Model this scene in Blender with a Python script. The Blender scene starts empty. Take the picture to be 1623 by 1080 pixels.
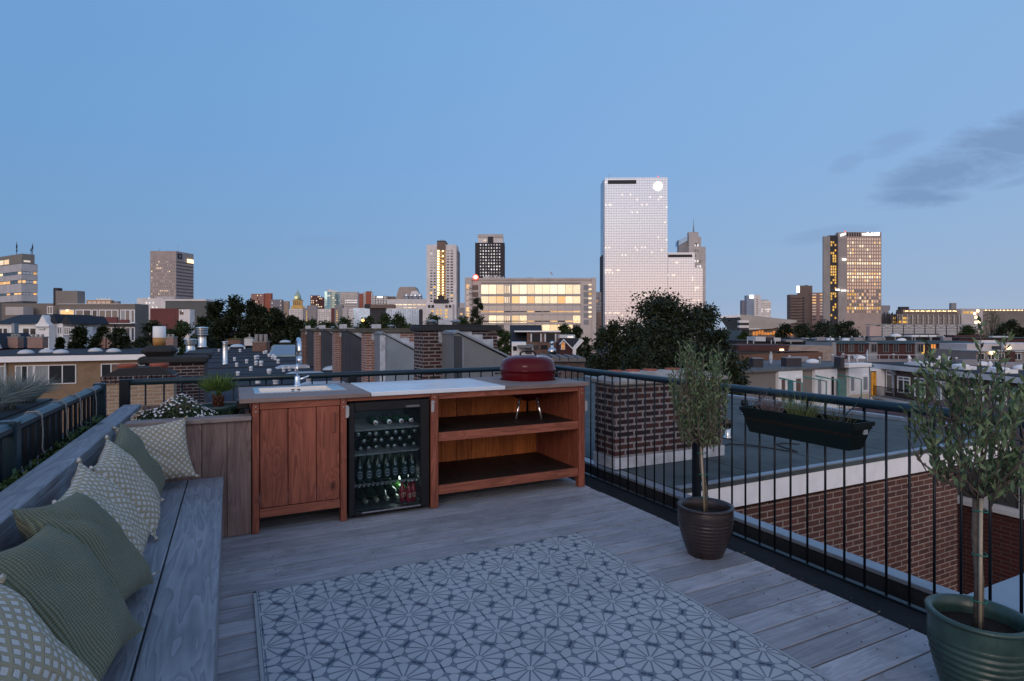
import bpy, math, random
from mathutils import Vector, Matrix, noise as mnoise
R_ = math.radians
PI = math.pi
sc = bpy.context.scene
COL = sc.collection
# ---------------------------------------------------------------- view calibration (metres; deck axes are X and Y)
TH = R_(26.2); FX = (math.sin(TH), math.cos(TH)); RX = (math.cos(TH), -math.sin(TH))
FO = 905.0; CH = 1.4; HY = 522.0; GZ = -11.0
def P(px, py, d):
    l = (px-811.5)/FO*d
    return Vector((d*FX[0]+l*RX[0], d*FX[1]+l*RX[1], CH-(py-HY)/FO*d))
def at_z(px, py, z): return P(px, py, (CH-z)*FO/(py-HY))

# ---------------------------------------------------------------- mesh builder
class MB:
    def __init__(s): s.v=[]; s.f=[]; s.m=[]; s.sm=[]
    def add(s, vs, fs, m=0, smooth=False):
        o=len(s.v); s.v += [tuple(v) for v in vs]
        for f in fs: s.f.append(tuple(i+o for i in f)); s.m.append(m); s.sm.append(smooth)
        return s
    def box(s, x0,x1,y0,y1,z0,z1, m=0, b=0.0):
        if b<=0:
            vs=[(x,y,z) for z in (z0,z1) for y in (y0,y1) for x in (x0,x1)]
            s.add(vs,[(0,2,3,1),(4,5,7,6),(0,1,5,4),(2,6,7,3),(0,4,6,2),(1,3,7,5)],m)
        else:   # chamfered box
            b=min(b,(x1-x0)*.45,(y1-y0)*.45,(z1-z0)*.45)
            vs=[];ix={}
            for i,(X,sx) in enumerate(((x0,1),(x1,-1))):
                for j,(Y,sy) in enumerate(((y0,1),(y1,-1))):
                    for k,(Z,sz) in enumerate(((z0,1),(z1,-1))):
                        ix[i,j,k,0]=len(vs); vs.append((X,Y+sy*b,Z+sz*b))
                        ix[i,j,k,1]=len(vs); vs.append((X+sx*b,Y,Z+sz*b))
                        ix[i,j,k,2]=len(vs); vs.append((X+sx*b,Y+sy*b,Z))
            fs=[]
            for i in (0,1):
                q=[ix[i,0,0,0],ix[i,1,0,0],ix[i,1,1,0],ix[i,0,1,0]]; fs.append(q if i else q[::-1])
                q=[ix[0,i,0,1],ix[0,i,1,1],ix[1,i,1,1],ix[1,i,0,1]]; fs.append(q if i else q[::-1])
                q=[ix[0,0,i,2],ix[1,0,i,2],ix[1,1,i,2],ix[0,1,i,2]]; fs.append(q if i else q[::-1])
            for i in (0,1):
                for j in (0,1):
                    def fl(q,c): return q if c else q[::-1]
                    fs.append(fl([ix[i,j,0,0],ix[i,j,0,1],ix[i,j,1,1],ix[i,j,1,0]],i!=j))
                    fs.append(fl([ix[i,0,j,0],ix[i,1,j,0],ix[i,1,j,2],ix[i,0,j,2]],i!=j))
                    fs.append(fl([ix[0,i,j,1],ix[0,i,j,2],ix[1,i,j,2],ix[1,i,j,1]],i!=j))
            for i in (0,1):
                for j in (0,1):
                    for k in (0,1):
                        q=[ix[i,j,k,0],ix[i,j,k,1],ix[i,j,k,2]]
                        fs.append(q if (i+j+k)%2==1 else q[::-1])
            s.add(vs,fs,m)
        return s
    def prism(s, poly, a0, a1, axis='y', m=0):
        """closed outline poly (2-D), extruded a0..a1; axis y: poly=(x,z); axis x: poly=(y,z); axis z: poly=(x,y)"""
        n=len(poly)
        def pt(p,a): return (p[0],a,p[1]) if axis=='y' else ((a,p[0],p[1]) if axis=='x' else (p[0],p[1],a))
        vs=[pt(p,a0) for p in poly]+[pt(p,a1) for p in poly]
        fs=[tuple(range(n))[::-1],tuple(range(n,2*n))]+[(i,(i+1)%n,(i+1)%n+n,i+n) for i in range(n)]
        return s.add(vs,fs,m)
    def lathe(s, prof, seg=20, c=(0,0,0), m=0, smooth=True, sx=1, sy=1, cap=True):
        """prof: list of (r,z) from bottom to top"""
        vs=[];fs=[]
        for r,z in prof:
            for i in range(seg):
                a=2*PI*i/seg; vs.append((c[0]+sx*r*math.cos(a),c[1]+sy*r*math.sin(a),c[2]+z))
        for k in range(len(prof)-1):
            for i in range(seg):
                j=(i+1)%seg; fs.append((k*seg+i,k*seg+j,(k+1)*seg+j,(k+1)*seg+i))
        s.add(vs,fs,m,smooth)
        if cap:
            o=len(s.v)-len(vs)
            if prof[0][0]>1e-5: s.f.append(tuple(o+i for i in range(seg))[::-1]); s.m.append(m); s.sm.append(False)
            if prof[-1][0]>1e-5: s.f.append(tuple(o+(len(prof)-1)*seg+i for i in range(seg))); s.m.append(m); s.sm.append(False)
        return s
    def tube(s, pts, rad, seg=8, m=0, smooth=True, cap=True):
        pts=[Vector(p) for p in pts]; n=len(pts)
        rs=rad if isinstance(rad,(list,tuple)) else [rad]*n
        vs=[];fs=[]; pn=None
        for i,p in enumerate(pts):
            t=(pts[min(i+1,n-1)]-pts[max(i-1,0)]).normalized()
            if pn is None: pn=t.orthogonal().normalized()
            else: pn=(pn-t*pn.dot(t)).normalized()
            q=t.cross(pn)
            for k in range(seg):
                a=2*PI*k/seg; vs.append(p+(pn*math.cos(a)+q*math.sin(a))*rs[i])
        for i in range(n-1):
            for k in range(seg):
                j=(k+1)%seg; fs.append((i*seg+k,i*seg+j,(i+1)*seg+j,(i+1)*seg+k))
        if cap: fs += [tuple(range(seg))[::-1], tuple((n-1)*seg+k for k in range(seg))]
        return s.add(vs,fs,m,smooth)
    def leaf(s, p, d, L, w, n=None, m=0, bend=.15):
        """pointed leaf of 2 quads folded a little on its midrib"""
        d=Vector(d).normalized(); p=Vector(p)
        q=(n or Vector((random.uniform(-1,1),random.uniform(-1,1),random.uniform(-1,1)))).cross(d)
        if q.length<1e-4: q=d.orthogonal()
        q.normalize(); nn=d.cross(q)
        a=p; b=p+d*L*.5+nn*L*bend*.5; c=p+d*L
        s.add([a,b+q*w*.5-nn*w*.12,c,b-q*w*.5-nn*w*.12,b],[(0,4,2,1),(0,3,2,4)],m)
    def quad(s,a,b,c,d,m=0): return s.add([a,b,c,d],[(0,1,2,3)],m)
    def mesh(s,name,mats):
        me=bpy.data.meshes.new(name); me.from_pydata(s.v,[],s.f)
        for mt in (mats if isinstance(mats,(list,tuple)) else [mats]): me.materials.append(mt)
        me.polygons.foreach_set('material_index',s.m); me.polygons.foreach_set('use_smooth',s.sm)
        me.validate(); me.update()
        return me
def link(name, data, parent=None, loc=None, rot=None):
    o=bpy.data.objects.new(name,data); COL.objects.link(o)
    if parent is not None: o.parent=parent
    if loc is not None: o.location=loc
    if rot is not None: o.rotation_euler=rot
    return o
def part(name, mb, mats, parent=None, label=None, stuff=False, loc=None, rot=None):
    o=link(name, mb.mesh(name,mats) if isinstance(mb,MB) else mb, parent, loc, rot)
    if label: o['label']=label
    if stuff: o['kind']='stuff'
    return o
def thing(name,label,cat,loc=(0,0,0),rz=0.0,group=None):
    o=bpy.data.objects.new(name,None); COL.objects.link(o); o.empty_display_size=.1
    o.location=loc; o.rotation_euler=(0,0,rz); o['label']=label; o['category']=cat
    if group: o['group']=group
    return o
def solo(name,mb,mats,label,cat,loc=(0,0,0),rz=0.0,group=None,kind=None):
    o=link(name, mb.mesh(name,mats) if isinstance(mb,MB) else mb, None, loc,(0,0,rz)); o['label']=label; o['category']=cat
    if group: o['group']=group
    if kind: o['kind']=kind
    return o
def struct(name,mb,mats):
    o=link(name,mb.mesh(name,mats)); o['kind']='structure'; o['category']=name.replace('_',' '); return o
def dup(o,loc=None,rot=None,label=None,parent=None):
    c=o.copy(); COL.objects.link(c); c.parent=parent
    if loc is not None: c.location=loc
    if rot is not None: c.rotation_euler=rot if isinstance(rot,(tuple,list)) else (0,0,rot)
    if label: c['label']=label
    for ch in list(o.children): dup(ch,parent=c)
    return c

# ---------------------------------------------------------------- materials
class NT:
    def __init__(s,nt): s.t=nt
    def n(s,typ,**kw):
        nd=s.t.nodes.new(typ)
        for k,v in kw.items():
            if k in nd.inputs: s.set(nd.inputs[k],v)
            else: setattr(nd,k,v)
        return nd
    def set(s,sock,v):
        if hasattr(v,'is_linked') or isinstance(v,bpy.types.NodeSocket): s.t.links.new(v,sock)
        else: sock.default_value=v
    def math(s,op,a,b=0.0,c=None,clamp=False):
        nd=s.t.nodes.new('ShaderNodeMath'); nd.operation=op; nd.use_clamp=clamp
        s.set(nd.inputs[0],a); s.set(nd.inputs[1],b)
        if c is not None: s.set(nd.inputs[2],c)
        return nd.outputs[0]
    def mix(s,f,a,b,bt='MIX'):
        nd=s.t.nodes.new('ShaderNodeMix'); nd.data_type='RGBA'; nd.blend_type=bt
        s.set(nd.inputs[0],f); s.set(nd.inputs[6],a if not isinstance(a,tuple) else c4(a)); s.set(nd.inputs[7],b if not isinstance(b,tuple) else c4(b))
        return nd.outputs[2]
    def ramp(s,f,stops,interp='LINEAR'):
        nd=s.t.nodes.new('ShaderNodeValToRGB'); nd.color_ramp.interpolation=interp; cr=nd.color_ramp
        while len(cr.elements)<len(stops): cr.elements.new(.5)
        for e,(p,c) in zip(cr.elements,stops):
            e.position=p; e.color=c4(c) if isinstance(c,tuple) else (c,c,c,1)
        s.set(nd.inputs[0],f); return nd.outputs[0]
    def noise(s,vec,scale,detail=4.0,rough=.55,dist=0.0):
        nd=s.n('ShaderNodeTexNoise',Scale=scale,Detail=detail,Roughness=rough,Distortion=dist); s.set(nd.inputs['Vector'],vec); return nd.outputs['Fac']
    def mapping(s,vec,scale=(1,1,1),rot=(0,0,0),loc=(0,0,0)):
        nd=s.n('ShaderNodeMapping'); s.set(nd.inputs['Vector'],vec); nd.inputs['Scale'].default_value=scale; nd.inputs['Rotation'].default_value=rot; nd.inputs['Location'].default_value=loc
        return nd.outputs[0]
def c4(c): return (c[0],c[1],c[2],1.0)
def newmat(name):
    m=bpy.data.materials.new(name); m.use_nodes=True; t=NT(m.node_tree)
    b=m.node_tree.nodes['Principled BSDF']
    return m,t,b
def obj_co(t): return t.n('ShaderNodeTexCoord').outputs['Object']
def bump(t,b,h,strength=.3,dist=.01):
    bp=t.n('ShaderNodeBump',Strength=strength,Distance=dist); t.set(bp.inputs['Height'],h); t.set(b.inputs['Normal'],bp.outputs[0])
MATS={}
def simple(name,col,rough=.6,metal=0.0,var=.18,scale=3.0,spec=.5,bmp=0.0,bscale=60.0,stain=0.0):
    """plain painted / cast surface: base colour with mottled wear"""
    if name in MATS: return MATS[name]
    m,t,b=newmat(name); co=obj_co(t)
    n1=t.noise(co,scale,6.0,.6)
    f=t.ramp(n1,[(.3,1-var),(.7,1+var)])
    c=t.mix(1.0,col,f,'MULTIPLY')
    if stain>0:
        n2=t.noise(t.mapping(co,(1,1,.25)),scale*1.7,5.0,.65)
        c=t.mix(t.ramp(n2,[(.52,0.0),(.75,stain)]),c,tuple(x*.35 for x in col))
    t.set(b.inputs['Base Color'],c); b.inputs['Roughness'].default_value=rough; b.inputs['Metallic'].default_value=metal
    b.inputs['Specular IOR Level'].default_value=spec
    t.set(b.inputs['Roughness'],t.math('MULTIPLY_ADD',n1,.25,rough-.12))
    if bmp>0: bump(t,b,t.noise(co,bscale,5.0,.6),bmp,.01)
    MATS[name]=m; return m
def wood(name,light,dark,axis=0,rough=.65,knots=True,isl=.35,gs=1.0,stain=None,flat=None,kn=(5.5,2.2),bend=.35,rings=6.0,dist=1.2):
    if name in MATS: return MATS[name]
    m,t,b=newmat(name); co=obj_co(t)
    geo=t.n('ShaderNodeNewGeometry'); ri=geo.outputs['Random Per Island']
    # shift the grain from board to board
    off=t.n('ShaderNodeCombineXYZ'); t.set(off.inputs[0],t.math('MULTIPLY',ri,37.0)); t.set(off.inputs[1],t.math('MULTIPLY',ri,23.0)); t.set(off.inputs[2],t.math('MULTIPLY',ri,11.0))
    ad=t.n('ShaderNodeVectorMath',operation='ADD'); t.set(ad.inputs[0],co); t.set(ad.inputs[1],off.outputs[0]); v=ad.outputs[0]
    sc1=[14*gs]*3; sc1[axis]=1.1*gs
    sc2=[60*gs]*3; sc2[axis]=2.5*gs
    sk=[kn[0]*gs]*3; sk[axis]=kn[1]*gs
    if flat is not None: sk[flat]=0.0
    vo=t.n('ShaderNodeTexVoronoi',Scale=1.0,Randomness=1.0); t.set(vo.inputs['Vector'],t.mapping(v,tuple(sk)))
    kd=vo.outputs['Distance']
    wv=t.mapping(v,tuple(sc1))
    ring=t.noise(wv,1.0,3.0,.5,dist)
    if knots:   # grain bends round the knots
        ring=t.math('ADD',ring,t.math('MULTIPLY',t.ramp(kd,[(0.0,1.0),(bend,0.0)]),.55))
    grain=t.math('FRACT',t.math('MULTIPLY',ring,rings))
    grain=t.ramp(grain,[(0.0,0.0),(.75,.75),(.92,1.0),(1.0,.1)])
    fine=t.noise(t.mapping(v,tuple(sc2)),1.0,4.0,.65)
    f=t.math('ADD',t.math('MULTIPLY',grain,.42),t.math('MULTIPLY',fine,.62))
    c=t.mix(t.ramp(f,[(.25,0.0),(.85,1.0)]),light,dark)
    if knots:
        c=t.mix(t.ramp(kd,[(.045,.9),(.10,0.0)]),c,tuple(x*.35 for x in dark))
    br=t.math('MULTIPLY_ADD',ri,isl,1-isl*.5)
    c=t.mix(1.0,c,br,'MULTIPLY')
    bl=t.noise(v,1.7,5.0,.6); c=t.mix(1.0,c,t.ramp(bl,[(.3,.78),(.7,1.16)]),'MULTIPLY')
    if stain: c=t.mix(t.ramp(t.noise(v,4.5,6.0,.7),[(.5,0.0),(.68,.55)]),c,stain)
    t.set(b.inputs['Base Color'],c); b.inputs['Roughness'].default_value=rough
    b.inputs['Specular IOR Level'].default_value=.35
    bump(t,b,t.math('ADD',t.math('MULTIPLY',grain,.5),fine),.35,.002)
    MATS[name]=m; return m
def brick(name,c1,c2,mortar,w=.22,h=.0625,ms=.011,rough=.85,var=.3,dirt=.35):
    if name in MATS: return MATS[name]
    m,t,b=newmat(name); co=obj_co(t); sp=t.n('ShaderNodeSeparateXYZ'); t.set(sp.inputs[0],co)
    cb=t.n('ShaderNodeCombineXYZ'); t.set(cb.inputs[0],t.math('ADD',sp.outputs[0],sp.outputs[1])); t.set(cb.inputs[1],sp.outputs[2])
    jit=t.noise(co,25.0,2.0); ja=t.n('ShaderNodeVectorMath',operation='MULTIPLY_ADD')
    cj=t.n('ShaderNodeCombineXYZ'); t.set(cj.inputs[0],jit); t.set(cj.inputs[1],jit)
    t.set(ja.inputs[0],cj.outputs[0]); ja.inputs[1].default_value=(.006,.006,0); t.set(ja.inputs[2],cb.outputs[0])
    bt=t.n('ShaderNodeTexBrick',Scale=1.0); t.set(bt.inputs['Vector'],ja.outputs[0])
    bt.inputs['Color1'].default_value=c4(c1); bt.inputs['Color2'].default_value=c4(c2); bt.inputs['Mortar'].default_value=c4(mortar)
    bt.inputs['Mortar Size'].default_value=ms; bt.inputs['Mortar Smooth'].default_value=.15; bt.inputs['Bias'].default_value=0.0
    bt.inputs['Brick Width'].default_value=w; bt.inputs['Row Height'].default_value=h
    c=t.mix(1.0,bt.outputs['Color'],t.ramp(t.noise(co,40.0,4.0,.7),[(.25,1-var),(.75,1+var)]),'MULTIPLY')
    c=t.mix(t.ramp(t.noise(co,1.6,6.0,.65),[(.42,0.0),(.75,dirt)]),c,tuple(x*.3 for x in c1))
    t.set(b.inputs['Base Color'],c); b.inputs['Roughness'].default_value=rough; b.inputs['Specular IOR Level'].default_value=.25
    bump(t,b,t.math('ADD',t.math('MULTIPLY',bt.outputs['Fac'],-1.0),t.math('MULTIPLY',t.noise(co,90.0,3.0),.35)),.6,.006)
    MATS[name]=m; return m
def glow(name,col,st=1.0,mott=0.0,scale=1.0):
    if name in MATS: return MATS[name]
    m,t,b=newmat(name); b.inputs['Base Color'].default_value=c4(tuple(x*.3 for x in col)); b.inputs['Roughness'].default_value=.4
    if mott>0:      # rooms differ: ceilings, furniture and blinds make bright and dim bands, each room its own tone
        co=obj_co(t); oi=t.n('ShaderNodeObjectInfo').outputs['Random']
        of=t.n('ShaderNodeVectorMath',operation='ADD'); t.set(of.inputs[0],co); cx=t.n('ShaderNodeCombineXYZ'); t.set(cx.inputs[0],t.math('MULTIPLY',oi,91.0)); t.set(cx.inputs[2],t.math('MULTIPLY',oi,57.0)); t.set(of.inputs[1],cx.outputs[0])
        n1=t.noise(t.mapping(of.outputs[0],(1,1,2.6)),scale,4.0,.7)
        warm=tuple(x*k for x,k in zip(col,(.95,.74,.5))); c=t.mix(t.ramp(oi,[(.3,0.0),(1.0,.8)]),col,warm)
        t.set(b.inputs['Emission Color'],t.mix(t.ramp(n1,[(.38,mott),(.58,0.0)]),c,tuple(x*.30 for x in (col[0],col[1]*.75,col[2]*.6))))
    else: b.inputs['Emission Color'].default_value=c4(col)
    if mott>0: t.set(b.inputs['Emission Strength'],t.math('MULTIPLY_ADD',t.math('FRACT',t.math('MULTIPLY',oi,7.3)),.55*st,.68*st))
    else: b.inputs['Emission Strength'].default_value=st
    m.cycles.emission_sampling='NONE'
    MATS[name]=m; return m
def pane_mat(name,col,rough=.06,metal=.25,curtain=None):
    """window glass seen from outside: dark room or drawn curtain behind a reflecting pane"""
    if name in MATS: return MATS[name]
    m,t,b=newmat(name)
    if curtain:
        co=obj_co(t); w=t.noise(t.mapping(co,(22,22,.4)),1.0,3.0); c=t.mix(t.ramp(w,[(.35,0.0),(.65,1.0)]),tuple(x*.55 for x in curtain),curtain)
        t.set(b.inputs['Base Color'],c); b.inputs['Roughness'].default_value=.25; b.inputs['Coat Weight'].default_value=.6; b.inputs['Coat Roughness'].default_value=.03
    else:
        b.inputs['Base Color'].default_value=c4(col); b.inputs['Roughness'].default_value=rough; b.inputs['Metallic'].default_value=metal; b.inputs['Specular IOR Level'].default_value=.8
    MATS[name]=m; return m
def leafmat(name,col,col2,var=.35,rough=.55,spec=.35,trans=.0):
    if name in MATS: return MATS[name]
    m,t,b=newmat(name); geo=t.n('ShaderNodeNewGeometry')
    co=obj_co(t); n1=t.noise(co,.9,3.0,.6)
    f=t.math('ADD',t.math('MULTIPLY',geo.outputs['Random Per Island'],.65),t.math('MULTIPLY',n1,.4))
    c=t.mix(t.ramp(f,[(.2,0.0),(.85,1.0)]),col,col2)
    t.set(b.inputs['Base Color'],c); b.inputs['Roughness'].default_value=rough; b.inputs['Specular IOR Level'].default_value=spec
    MATS[name]=m; return m

M_deck=wood('weathered_deck_wood',(.355,.355,.39),(.225,.228,.258),axis=0,rough=.75,isl=.28,gs=.8,knots=False,stain=(.17,.175,.18))
M_bench=wood('grey_bench_wood',(.275,.29,.33),(.140,.15,.175),axis=1,rough=.6,isl=.22,gs=.8,flat=2,kn=(3.6,1.1),bend=.20,rings=11.0,dist=.35)
M_fence=wood('faded_brown_wood',(.27,.185,.165),(.13,.088,.082),axis=2,rough=.7,isl=.3,gs=.9,flat=1,kn=(3.2,1.4),bend=.25)
M_cap=wood('faded_cap_wood',(.30,.24,.22),(.17,.135,.13),axis=0,rough=.7,isl=.2,gs=.8)
M_kv=wood('red_stained_wood_upright',(.32,.100,.060),(.135,.036,.022),axis=2,rough=.5,isl=.35,gs=.9,flat=1,kn=(4.2,2.3),bend=.30)
M_kh=wood('red_stained_wood_level',(.36,.120,.070),(.165,.046,.027),axis=0,rough=.5,isl=.3,gs=.9,flat=1,kn=(6,2.0),bend=.3)
M_kin=wood('raw_orange_wood',(.62,.20,.055),(.33,.085,.024),axis=2,rough=.55,isl=.4,gs=.8,flat=1,kn=(4,2.4))
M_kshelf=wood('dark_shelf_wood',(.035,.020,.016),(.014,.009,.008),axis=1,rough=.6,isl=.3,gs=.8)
M_ktop=wood('greyed_worktop_wood',(.27,.20,.18),(.17,.12,.11),axis=0,rough=.55,isl=.2,gs=.8)
M_rail=simple('dark_blue_green_paint',(.010,.027,.040),.34,0,.12,8,.42)
M_railb=simple('black_blue_paint',(.005,.009,.014),.4,0,.12,8,.3)
M_steel=simple('brushed_steel',(.62,.62,.63),.28,1.0,.06,20)
M_chrome=simple('polished_chrome',(.75,.77,.8),.1,1.0,.03,20)
M_marble=simple('white_marble',(.72,.75,.80),.25,0,.06,2.2,.5)
M_black=simple('black_plastic',(.006,.006,.008),.35,0,.1,8)
M_dark=simple('soot_black',(.02,.02,.022),.8,0,.3,5)
M_zinc=simple('zinc_sheet',(.25,.29,.34),.42,.35,.14,1.6,.5,stain=.35)
M_zincd=simple('dark_zinc_sheet',(.042,.048,.062),.5,.2,.2,1.6,.5,stain=.4)
M_lead=simple('lead_flashing',(.48,.50,.54),.55,.2,.3,6,.4,stain=.4)
M_bit=simple('black_bitumen',(.016,.018,.022),.85,0,.35,3,.3,bmp=.4,bscale=35,stain=.5)
M_roofd=simple('dark_roof_felt',(.030,.034,.046),.85,0,.2,.8,.25,bmp=.3,bscale=40,stain=.3)
M_roofg=simple('grey_green_roof_felt',(.080,.098,.102),.85,0,.32,1.5,.25,bmp=.4,bscale=30,stain=.8)
M_moss=simple('mossy_cap',(.10,.092,.075),.9,0,.35,4,.2,bmp=.4,stain=.4)
M_conc=simple('weathered_concrete',(.30,.29,.28),.85,0,.28,5,.3,bmp=.3,stain=.5)
M_fascia=simple('peeling_white_paint',(.92,.90,.91),.55,0,.05,7,.4,stain=.15)
M_white=simple('white_paint',(.80,.79,.80),.5,0,.05,2)
M_whited=simple('greyed_white_paint',(.55,.56,.58),.6,0,.08,1.2,stain=.3)
M_terra=simple('terracotta',(.28,.075,.045),.8,0,.25,9)
M_soil=simple('potting_soil',(.02,.014,.011),.95,0,.4,40,.2,bmp=.8,bscale=120)
M_brickd=brick('dark_red_brick',(.075,.030,.028),(.024,.016,.018),(.24,.22,.22),dirt=.45)
M_brickr=brick('red_brown_brick',(.155,.07,.053),(.095,.045,.04),(.36,.29,.255),ms=.007,dirt=.5)
M_brickb=brick('beige_brick',(.38,.26,.17),(.30,.20,.135),(.42,.36,.30),ms=.009)
M_brickp=brick('pink_brick',(.30,.125,.09),(.21,.085,.068),(.40,.36,.34))
M_brickm=brick('maroon_brick',(.085,.028,.028),(.06,.02,.022),(.10,.07,.07),ms=.008)
M_bricky=brick('tan_facade_brick',(.29,.19,.115),(.24,.155,.095),(.30,.23,.17),ms=.008)
G_warm=glow('warm_lit_room',(1.0,.62,.28),1.1,.6,1.2)
G_white=glow('white_lit_room',(1.0,.82,.56),1.3,.6,1.1)
G_cool=glow('cool_lit_room',(.95,.95,1.0),1.1,.5,.5)
G_yel=glow('yellow_lit_room',(1.0,.60,.13),.95,.6,.7)
G_org=glow('orange_lit_room',(1.0,.38,.08),.8,.5,1.0)
G_lamp=glow('bright_lamp',(1.0,.66,.30),5.0)
G_sign=glow('white_sign_light',(1.0,.97,.92),2.6)
G_red=glow('red_sign_light',(1.0,.10,.06),1.6)
W_dark=pane_mat('dark_window_glass',(.055,.06,.07),.06,.5)
W_dim=pane_mat('dim_window_glass',(.16,.165,.17),.08,.6)
W_sky=pane_mat('sky_window_glass',(.42,.44,.46),.08,.9)
W_cur=pane_mat('curtained_window',None,curtain=(.36,.39,.42))
W_mar=pane_mat('brown_curtained_window',None,curtain=(.20,.13,.11))
M_olive=leafmat('olive_leaf',(.030,.058,.020),(.17,.245,.125))
M_tree=leafmat('dark_tree_leaf',(.008,.014,.005),(.028,.041,.012))
M_tree2=leafmat('green_tree_leaf',(.016,.03,.008),(.05,.075,.02))
M_ivy=leafmat('ivy_leaf',(.012,.03,.009),(.05,.095,.028))
M_palm=leafmat('palm_leaf',(.05,.10,.02),(.11,.18,.04))
M_fesc=leafmat('blue_grass_blade',(.085,.115,.11),(.24,.29,.28))
M_bark=simple('grey_bark',(.13,.105,.085),.9,0,.35,30,.2,bmp=.8,bscale=60)
M_barkd=simple('dark_bark',(.03,.024,.02),.9,0,.3,6)
# ================================================================ sky
def build_sky():
    w=bpy.data.worlds.new('World'); sc.world=w; w.use_nodes=True; t=NT(w.node_tree)
    bg=w.node_tree.nodes['Background']
    co=t.n('ShaderNodeTexCoord').outputs['Generated']
    v=t.mapping(co,(1,1,1),(0,0,TH)); sp=t.n('ShaderNodeSeparateXYZ'); t.set(sp.inputs[0],v); x,y,z=sp.outputs
    front=t.ramp(z,[(0.0,(.335,.435,.60)),(.05,(.275,.41,.615)),(.15,(.243,.412,.665)),(.27,(.215,.405,.71)),(.45,(.20,.40,.715)),(1.0,(.21,.335,.60))])
    side=t.ramp(t.math('MULTIPLY_ADD',x,.5,.5),[(.1,(.70,.82,.88)),(.5,(1,1,1)),(.85,(1.22,1.10,1.03))])
    front=t.mix(1.0,front,side,'MULTIPLY')
    # after-glow of the sunset behind the camera
    back=t.ramp(z,[(0.0,(1.18,.80,.64)),(.06,(1.22,.90,.77)),(.14,(1.06,.96,.95)),(.26,(.84,.87,1.0)),(.5,(.80,.83,.95)),(1.0,(.21,.335,.60))])
    f=t.n('ShaderNodeMapRange',interpolation_type='SMOOTHSTEP'); t.set(f.inputs['Value'],y)
    f.inputs['From Min'].default_value=.05; f.inputs['From Max'].default_value=-.75
    c=t.mix(f.outputs[0],front,back)
    # a band of cloud lies in the western glow too
    nb=t.noise(t.mapping(v,(2.0,2.0,14.0)),1.6,5.0,.6)
    c=t.mix(t.math('MULTIPLY',f.outputs[0],t.ramp(nb,[(.5,0.0),(.72,.45)])),c,(.42,.38,.45))
    # grey-blue cloud streaks low on the right
    ys=t.math('MAXIMUM',y,.12); u=t.math('DIVIDE',x,ys); vv=t.math('DIVIDE',z,ys)
    uv=t.n('ShaderNodeCombineXYZ'); t.set(uv.inputs[0],u); t.set(uv.inputs[1],vv)
    nz=t.noise(t.mapping(uv.outputs[0],(4.6,19,1),(0,0,R_(-21))),1.0,8.0,.64,.5)
    def streak(cu,cv,la,lb,ang):
        a=R_(ang); du=t.math('SUBTRACT',u,cu); dv=t.math('SUBTRACT',vv,cv)
        p=t.math('DIVIDE',t.math('ADD',t.math('MULTIPLY',du,math.cos(a)),t.math('MULTIPLY',dv,math.sin(a))),la)
        q=t.math('DIVIDE',t.math('SUBTRACT',t.math('MULTIPLY',dv,math.cos(a)),t.math('MULTIPLY',du,math.sin(a))),lb)
        return t.math('SUBTRACT',1.0,t.math('ADD',t.math('MULTIPLY',p,p),t.math('MULTIPLY',q,q)))
    m=None
    for a,k in (((.86,.315,.30,.062,23),1.0),((.665,.325,.075,.024,18),.42),((.59,.295,.05,.02,30),.36),((.56,.165,.12,.016,10),.34),((.90,.262,.10,.010,14),.5),((-.33,.155,.075,.010,-3),.16),((-.62,.10,.05,.008,0),.12)):
        s=t.math('MULTIPLY',t.ramp(t.math('ADD',streak(*a),t.math('MULTIPLY_ADD',nz,2.6,-1.35)),[(0.05,0.0),(.75,1.0)]),k)
        m=s if m is None else t.math('MAXIMUM',m,s)
    c=t.mix(t.math('MULTIPLY',m,.92),c,(.195,.315,.535))
    low=t.ramp(t.math('MULTIPLY_ADD',z,10.0,.5),[(.38,1.0),(.5,0.0)])
    c=t.mix(low,c,(.05,.055,.06))
    t.set(bg.inputs['Color'],c); bg.inputs['Strength'].default_value=1.0
build_sky()
# one weak, wide sun lamp: the last light from below the western horizon, behind and left of the camera
sl=bpy.data.lights.new('dusk_sun','SUN'); sl.energy=.70; sl.angle=R_(24); sl.color=(1.0,.80,.69)
so=link('dusk_sun',sl); so.rotation_euler=Vector((.62,.70,-.26)).to_track_quat('-Z','Y').to_euler()

# ================================================================ the terrace itself
random.seed(3)
g=MB(); g.box(-6000,6000,-6000,6000,GZ-1,GZ); struct('ground',g,simple('dusk_ground',(.035,.04,.036),.9,0,.4,.02,.2))
def build_deck():
    b=MB(); pit=.147; k=-26
    while True:
        y0=2.601+.147*k; k+=1
        if y0<-1.3: continue
        if y0>5.1: break
        b.box(-.70,2.85+random.uniform(-.006,.006),y0+.005,y0+pit-.005,-.050,random.uniform(-.0015,.0015),0,.0006)
        for jx in (.22,.80,1.38,1.96,2.54,2.76):
            for dy in (.035,.112):
                x=jx+random.uniform(-.012,.012); y=y0+dy+random.uniform(-.006,.006)
                b.lathe([(.0035,.0),(.0035,.0016)],6,(x,y,0),1)
    struct('deck',b,[M_deck,M_dark])
    s=MB()
    for jx in (-.3,.22,.80,1.38,1.96,2.54,2.79): s.box(jx-.02,jx+.02,-1.3,5.15,-.125,-.051)
    struct('deck_joists',s,M_dark)
    r=MB(); r.box(-2.6,3.40,-3,5.9,-.5,-.135); struct('terrace_roof',r,M_bit)
build_deck()

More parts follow.
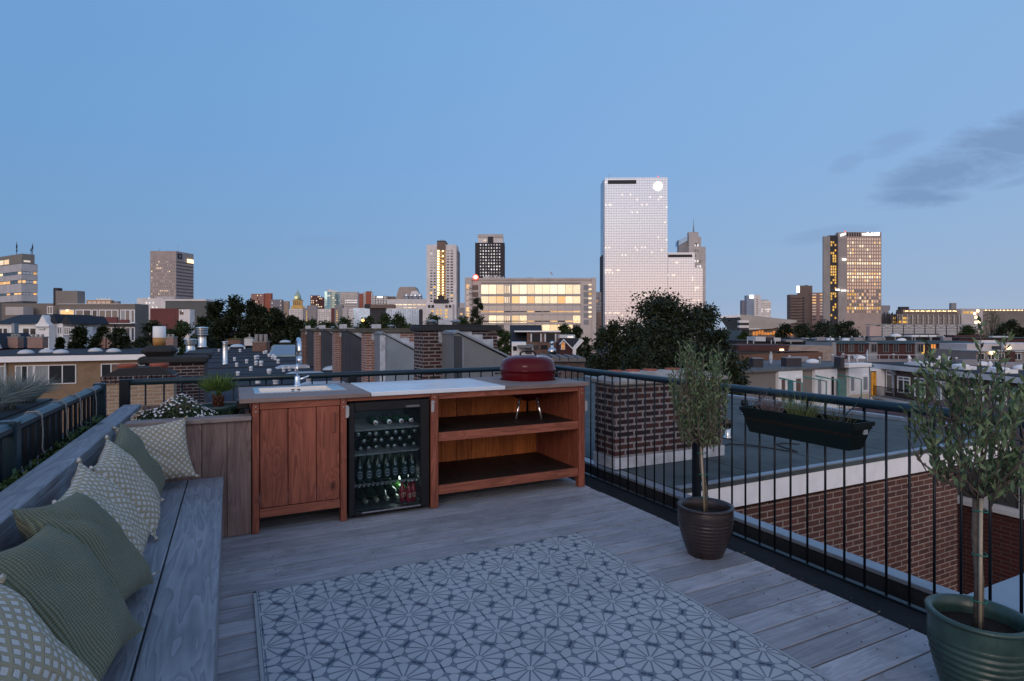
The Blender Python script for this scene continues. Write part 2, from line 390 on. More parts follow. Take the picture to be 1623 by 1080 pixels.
def build_rug():
    X0,X1,Y0,Y1=.105,2.135,.32,3.315
    b=MB(); b.box(X0,X1,Y0,Y1,.001,.008,0,.002)
    def clip(poly):
        for ax,lim,sg in ((0,X0+.018,1),(0,X1-.018,-1),(1,Y0+.018,1),(1,Y1-.018,-1)):
            out=[]
            for i in range(len(poly)):
                p,q=poly[i],poly[(i+1)%len(poly)]; a=(p[ax]-lim)*sg; c=(q[ax]-lim)*sg
                if a>=0: out.append(p)
                if (a>=0)!=(c>=0):
                    tt=a/(a-c); out.append((p[0]+(q[0]-p[0])*tt,p[1]+(q[1]-p[1])*tt))
            poly=out
            if len(poly)<3: return None
        return poly
    def put(poly,m,z=.0092):
        p=clip(poly)
        if p:
            a=sum(p[i][0]*p[(i+1)%len(p)][1]-p[(i+1)%len(p)][0]*p[i][1] for i in range(len(p)))
            if a<0: p=p[::-1]
            if abs(a)>1e-6: b.add([(x,y,z) for x,y in p],[tuple(range(len(p)))],m)
    S=.3235; ox,oy=.2925,3.2
    for i in range(-1,8):
        for j in range(-11,2):
            for h in (0,1):
                cx=ox+(i+.5*h)*S; cy=oy+(j+.5*h)*S
                for k in range(12):     # rosette of twelve petals
                    a=2*PI*(k+.5)/12
                    r2=.108 if k%3!=1 else .099
                    w=r2*.88*.2588-.0034
                    pts=[(.014,-.0006),(r2*.88,-w),(r2*.955,-w*.72),(r2,0),(r2*.955,w*.72),(r2*.88,w),(.014,.0006)]
                    put([(cx+r*math.cos(a)-q*math.sin(a),cy+r*math.sin(a)+q*math.cos(a)) for r,q in pts],1)
                put([(cx+.016*math.cos(2*PI*q/8),cy+.016*math.sin(2*PI*q/8)) for q in range(8)],1,.0096)
                for sx,sy in ((1,1),(1,-1)):    # dark bars where two rosettes touch
                    mx,my=cx+sx*S*.25,cy+sy*S*.25; e=(sx*.7071,sy*.7071); p=(-e[1],e[0])
                    for q0 in (-.0135,.0135):
                        put([(mx+p[0]*(q0+q*.0115)+e[0]*r*.0055,my+p[1]*(q0+q*.0115)+e[1]*r*.0055) for q,r in ((-1,-1),(1,-1),(1,1),(-1,1))],2,.0096)
                # four long hexagons in the hole between four rosettes
                hx,hy=cx+S*.5,cy
                for sx in (-1,1):
                    for sy in (-1,1):
                        ux=(sx*.69,sy*.724); vx=(-ux[1],ux[0]); gx,gy=hx+ux[0]*.0445,hy+ux[1]*.0445
                        put([(gx+ux[0]*q*.037+vx[0]*r*.0205,gy+ux[1]*q*.037+vx[1]*r*.0205) for q,r in ((-1,-.2),(-.5,-1.08),(.2,-1.02),(.8,-.55),(1,0),(.8,.55),(.2,1.02),(-.5,1.08),(-1,.2))],1)
                if (i+j)%2: put([(hx+q*.032,hy+r*.0035) for q,r in ((-1,-1),(1,-1),(1,1),(-1,1))],2,.0100)
                else: put([(hx+q*.0035,hy+r*.032) for q,r in ((-1,-1),(1,-1),(1,1),(-1,1))],2,.0100)
    for (a0,a1,c0,c1) in ((X0,X1,Y0,Y0+.014),(X0,X1,Y1-.014,Y1),(X0,X0+.014,Y0,Y1),(X1-.014,X1,Y0,Y1)):
        b.quad((a0,c0,.0098),(a1,c0,.0098),(a1,c1,.0098),(a0,c1,.0098),3)
    def weave(name,col):
        m,t,bs=newmat(name); co=obj_co(t)
        wv=t.n('ShaderNodeTexWave',Scale=95.0,Distortion=.6,Detail=1.0); t.set(wv.inputs['Vector'],co)
        w2=t.n('ShaderNodeTexWave',Scale=60.0,Distortion=.4,bands_direction='Y'); t.set(w2.inputs['Vector'],co)
        f=t.math('MULTIPLY',wv.outputs['Fac'],w2.outputs['Fac'])
        c=t.mix(1.0,col,t.ramp(f,[(0.0,.82),(1.0,1.15)]),'MULTIPLY')
        c=t.mix(1.0,c,t.ramp(t.noise(co,2.5,5.0,.6),[(.3,.90),(.7,1.08)]),'MULTIPLY')
        t.set(bs.inputs['Base Color'],c); bs.inputs['Roughness'].default_value=.8; bs.inputs['Specular IOR Level'].default_value=.25
        bump(t,bs,f,.4,.002); return m
    solo('patterned_rug',b,[weave('rug_mid',(.19,.225,.275)),weave('rug_light',(.44,.46,.49)),weave('rug_dark',(.07,.09,.135)),weave('rug_edge',(.36,.38,.40))],
         'blue grey rug patterned with rosettes lying flat on the wooden deck','rug')
build_rug()

# ---------------------------------------------------------------- bench, planter
def build_bench():
    L=(-.35,0,0); t=thing('built_in_bench','long grey timber bench with backrest running beside the cushions','bench',L)
    Y0,Y1=-.6,4.262
    def bx(b,x0,x1,y0,y1,z0,z1,c=.004): return b.box(x0-L[0],x1-L[0],y0,y1,z0,z1,0,c)
    for x0,x1,js in ((-.249,-.045,[Y0,Y1]),(-.455,-.255,[Y0,1.2,3.12,Y1]),(-.628,-.461,[Y0,2.2,Y1])):
        for a,c in zip(js,js[1:]): part('seat_board',bx(MB(),x0,x1,a+.002,c-.002,.385,.42),M_bench,t)
    f=MB(); bx(f,-.075,-.05,Y0,Y1,.005,.19); bx(f,-.075,-.05,Y0,Y1,.196,.383); part('front_panel',f,M_bench,t)
    r=MB(); bx(r,-.66,-.632,Y0,Y1,.40,.588); bx(r,-.66,-.632,Y0,Y1,.594,.771); part('backrest',r,M_bench,t)
    for a,c in ((Y0,1.9),(1.9,5.32)): part('top_rail',bx(MB(),-.752,-.630,a+.002,c-.002,.772,.812,.005),M_bench,t)
    k=MB(); bx(k,-.748,-.725,Y0,5.3,-.13,.770); part('rear_panel',k,M_bench,t)
    return t
build_bench()
def build_planter():
    L=(-.25,4.28,0); t=thing('wooden_planter','faded brown timber planter box between the bench and the outdoor kitchen','planter',L)
    b=MB(); x=-.62
    for i in range(5):
        w=.745/5; b.box(x+.0015-L[0],x+w-.0015-L[0],0,.022,.005,.778,0,.002); x+=w
    part('front_panel',b,M_fence,t)
    c=MB(); c.box(-.60-L[0],.125-L[0],-.03,.115,.78,.81,0,.004); part('cap',c,M_cap,t)
    k=MB(); k.box(.10-L[0],.122-L[0],.024,.98,-.1,.778); k.box(-.62-L[0],.122-L[0],.98,1.0,-.1,.80); part('side_panel',k,M_fence,t)
    s=MB(); s.box(-.62-L[0],.10-L[0],.024,.975,.60,.745); part('soil',s,M_soil,t)
    sw=MB()
    for px_ in (-.5,-.2,.09):
        for pz in (.72,.4,.12): sw.lathe([(.004,0),(.004,.002)],6,(0,0,0))
build_planter()

# ---------------------------------------------------------------- cushions
def cushion_mesh(kind,w=.43,t=.13,seed=0):
    random.seed(seed); n=26; b=MB(); vs=[]; fs=[]
    def P2(i,j,sg):
        u=2*i/n-1; v=2*j/n-1
        e=(1-abs(u)**2.6)*(1-abs(v)**2.6)
        k=1-.10*(1-abs(v)**2)*abs(u)**2  ; k2=1-.10*(1-abs(u)**2)*abs(v)**2
        x=u*w*.5*k*(1+.03*abs(v)**6*0); y=v*w*.5*k2
        z=sg*t*.5*max(e,0)**.55
        wr=.014*mnoise.noise(Vector((u*1.6+seed*3.1,v*1.6,sg*2.0+seed)))+.006*mnoise.noise(Vector((u*5+seed,v*3.5,sg+seed*2)))-.012*math.exp(-((u*.8+v*.6+.25*math.sin(v*3+seed))/.10)**2)*(1 if seed%2 else .4)
        return (x,y,z+wr*(e**.3 if e>0 else 0)+.02*mnoise.noise(Vector((u*1.1+seed,v*1.1,5))))
    for sg in (1,-1):
        o=len(vs)
        for j in range(n+1):
            for i in range(n+1): vs.append(P2(i,j,sg))
        for j in range(n):
            for i in range(n):
                q=(o+j*(n+1)+i,o+j*(n+1)+i+1,o+(j+1)*(n+1)+i+1,o+(j+1)*(n+1)+i); fs.append(q if sg>0 else q[::-1])
    b.add(vs,fs,0,True); return b
def mat_lattice():
    m,t,b=newmat('beige_lattice_knit'); co=obj_co(t); sp=t.n('ShaderNodeSeparateXYZ')
    wob=t.n('ShaderNodeTexNoise',Scale=9.0,Detail=2.0); t.set(wob.inputs['Vector'],co)
    ad=t.n('ShaderNodeVectorMath',operation='MULTIPLY_ADD'); t.set(ad.inputs[0],wob.outputs['Color']); ad.inputs[1].default_value=(.016,.016,0); t.set(ad.inputs[2],co)
    t.set(sp.inputs[0],t.mapping(ad.outputs[0],(1,1,1),(0,0,R_(45)))); x,y=sp.outputs[0],sp.outputs[1]
    def tri(a): return t.math('ABSOLUTE',t.math('SUBTRACT',t.math('FRACT',t.math('MULTIPLY',a,39.0)),.5))
    a,c=tri(x),tri(y)
    mn=t.math('MAXIMUM',a,c)
    hole=t.ramp(mn,[(.27,1.0),(.36,0.0)])
    st=t.n('ShaderNodeTexWave',Scale=120.0,Distortion=2.0); t.set(st.inputs['Vector'],co)
    cord=t.mix(t.math('MULTIPLY',st.outputs['Fac'],.7),(.52,.45,.31),(.33,.28,.185))
    col=t.mix(hole,cord,(.70,.675,.64))
    t.set(b.inputs['Base Color'],col); b.inputs['Roughness'].default_value=.9; b.inputs['Specular IOR Level'].default_value=.15
    bump(t,b,t.math('ADD',t.math('MULTIPLY',hole,-1.0),t.math('MULTIPLY',st.outputs['Fac'],.25)),.9,.006); return m
def mat_green():
    m,t,b=newmat('sage_green_knit'); co=obj_co(t)
    wv=t.n('ShaderNodeTexWave',Scale=31.0,Distortion=.8,Detail=1.5,bands_direction='X'); wv.inputs['Detail Scale'].default_value=6.0; t.set(wv.inputs['Vector'],co)
    w2=t.n('ShaderNodeTexWave',Scale=42.0,Distortion=1.0,bands_direction='Y'); t.set(w2.inputs['Vector'],co)
    f=t.math('MULTIPLY_ADD',w2.outputs['Fac'],.35,t.math('MULTIPLY',wv.outputs['Fac'],.65))
    c=t.mix(f,(.085,.097,.062),(.215,.228,.155)); t.set(b.inputs['Base Color'],c); b.inputs['Roughness'].default_value=.95; b.inputs['Specular IOR Level'].default_value=.1
    b.inputs['Sheen Weight'].default_value=.15
    bump(t,b,f,.9,.005); return m
ML,MG=mat_lattice(),mat_green()
def place_cushion(kind,bot,top,seed,label,w=.43,t=.13,u=None,tassel=False):
    b=Vector(bot); tp=Vector(top); v=(tp-b).normalized(); uu=Vector(u or (.06,1,0)); uu=(uu-v*uu.dot(v)).normalized(); n=uu.cross(v)
    c=(b+tp)*.5+n*.055
    o=solo('lattice_cushion' if kind=='l' else 'green_cushion',cushion_mesh(kind,w,t,seed),ML if kind=='l' else MG,label,'cushion',group='cushions along the bench')
    M=Matrix((uu,v,n)).transposed().to_4x4(); M.translation=c; o.matrix_world=M
    if kind=='l':
        tb=MB()
        for sx,sy in ((1,1),(-1,1),(1,-1),(-1,-1)):
            tb=MB(); p=Vector((sx*w*.485,sy*w*.485,0)); tb.tube([p,p+Vector((sx*.014,sy*.012,.006)),p+Vector((sx*.018,sy*.004,.0))],[.010,.008,.006],6)
            part('corner_knot',tb,ML,o)
    if tassel:
        tb=MB(); tb.tube([Vector((-w*.46,-w*.47,.0)),Vector((-w*.46+.02,-w*.53,.02)),Vector((-w*.40+.05,-w*.60,.035))],.005,6); part('tie_cord',tb,ML,o)
    return o
place_cushion('l',(-.39,4.06,.445),(-.46,4.215,.80),1,'beige lattice cushion leaning on the wooden planter at the far bench end',u=(.95,.30,0),w=.385)
place_cushion('g',(-.40,3.74,.435),(-.60,3.66,.81),2,'sage green knitted cushion between two lattice cushions near the planter',w=.44,t=.12)
place_cushion('l',(-.365,3.30,.435),(-.60,3.24,.80),3,'beige lattice cushion in front of the farthest green cushion, middle of the bench',w=.43)
place_cushion('l',(-.355,2.76,.435),(-.61,2.70,.80),4,'beige lattice cushion with a loose tie cord lying on the seat',w=.43,tassel=True)
place_cushion('g',(-.335,2.32,.435),(-.60,2.42,.80),5,'sage green cushion partly tucked behind another green cushion on the bench',w=.45,t=.15)
place_cushion('g',(-.325,1.93,.435),(-.58,2.00,.79),6,'sage green cushion nearest the camera, behind the foreground lattice cushion',w=.45,t=.14)
place_cushion('l',(-.335,1.46,.435),(-.58,1.56,.79),7,'large beige lattice cushion cut off by the lower left corner',w=.46,t=.15)

# ---------------------------------------------------------------- railings
def build_railings():
    # right-hand railing along X=3.2
    t=thing('metal_railing','dark blue green metal railing along the right deck edge, carrying the flower box','railing',(3.2,0,0))
    r=MB(); r.tube([(0,-.6,.982),(0,1.5,.982),(0,5.42,.982)],.027,12); part('top_rail',r,M_rail,t)
    r=MB(); r.box(-.02,.02,-.6,5.42,-.062,-.046,0,.003); part('bottom_rail',r,M_railb,t)
    bar=MB(); bar.tube([(0,0,-.05),(0,0,.965)],.0068,7); bm=bar.mesh('baluster',M_railb)
    y=1.552-.12*12
    while y<5.38:
        if abs(y-3.3)>.05: part('baluster',bm,None,t,loc=(0,y,0))
        y+=.1185
    for y in (3.3,.15):
        pb=MB(); pb.box(-.022,.022,y-.03,y+.03,-.135,.96,0,.004); part('post',pb,M_railb,t)
    # back railing along Y=5.45
    t=thing('metal_railing','dark blue green metal railing behind the outdoor kitchen and palm','railing',(0,5.45,0))
    r=MB(); r.tube([(-.74,0,.975),(1.0,0,.978),(3.2,0,.982)],.026,12); part('top_rail',r,M_rail,t)
    r=MB(); r.box(-.74,3.16,-.02,.02,.02,.036,0,.003); part('bottom_rail',r,M_railb,t)
    x=-.62
    while x<3.12:
        if abs(x-1.02)>.05: part('baluster',bm,None,t,loc=(x,0,.03))
        x+=.128
    for x in (-.76,1.02,3.2):
        pb=MB(); pb.box(x-.035,x+.035,-.03,.03,-.135,1.0 if x<0 else .962,0,.004); part('post',pb,M_railb,t)
    # left railing along X=-.88
    t=thing('metal_railing','dark blue metal railing with string ties beside the blue grass on the left','railing',(-.862,0,0))
    r=MB(); r.box(-.028,.028,-.8,5.08,.945,.997,0,.016); part('top_rail',r,M_rail,t)
    r=MB(); r.box(-.02,.02,-.8,5.08,.08,.1,0,.003); part('bottom_rail',r,M_railb,t)
    fl=MB(); fl.box(-.006,.006,-.018,.018,.1,.94); fm=fl.mesh('baluster',M_railb)
    y=-.6
    while y<5.0:
        part('baluster',fm,None,t,loc=(0,y,0)); y+=.118
    for y in (3.17,5.08):
        pb=MB(); pb.box(-.036,.036,y-.035,y+.035,-.13,1.005,0,.006); part('post',pb,M_rail,t)
    random.seed(9)
    for y in (4.72,4.28,3.95,3.50):
        c=MB(); pts=[(.036,y,.93),(.037,y+.003,.98),(.02,y+.004,1.0),(-.02,y+.004,1.0),(-.037,y,.98),(-.036,y-.004,.93)]
        c.tube(pts,.004,6); c.tube([(.037,y+.003,.96),(.046,y-.02,.90),(.05,y-.05,.83),(.055,y-.04,.80)],.003,5); part('string_tie',c,simple('grey_string',(.22,.21,.20),.9,0,.2,40),t)
build_railings()
# ================================================================ outdoor kitchen
def build_kitchen():
    L=(1.47,4.262,0); t=thing('outdoor_kitchen','red brown wooden outdoor kitchen counter with sink, door and open shelves','kitchen counter',L)
    def B(b,x0,x1,y0,y1,z0,z1,m=0,c=.003): return b.box(x0-L[0],x1-L[0],y0-L[1],y1-L[1],z0,z1,m,c)
    F,K=4.262,5.10
    for x0,x1 in ((.13,.173),(.713,.757),(1.395,1.456),(2.758,2.818)):
        part('leg',B(MB(),x0,x1,F,F+.06,.004,.90),M_kv,t); part('leg',B(MB(),x0,x1,K-.06,K,.004,.90),M_kv,t)
    a=MB(); B(a,.175,.711,F+.006,F+.035,.848,.90); part('apron',a,M_kh,t)
    a=MB(); B(a,.759,1.393,F+.006,F+.035,.872,.90); part('apron',a,M_kh,t)
    a=MB(); B(a,1.458,2.756,F+.006,F+.035,.852,.90); part('apron',a,M_kh,t)
    a=MB(); B(a,.175,.711,F+.006,F+.035,.105,.165); part('bottom_rail',a,M_kh,t)
    # the boarded door
    d=MB(); B(d,.178,.356,F+.012,F+.034,.170,.845); B(d,.360,.545,F+.012,F+.034,.170,.845); B(d,.549,.707,F+.012,F+.034,.170,.845)
    dr=part('door',d,M_kv,t)
    h=MB(); B(h,.655,.672,F-.006,F+.011,.655,.80,0,.004); part('handle',h,M_kv,dr)
    s=MB()
    for z in (.80,.86,.88):
        for x in (.152,.735): s.lathe([(.004,0),(.004,.003)],6,(0,0,0))
    # side, back and inner panels
    p=MB(); B(p,.135,.168,F+.062,K-.062,.06,.895); part('side_panel',p,M_kv,t)
    p=MB(); B(p,.718,.752,F+.062,K-.062,.06,.895); part('side_panel',p,M_kv,t)
    p=MB(); B(p,1.402,1.45,F+.062,K-.062,.06,.895); part('side_panel',p,M_kv,t)
    p=MB(); B(p,2.764,2.812,F+.062,K-.062,.06,.895); part('side_panel',p,M_kv,t)
    p=MB(); x=1.456
    while x<2.75: B(p,x+.001,min(x+.147,2.756),K-.055,K-.035,.08,.89); x+=.149
    part('back_panel',p,M_kin,t)
    p=MB(); B(p,.175,.71,K-.055,K-.035,.08,.89); part('back_panel',p,M_kv,t)
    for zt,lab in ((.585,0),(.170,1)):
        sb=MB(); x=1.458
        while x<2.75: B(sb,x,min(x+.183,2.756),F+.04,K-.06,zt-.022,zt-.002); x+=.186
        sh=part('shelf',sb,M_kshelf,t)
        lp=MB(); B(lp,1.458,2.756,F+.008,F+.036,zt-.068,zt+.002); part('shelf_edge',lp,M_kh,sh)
    # worktop: wood left and right, marble in the middle
    wl=MB()
    sx0,sx1,sy0,sy1=.165,.79,4.53,5.00     # cut-out for the sink
    B(wl,.05,.925,4.235,sy0,.90,.93,0,.003); B(wl,.05,sx0,sy0,K+.02,.90,.93,0,.003); B(wl,sx1,.925,sy0,K+.02,.90,.93,0,.003); B(wl,sx0,sx1,sy1,K+.02,.90,.93,0,.003)
    part('worktop',wl,M_ktop,t)
    wr=MB()   # right worktop with a round hole for the barbecue
    cx,cy,r=2.515,4.77,.266; x0,x1,y0,y1=2.032,2.845,4.235,5.16
    n=48; ring=[(cx+r*math.cos(2*PI*i/n),cy+r*math.sin(2*PI*i/n)) for i in range(n)]
    def outp(i):
        a=2*PI*i/n; c,s_=math.cos(a),math.sin(a)
        k=min(((x1-cx)/c if c>1e-9 else (x0-cx)/c if c<-1e-9 else 1e9),((y1-cy)/s_ if s_>1e-9 else (y0-cy)/s_ if s_<-1e-9 else 1e9))
        return (cx+c*k,cy+s_*k)
    out=[outp(i) for i in range(n)]
    # snap the nearest fan points to the true corners
    for X,Y in ((x0,y0),(x0,y1),(x1,y0),(x1,y1)):
        j=min(range(n),key=lambda i:(out[i][0]-X)**2+(out[i][1]-Y)**2); out[j]=(X,Y)
    vs=[];fs=[]
    for z in (.93,.90):
        vs+=[(q[0]-L[0],q[1]-L[1],z) for q in ring]+[(q[0]-L[0],q[1]-L[1],z) for q in out]
    for i in range(n):
        j=(i+1)%n
        fs+=[(i,n+i,n+j,j),(2*n+j,3*n+j,3*n+i,2*n+i),(n+i,3*n+i,3*n+j,n+j),(j,2*n+j,2*n+i,i)]
    wr.add(vs,fs); part('worktop',wr,M_ktop,t)
    ms=MB(); B(ms,.930,2.028,4.240,5.07,.902,.934,0,.004); part('marble_slab',ms,M_marble,t)
    # sink
    k=MB()
    ri=.028
    B(k,sx0-.012,sx1+.012,sy0-.012,sy0+ri,.9305,.934,0,.0); B(k,sx0-.012,sx1+.012,sy1-.085,sy1+.012,.9305,.934,0,0)
    B(k,sx0-.012,sx0+ri,sy0+ri,sy1-.085,.9305,.934,0,0); B(k,sx1-ri-.06,sx1+.012,sy0+ri,sy1-.085,.9305,.934,0,0)
    bx0,bx1,by0,by1=sx0+ri,sx1-ri-.06,sy0+ri,sy1-.085
    def V(x,y,z): return (x-L[0],y-L[1],z)
    i=.02
    top=[V(bx0,by0,.933),V(bx1,by0,.933),V(bx1,by1,.933),V(bx0,by1,.933)]; bot=[V(bx0+i,by0+i,.77),V(bx1-i,by0+i,.77),V(bx1-i,by1-i,.77),V(bx0+i,by1-i,.77)]
    k.add(top+bot,[(0,1,5,4),(1,2,6,5),(2,3,7,6),(3,0,4,7),(4,5,6,7)])
    sk=part('sink',k,M_steel,t)
    o=MB()
    for q in (-.022,.022):
        for w in (0,.014): B(o,.47+q-.012,.47+q+.012,by1-.012-.002,by1-.006,.895+w,.903+w,0,.002)
    part('overflow',o,M_dark,sk)
    fa=MB(); fx,fy=.485,4.955; z0=.934
    def l(x,y,z): return Vector((x-L[0],y-L[1],z))
    fa.lathe([(.030,0),(.030,.008),(.021,.014),(.020,.075),(.017,.085)],18,l(fx,fy,z0)); 
    fa.tube([l(fx,fy,z0+.08),l(fx,fy,z0+.20)],.008,10)
    arc=[l(fx,fy-.085+.085*math.cos(a),z0+.30+.085*math.sin(a)) for a in [i*PI/12 for i in range(0,13)]]
    fa.tube([l(fx,fy,z0+.20)]+arc+[l(fx,fy-.17,z0+.24)],.016,12)
    fc=part('faucet',fa,M_chrome,t)
    sp=MB(); sp.tube([l(fx,fy-.17,z0+.25),l(fx,fy-.17,z0+.19)],[.017,.020],12); part('spray_head',sp,M_chrome,fc)
    lv=MB(); lv.tube([l(fx+.015,fy,z0+.055),l(fx+.035,fy-.01,z0+.062),l(fx+.085,fy-.045,z0+.085)],[.014,.009,.006],8); part('lever',lv,M_chrome,fc)
    for x in (.152,.735,1.426,2.788):
        for z in (.87,.835): part('bolt',MB().lathe([(.0065,0),(.005,.004),(0,.0045)],8).mesh('bolt',M_steel),None,t,loc=(x-L[0],-.0005,z),rot=(R_(90),0,0))
    hb=MB(); B(hb,.035,.115,4.46,4.60,.835,.895,0,.006); part('side_bracket',hb,M_black,t)
    for x in (.752,1.400,2.822):
        br=MB()
        zc=.80 if x<2 else .72
        br.prism([(x-L[0]-.004,zc-.045),(x-L[0]+.014,zc-.045),(x-L[0]+.02,zc-.03),(x-L[0]+.02,zc+.03),(x-L[0]+.014,zc+.045),(x-L[0]-.004,zc+.045)],-.006,-.002)
        part('corner_bracket',br,simple('pale_metal',(.5,.5,.5),.4,.6,.1,10),t)
build_kitchen()

# ---------------------------------------------------------------- drinks fridge and bottles
def glass_mat():
    m=bpy.data.materials.new('clear_glass'); m.use_nodes=True; nt=m.node_tree; t=NT(nt); nt.nodes.clear()
    out=nt.nodes.new('ShaderNodeOutputMaterial'); tr=nt.nodes.new('ShaderNodeBsdfTransparent'); tr.inputs[0].default_value=(.80,.86,.86,1)
    gl=nt.nodes.new('ShaderNodeBsdfGlossy'); gl.inputs['Roughness'].default_value=.02
    fr=t.n('ShaderNodeFresnel',IOR=1.45); mx=nt.nodes.new('ShaderNodeMixShader')
    t.set(mx.inputs[0],t.math('MULTIPLY',fr.outputs[0],.55)); t.set(mx.inputs[1],tr.outputs[0]); t.set(mx.inputs[2],gl.outputs[0]); t.set(out.inputs[0],mx.outputs[0])
    return m
M_glass=glass_mat()
def build_fridge():
    L=(1.076,4.30,0); t=thing('drinks_fridge','black glass fronted drinks fridge full of bottles set into the outdoor kitchen','fridge',L)
    x0,x1=.772-L[0],1.383-L[0]; d0,d1=-.035,.60
    b=MB(); w=.035
    b.box(x0,x0+w,.0,d1,.03,.862,0,.004); b.box(x1-w,x1,.0,d1,.03,.862,0,.004); b.box(x0+w,x1-w,.0,d1,.825,.862,0,.004); b.box(x0+w,x1-w,0,d1,.03,.05); b.box(x0+w,x1-w,d1-.03,d1,.05,.825)
    part('body',b,M_black,t)
    ft=MB()
    for x in (x0+.05,x1-.05): ft.lathe([(.02,.001),(.02,.031)],10,(x,.05,0))
    part('foot',ft,M_black,t)
    gx0,gx1,gz0,gz1=.815-L[0],1.312-L[0],.052,.795
    d=MB(); d.box(x0,gx0,d0,-.003,.03,.860,0,.004); d.box(gx1,x1,d0,-.003,.03,.860,0,.004); d.box(gx0,gx1,d0,-.003,gz1,.860,0,.003); d.box(gx0,gx1,d0,-.003,.03,gz0,0,.003)
    dr=part('door',d,M_black,t)
    gl=MB(); gl.box(gx0,gx1,-.026,-.020,gz0,gz1); part('door_glass',gl,M_glass,dr)
    st=MB(); st.box(gx0+.05,gx1,d0-.003,d0-.001,gz0-.012,gz0-.003); part('door_trim',st,M_steel,dr)
    bd=MB()
    pl=[(gx1-.135+q*0,0) for q in (0,)]
    hx,hz=gx1-.062,.812
    pr=[(hx-.055,hz-.012),(hx+.055,hz-.012),(hx+.062,hz-.006),(hx+.062,hz+.006),(hx+.055,hz+.012),(hx-.055,hz+.012),(hx-.062,hz+.006),(hx-.062,hz-.006)]
    bd.prism(pr,d0-.003,d0-.0005,'y',0); bp=part('badge',bd,simple('badge_grey',(.03,.03,.033),.6,.0,.1,10),dr)
    tx=MB()
    random.seed(5); x=hx-.048
    while x<hx+.046:   # worn, unreadable lettering on the badge
        tx.box(x,x+.0055,d0-.0042,d0-.0034,hz-.004,hz+.004); x+=.0085
    part('badge_lettering',tx,simple('badge_silver',(.30,.30,.31),.5,.0,.1,10),bp)
    ix0,ix1=x0+w+.004,x1-w-.004
    sm=simple('fridge_wire',(.35,.36,.38),.35,.8,.1,20)
    for z in (.235,.470,.652):
        s=MB()
        for k in range(15):
            y=.02+k*.036; s.box(ix0,ix1,y-.002,y+.002,z-.004,z)
        for x in (ix0,ix1,-.0):
            s.box(x-.003,x+.003,.01,.54,z-.009,z-.004)
        if z<.3:
            x=ix0
            while x<ix1-.02: s.prism([(x,z-.012),(x+.016,z-.012),(x+.024,z+.010),(x+.008,z+.010)],.004,.008); x+=.034
        else: s.box(ix0,ix1,.004,.010,z-.012,z+.002)
        part('wire_shelf',s,sm,t)
    lp=MB(); lp.box(.10,.20,.20,.24,.200,.214,0,.003)
    part('interior_light',lp,glow('fridge_lamp',(.95,1.0,.95),18.0),t)
    MATS['fridge_lamp'].cycles.emission_sampling='AUTO'
    lp=MB(); lp.box(-.16,.16,.03,.05,.808,.816,0,.002); part('interior_light',lp,glow('added_fridge_fill',(.62,.82,1.0),15.0),t); MATS['added_fridge_fill'].cycles.emission_sampling='AUTO'  # added cool fill strip under the top, brightens the bottles
    ln=MB(); ln.box(ix0,ix1,d1-.034,d1-.031,.052,.82); ln.box(ix0,ix1,.002,d1-.034,.0505,.054); part('liner',ln,simple('fridge_liner',(.09,.12,.14),.35,.2,.1,5),t)
    return L
FL=build_fridge()
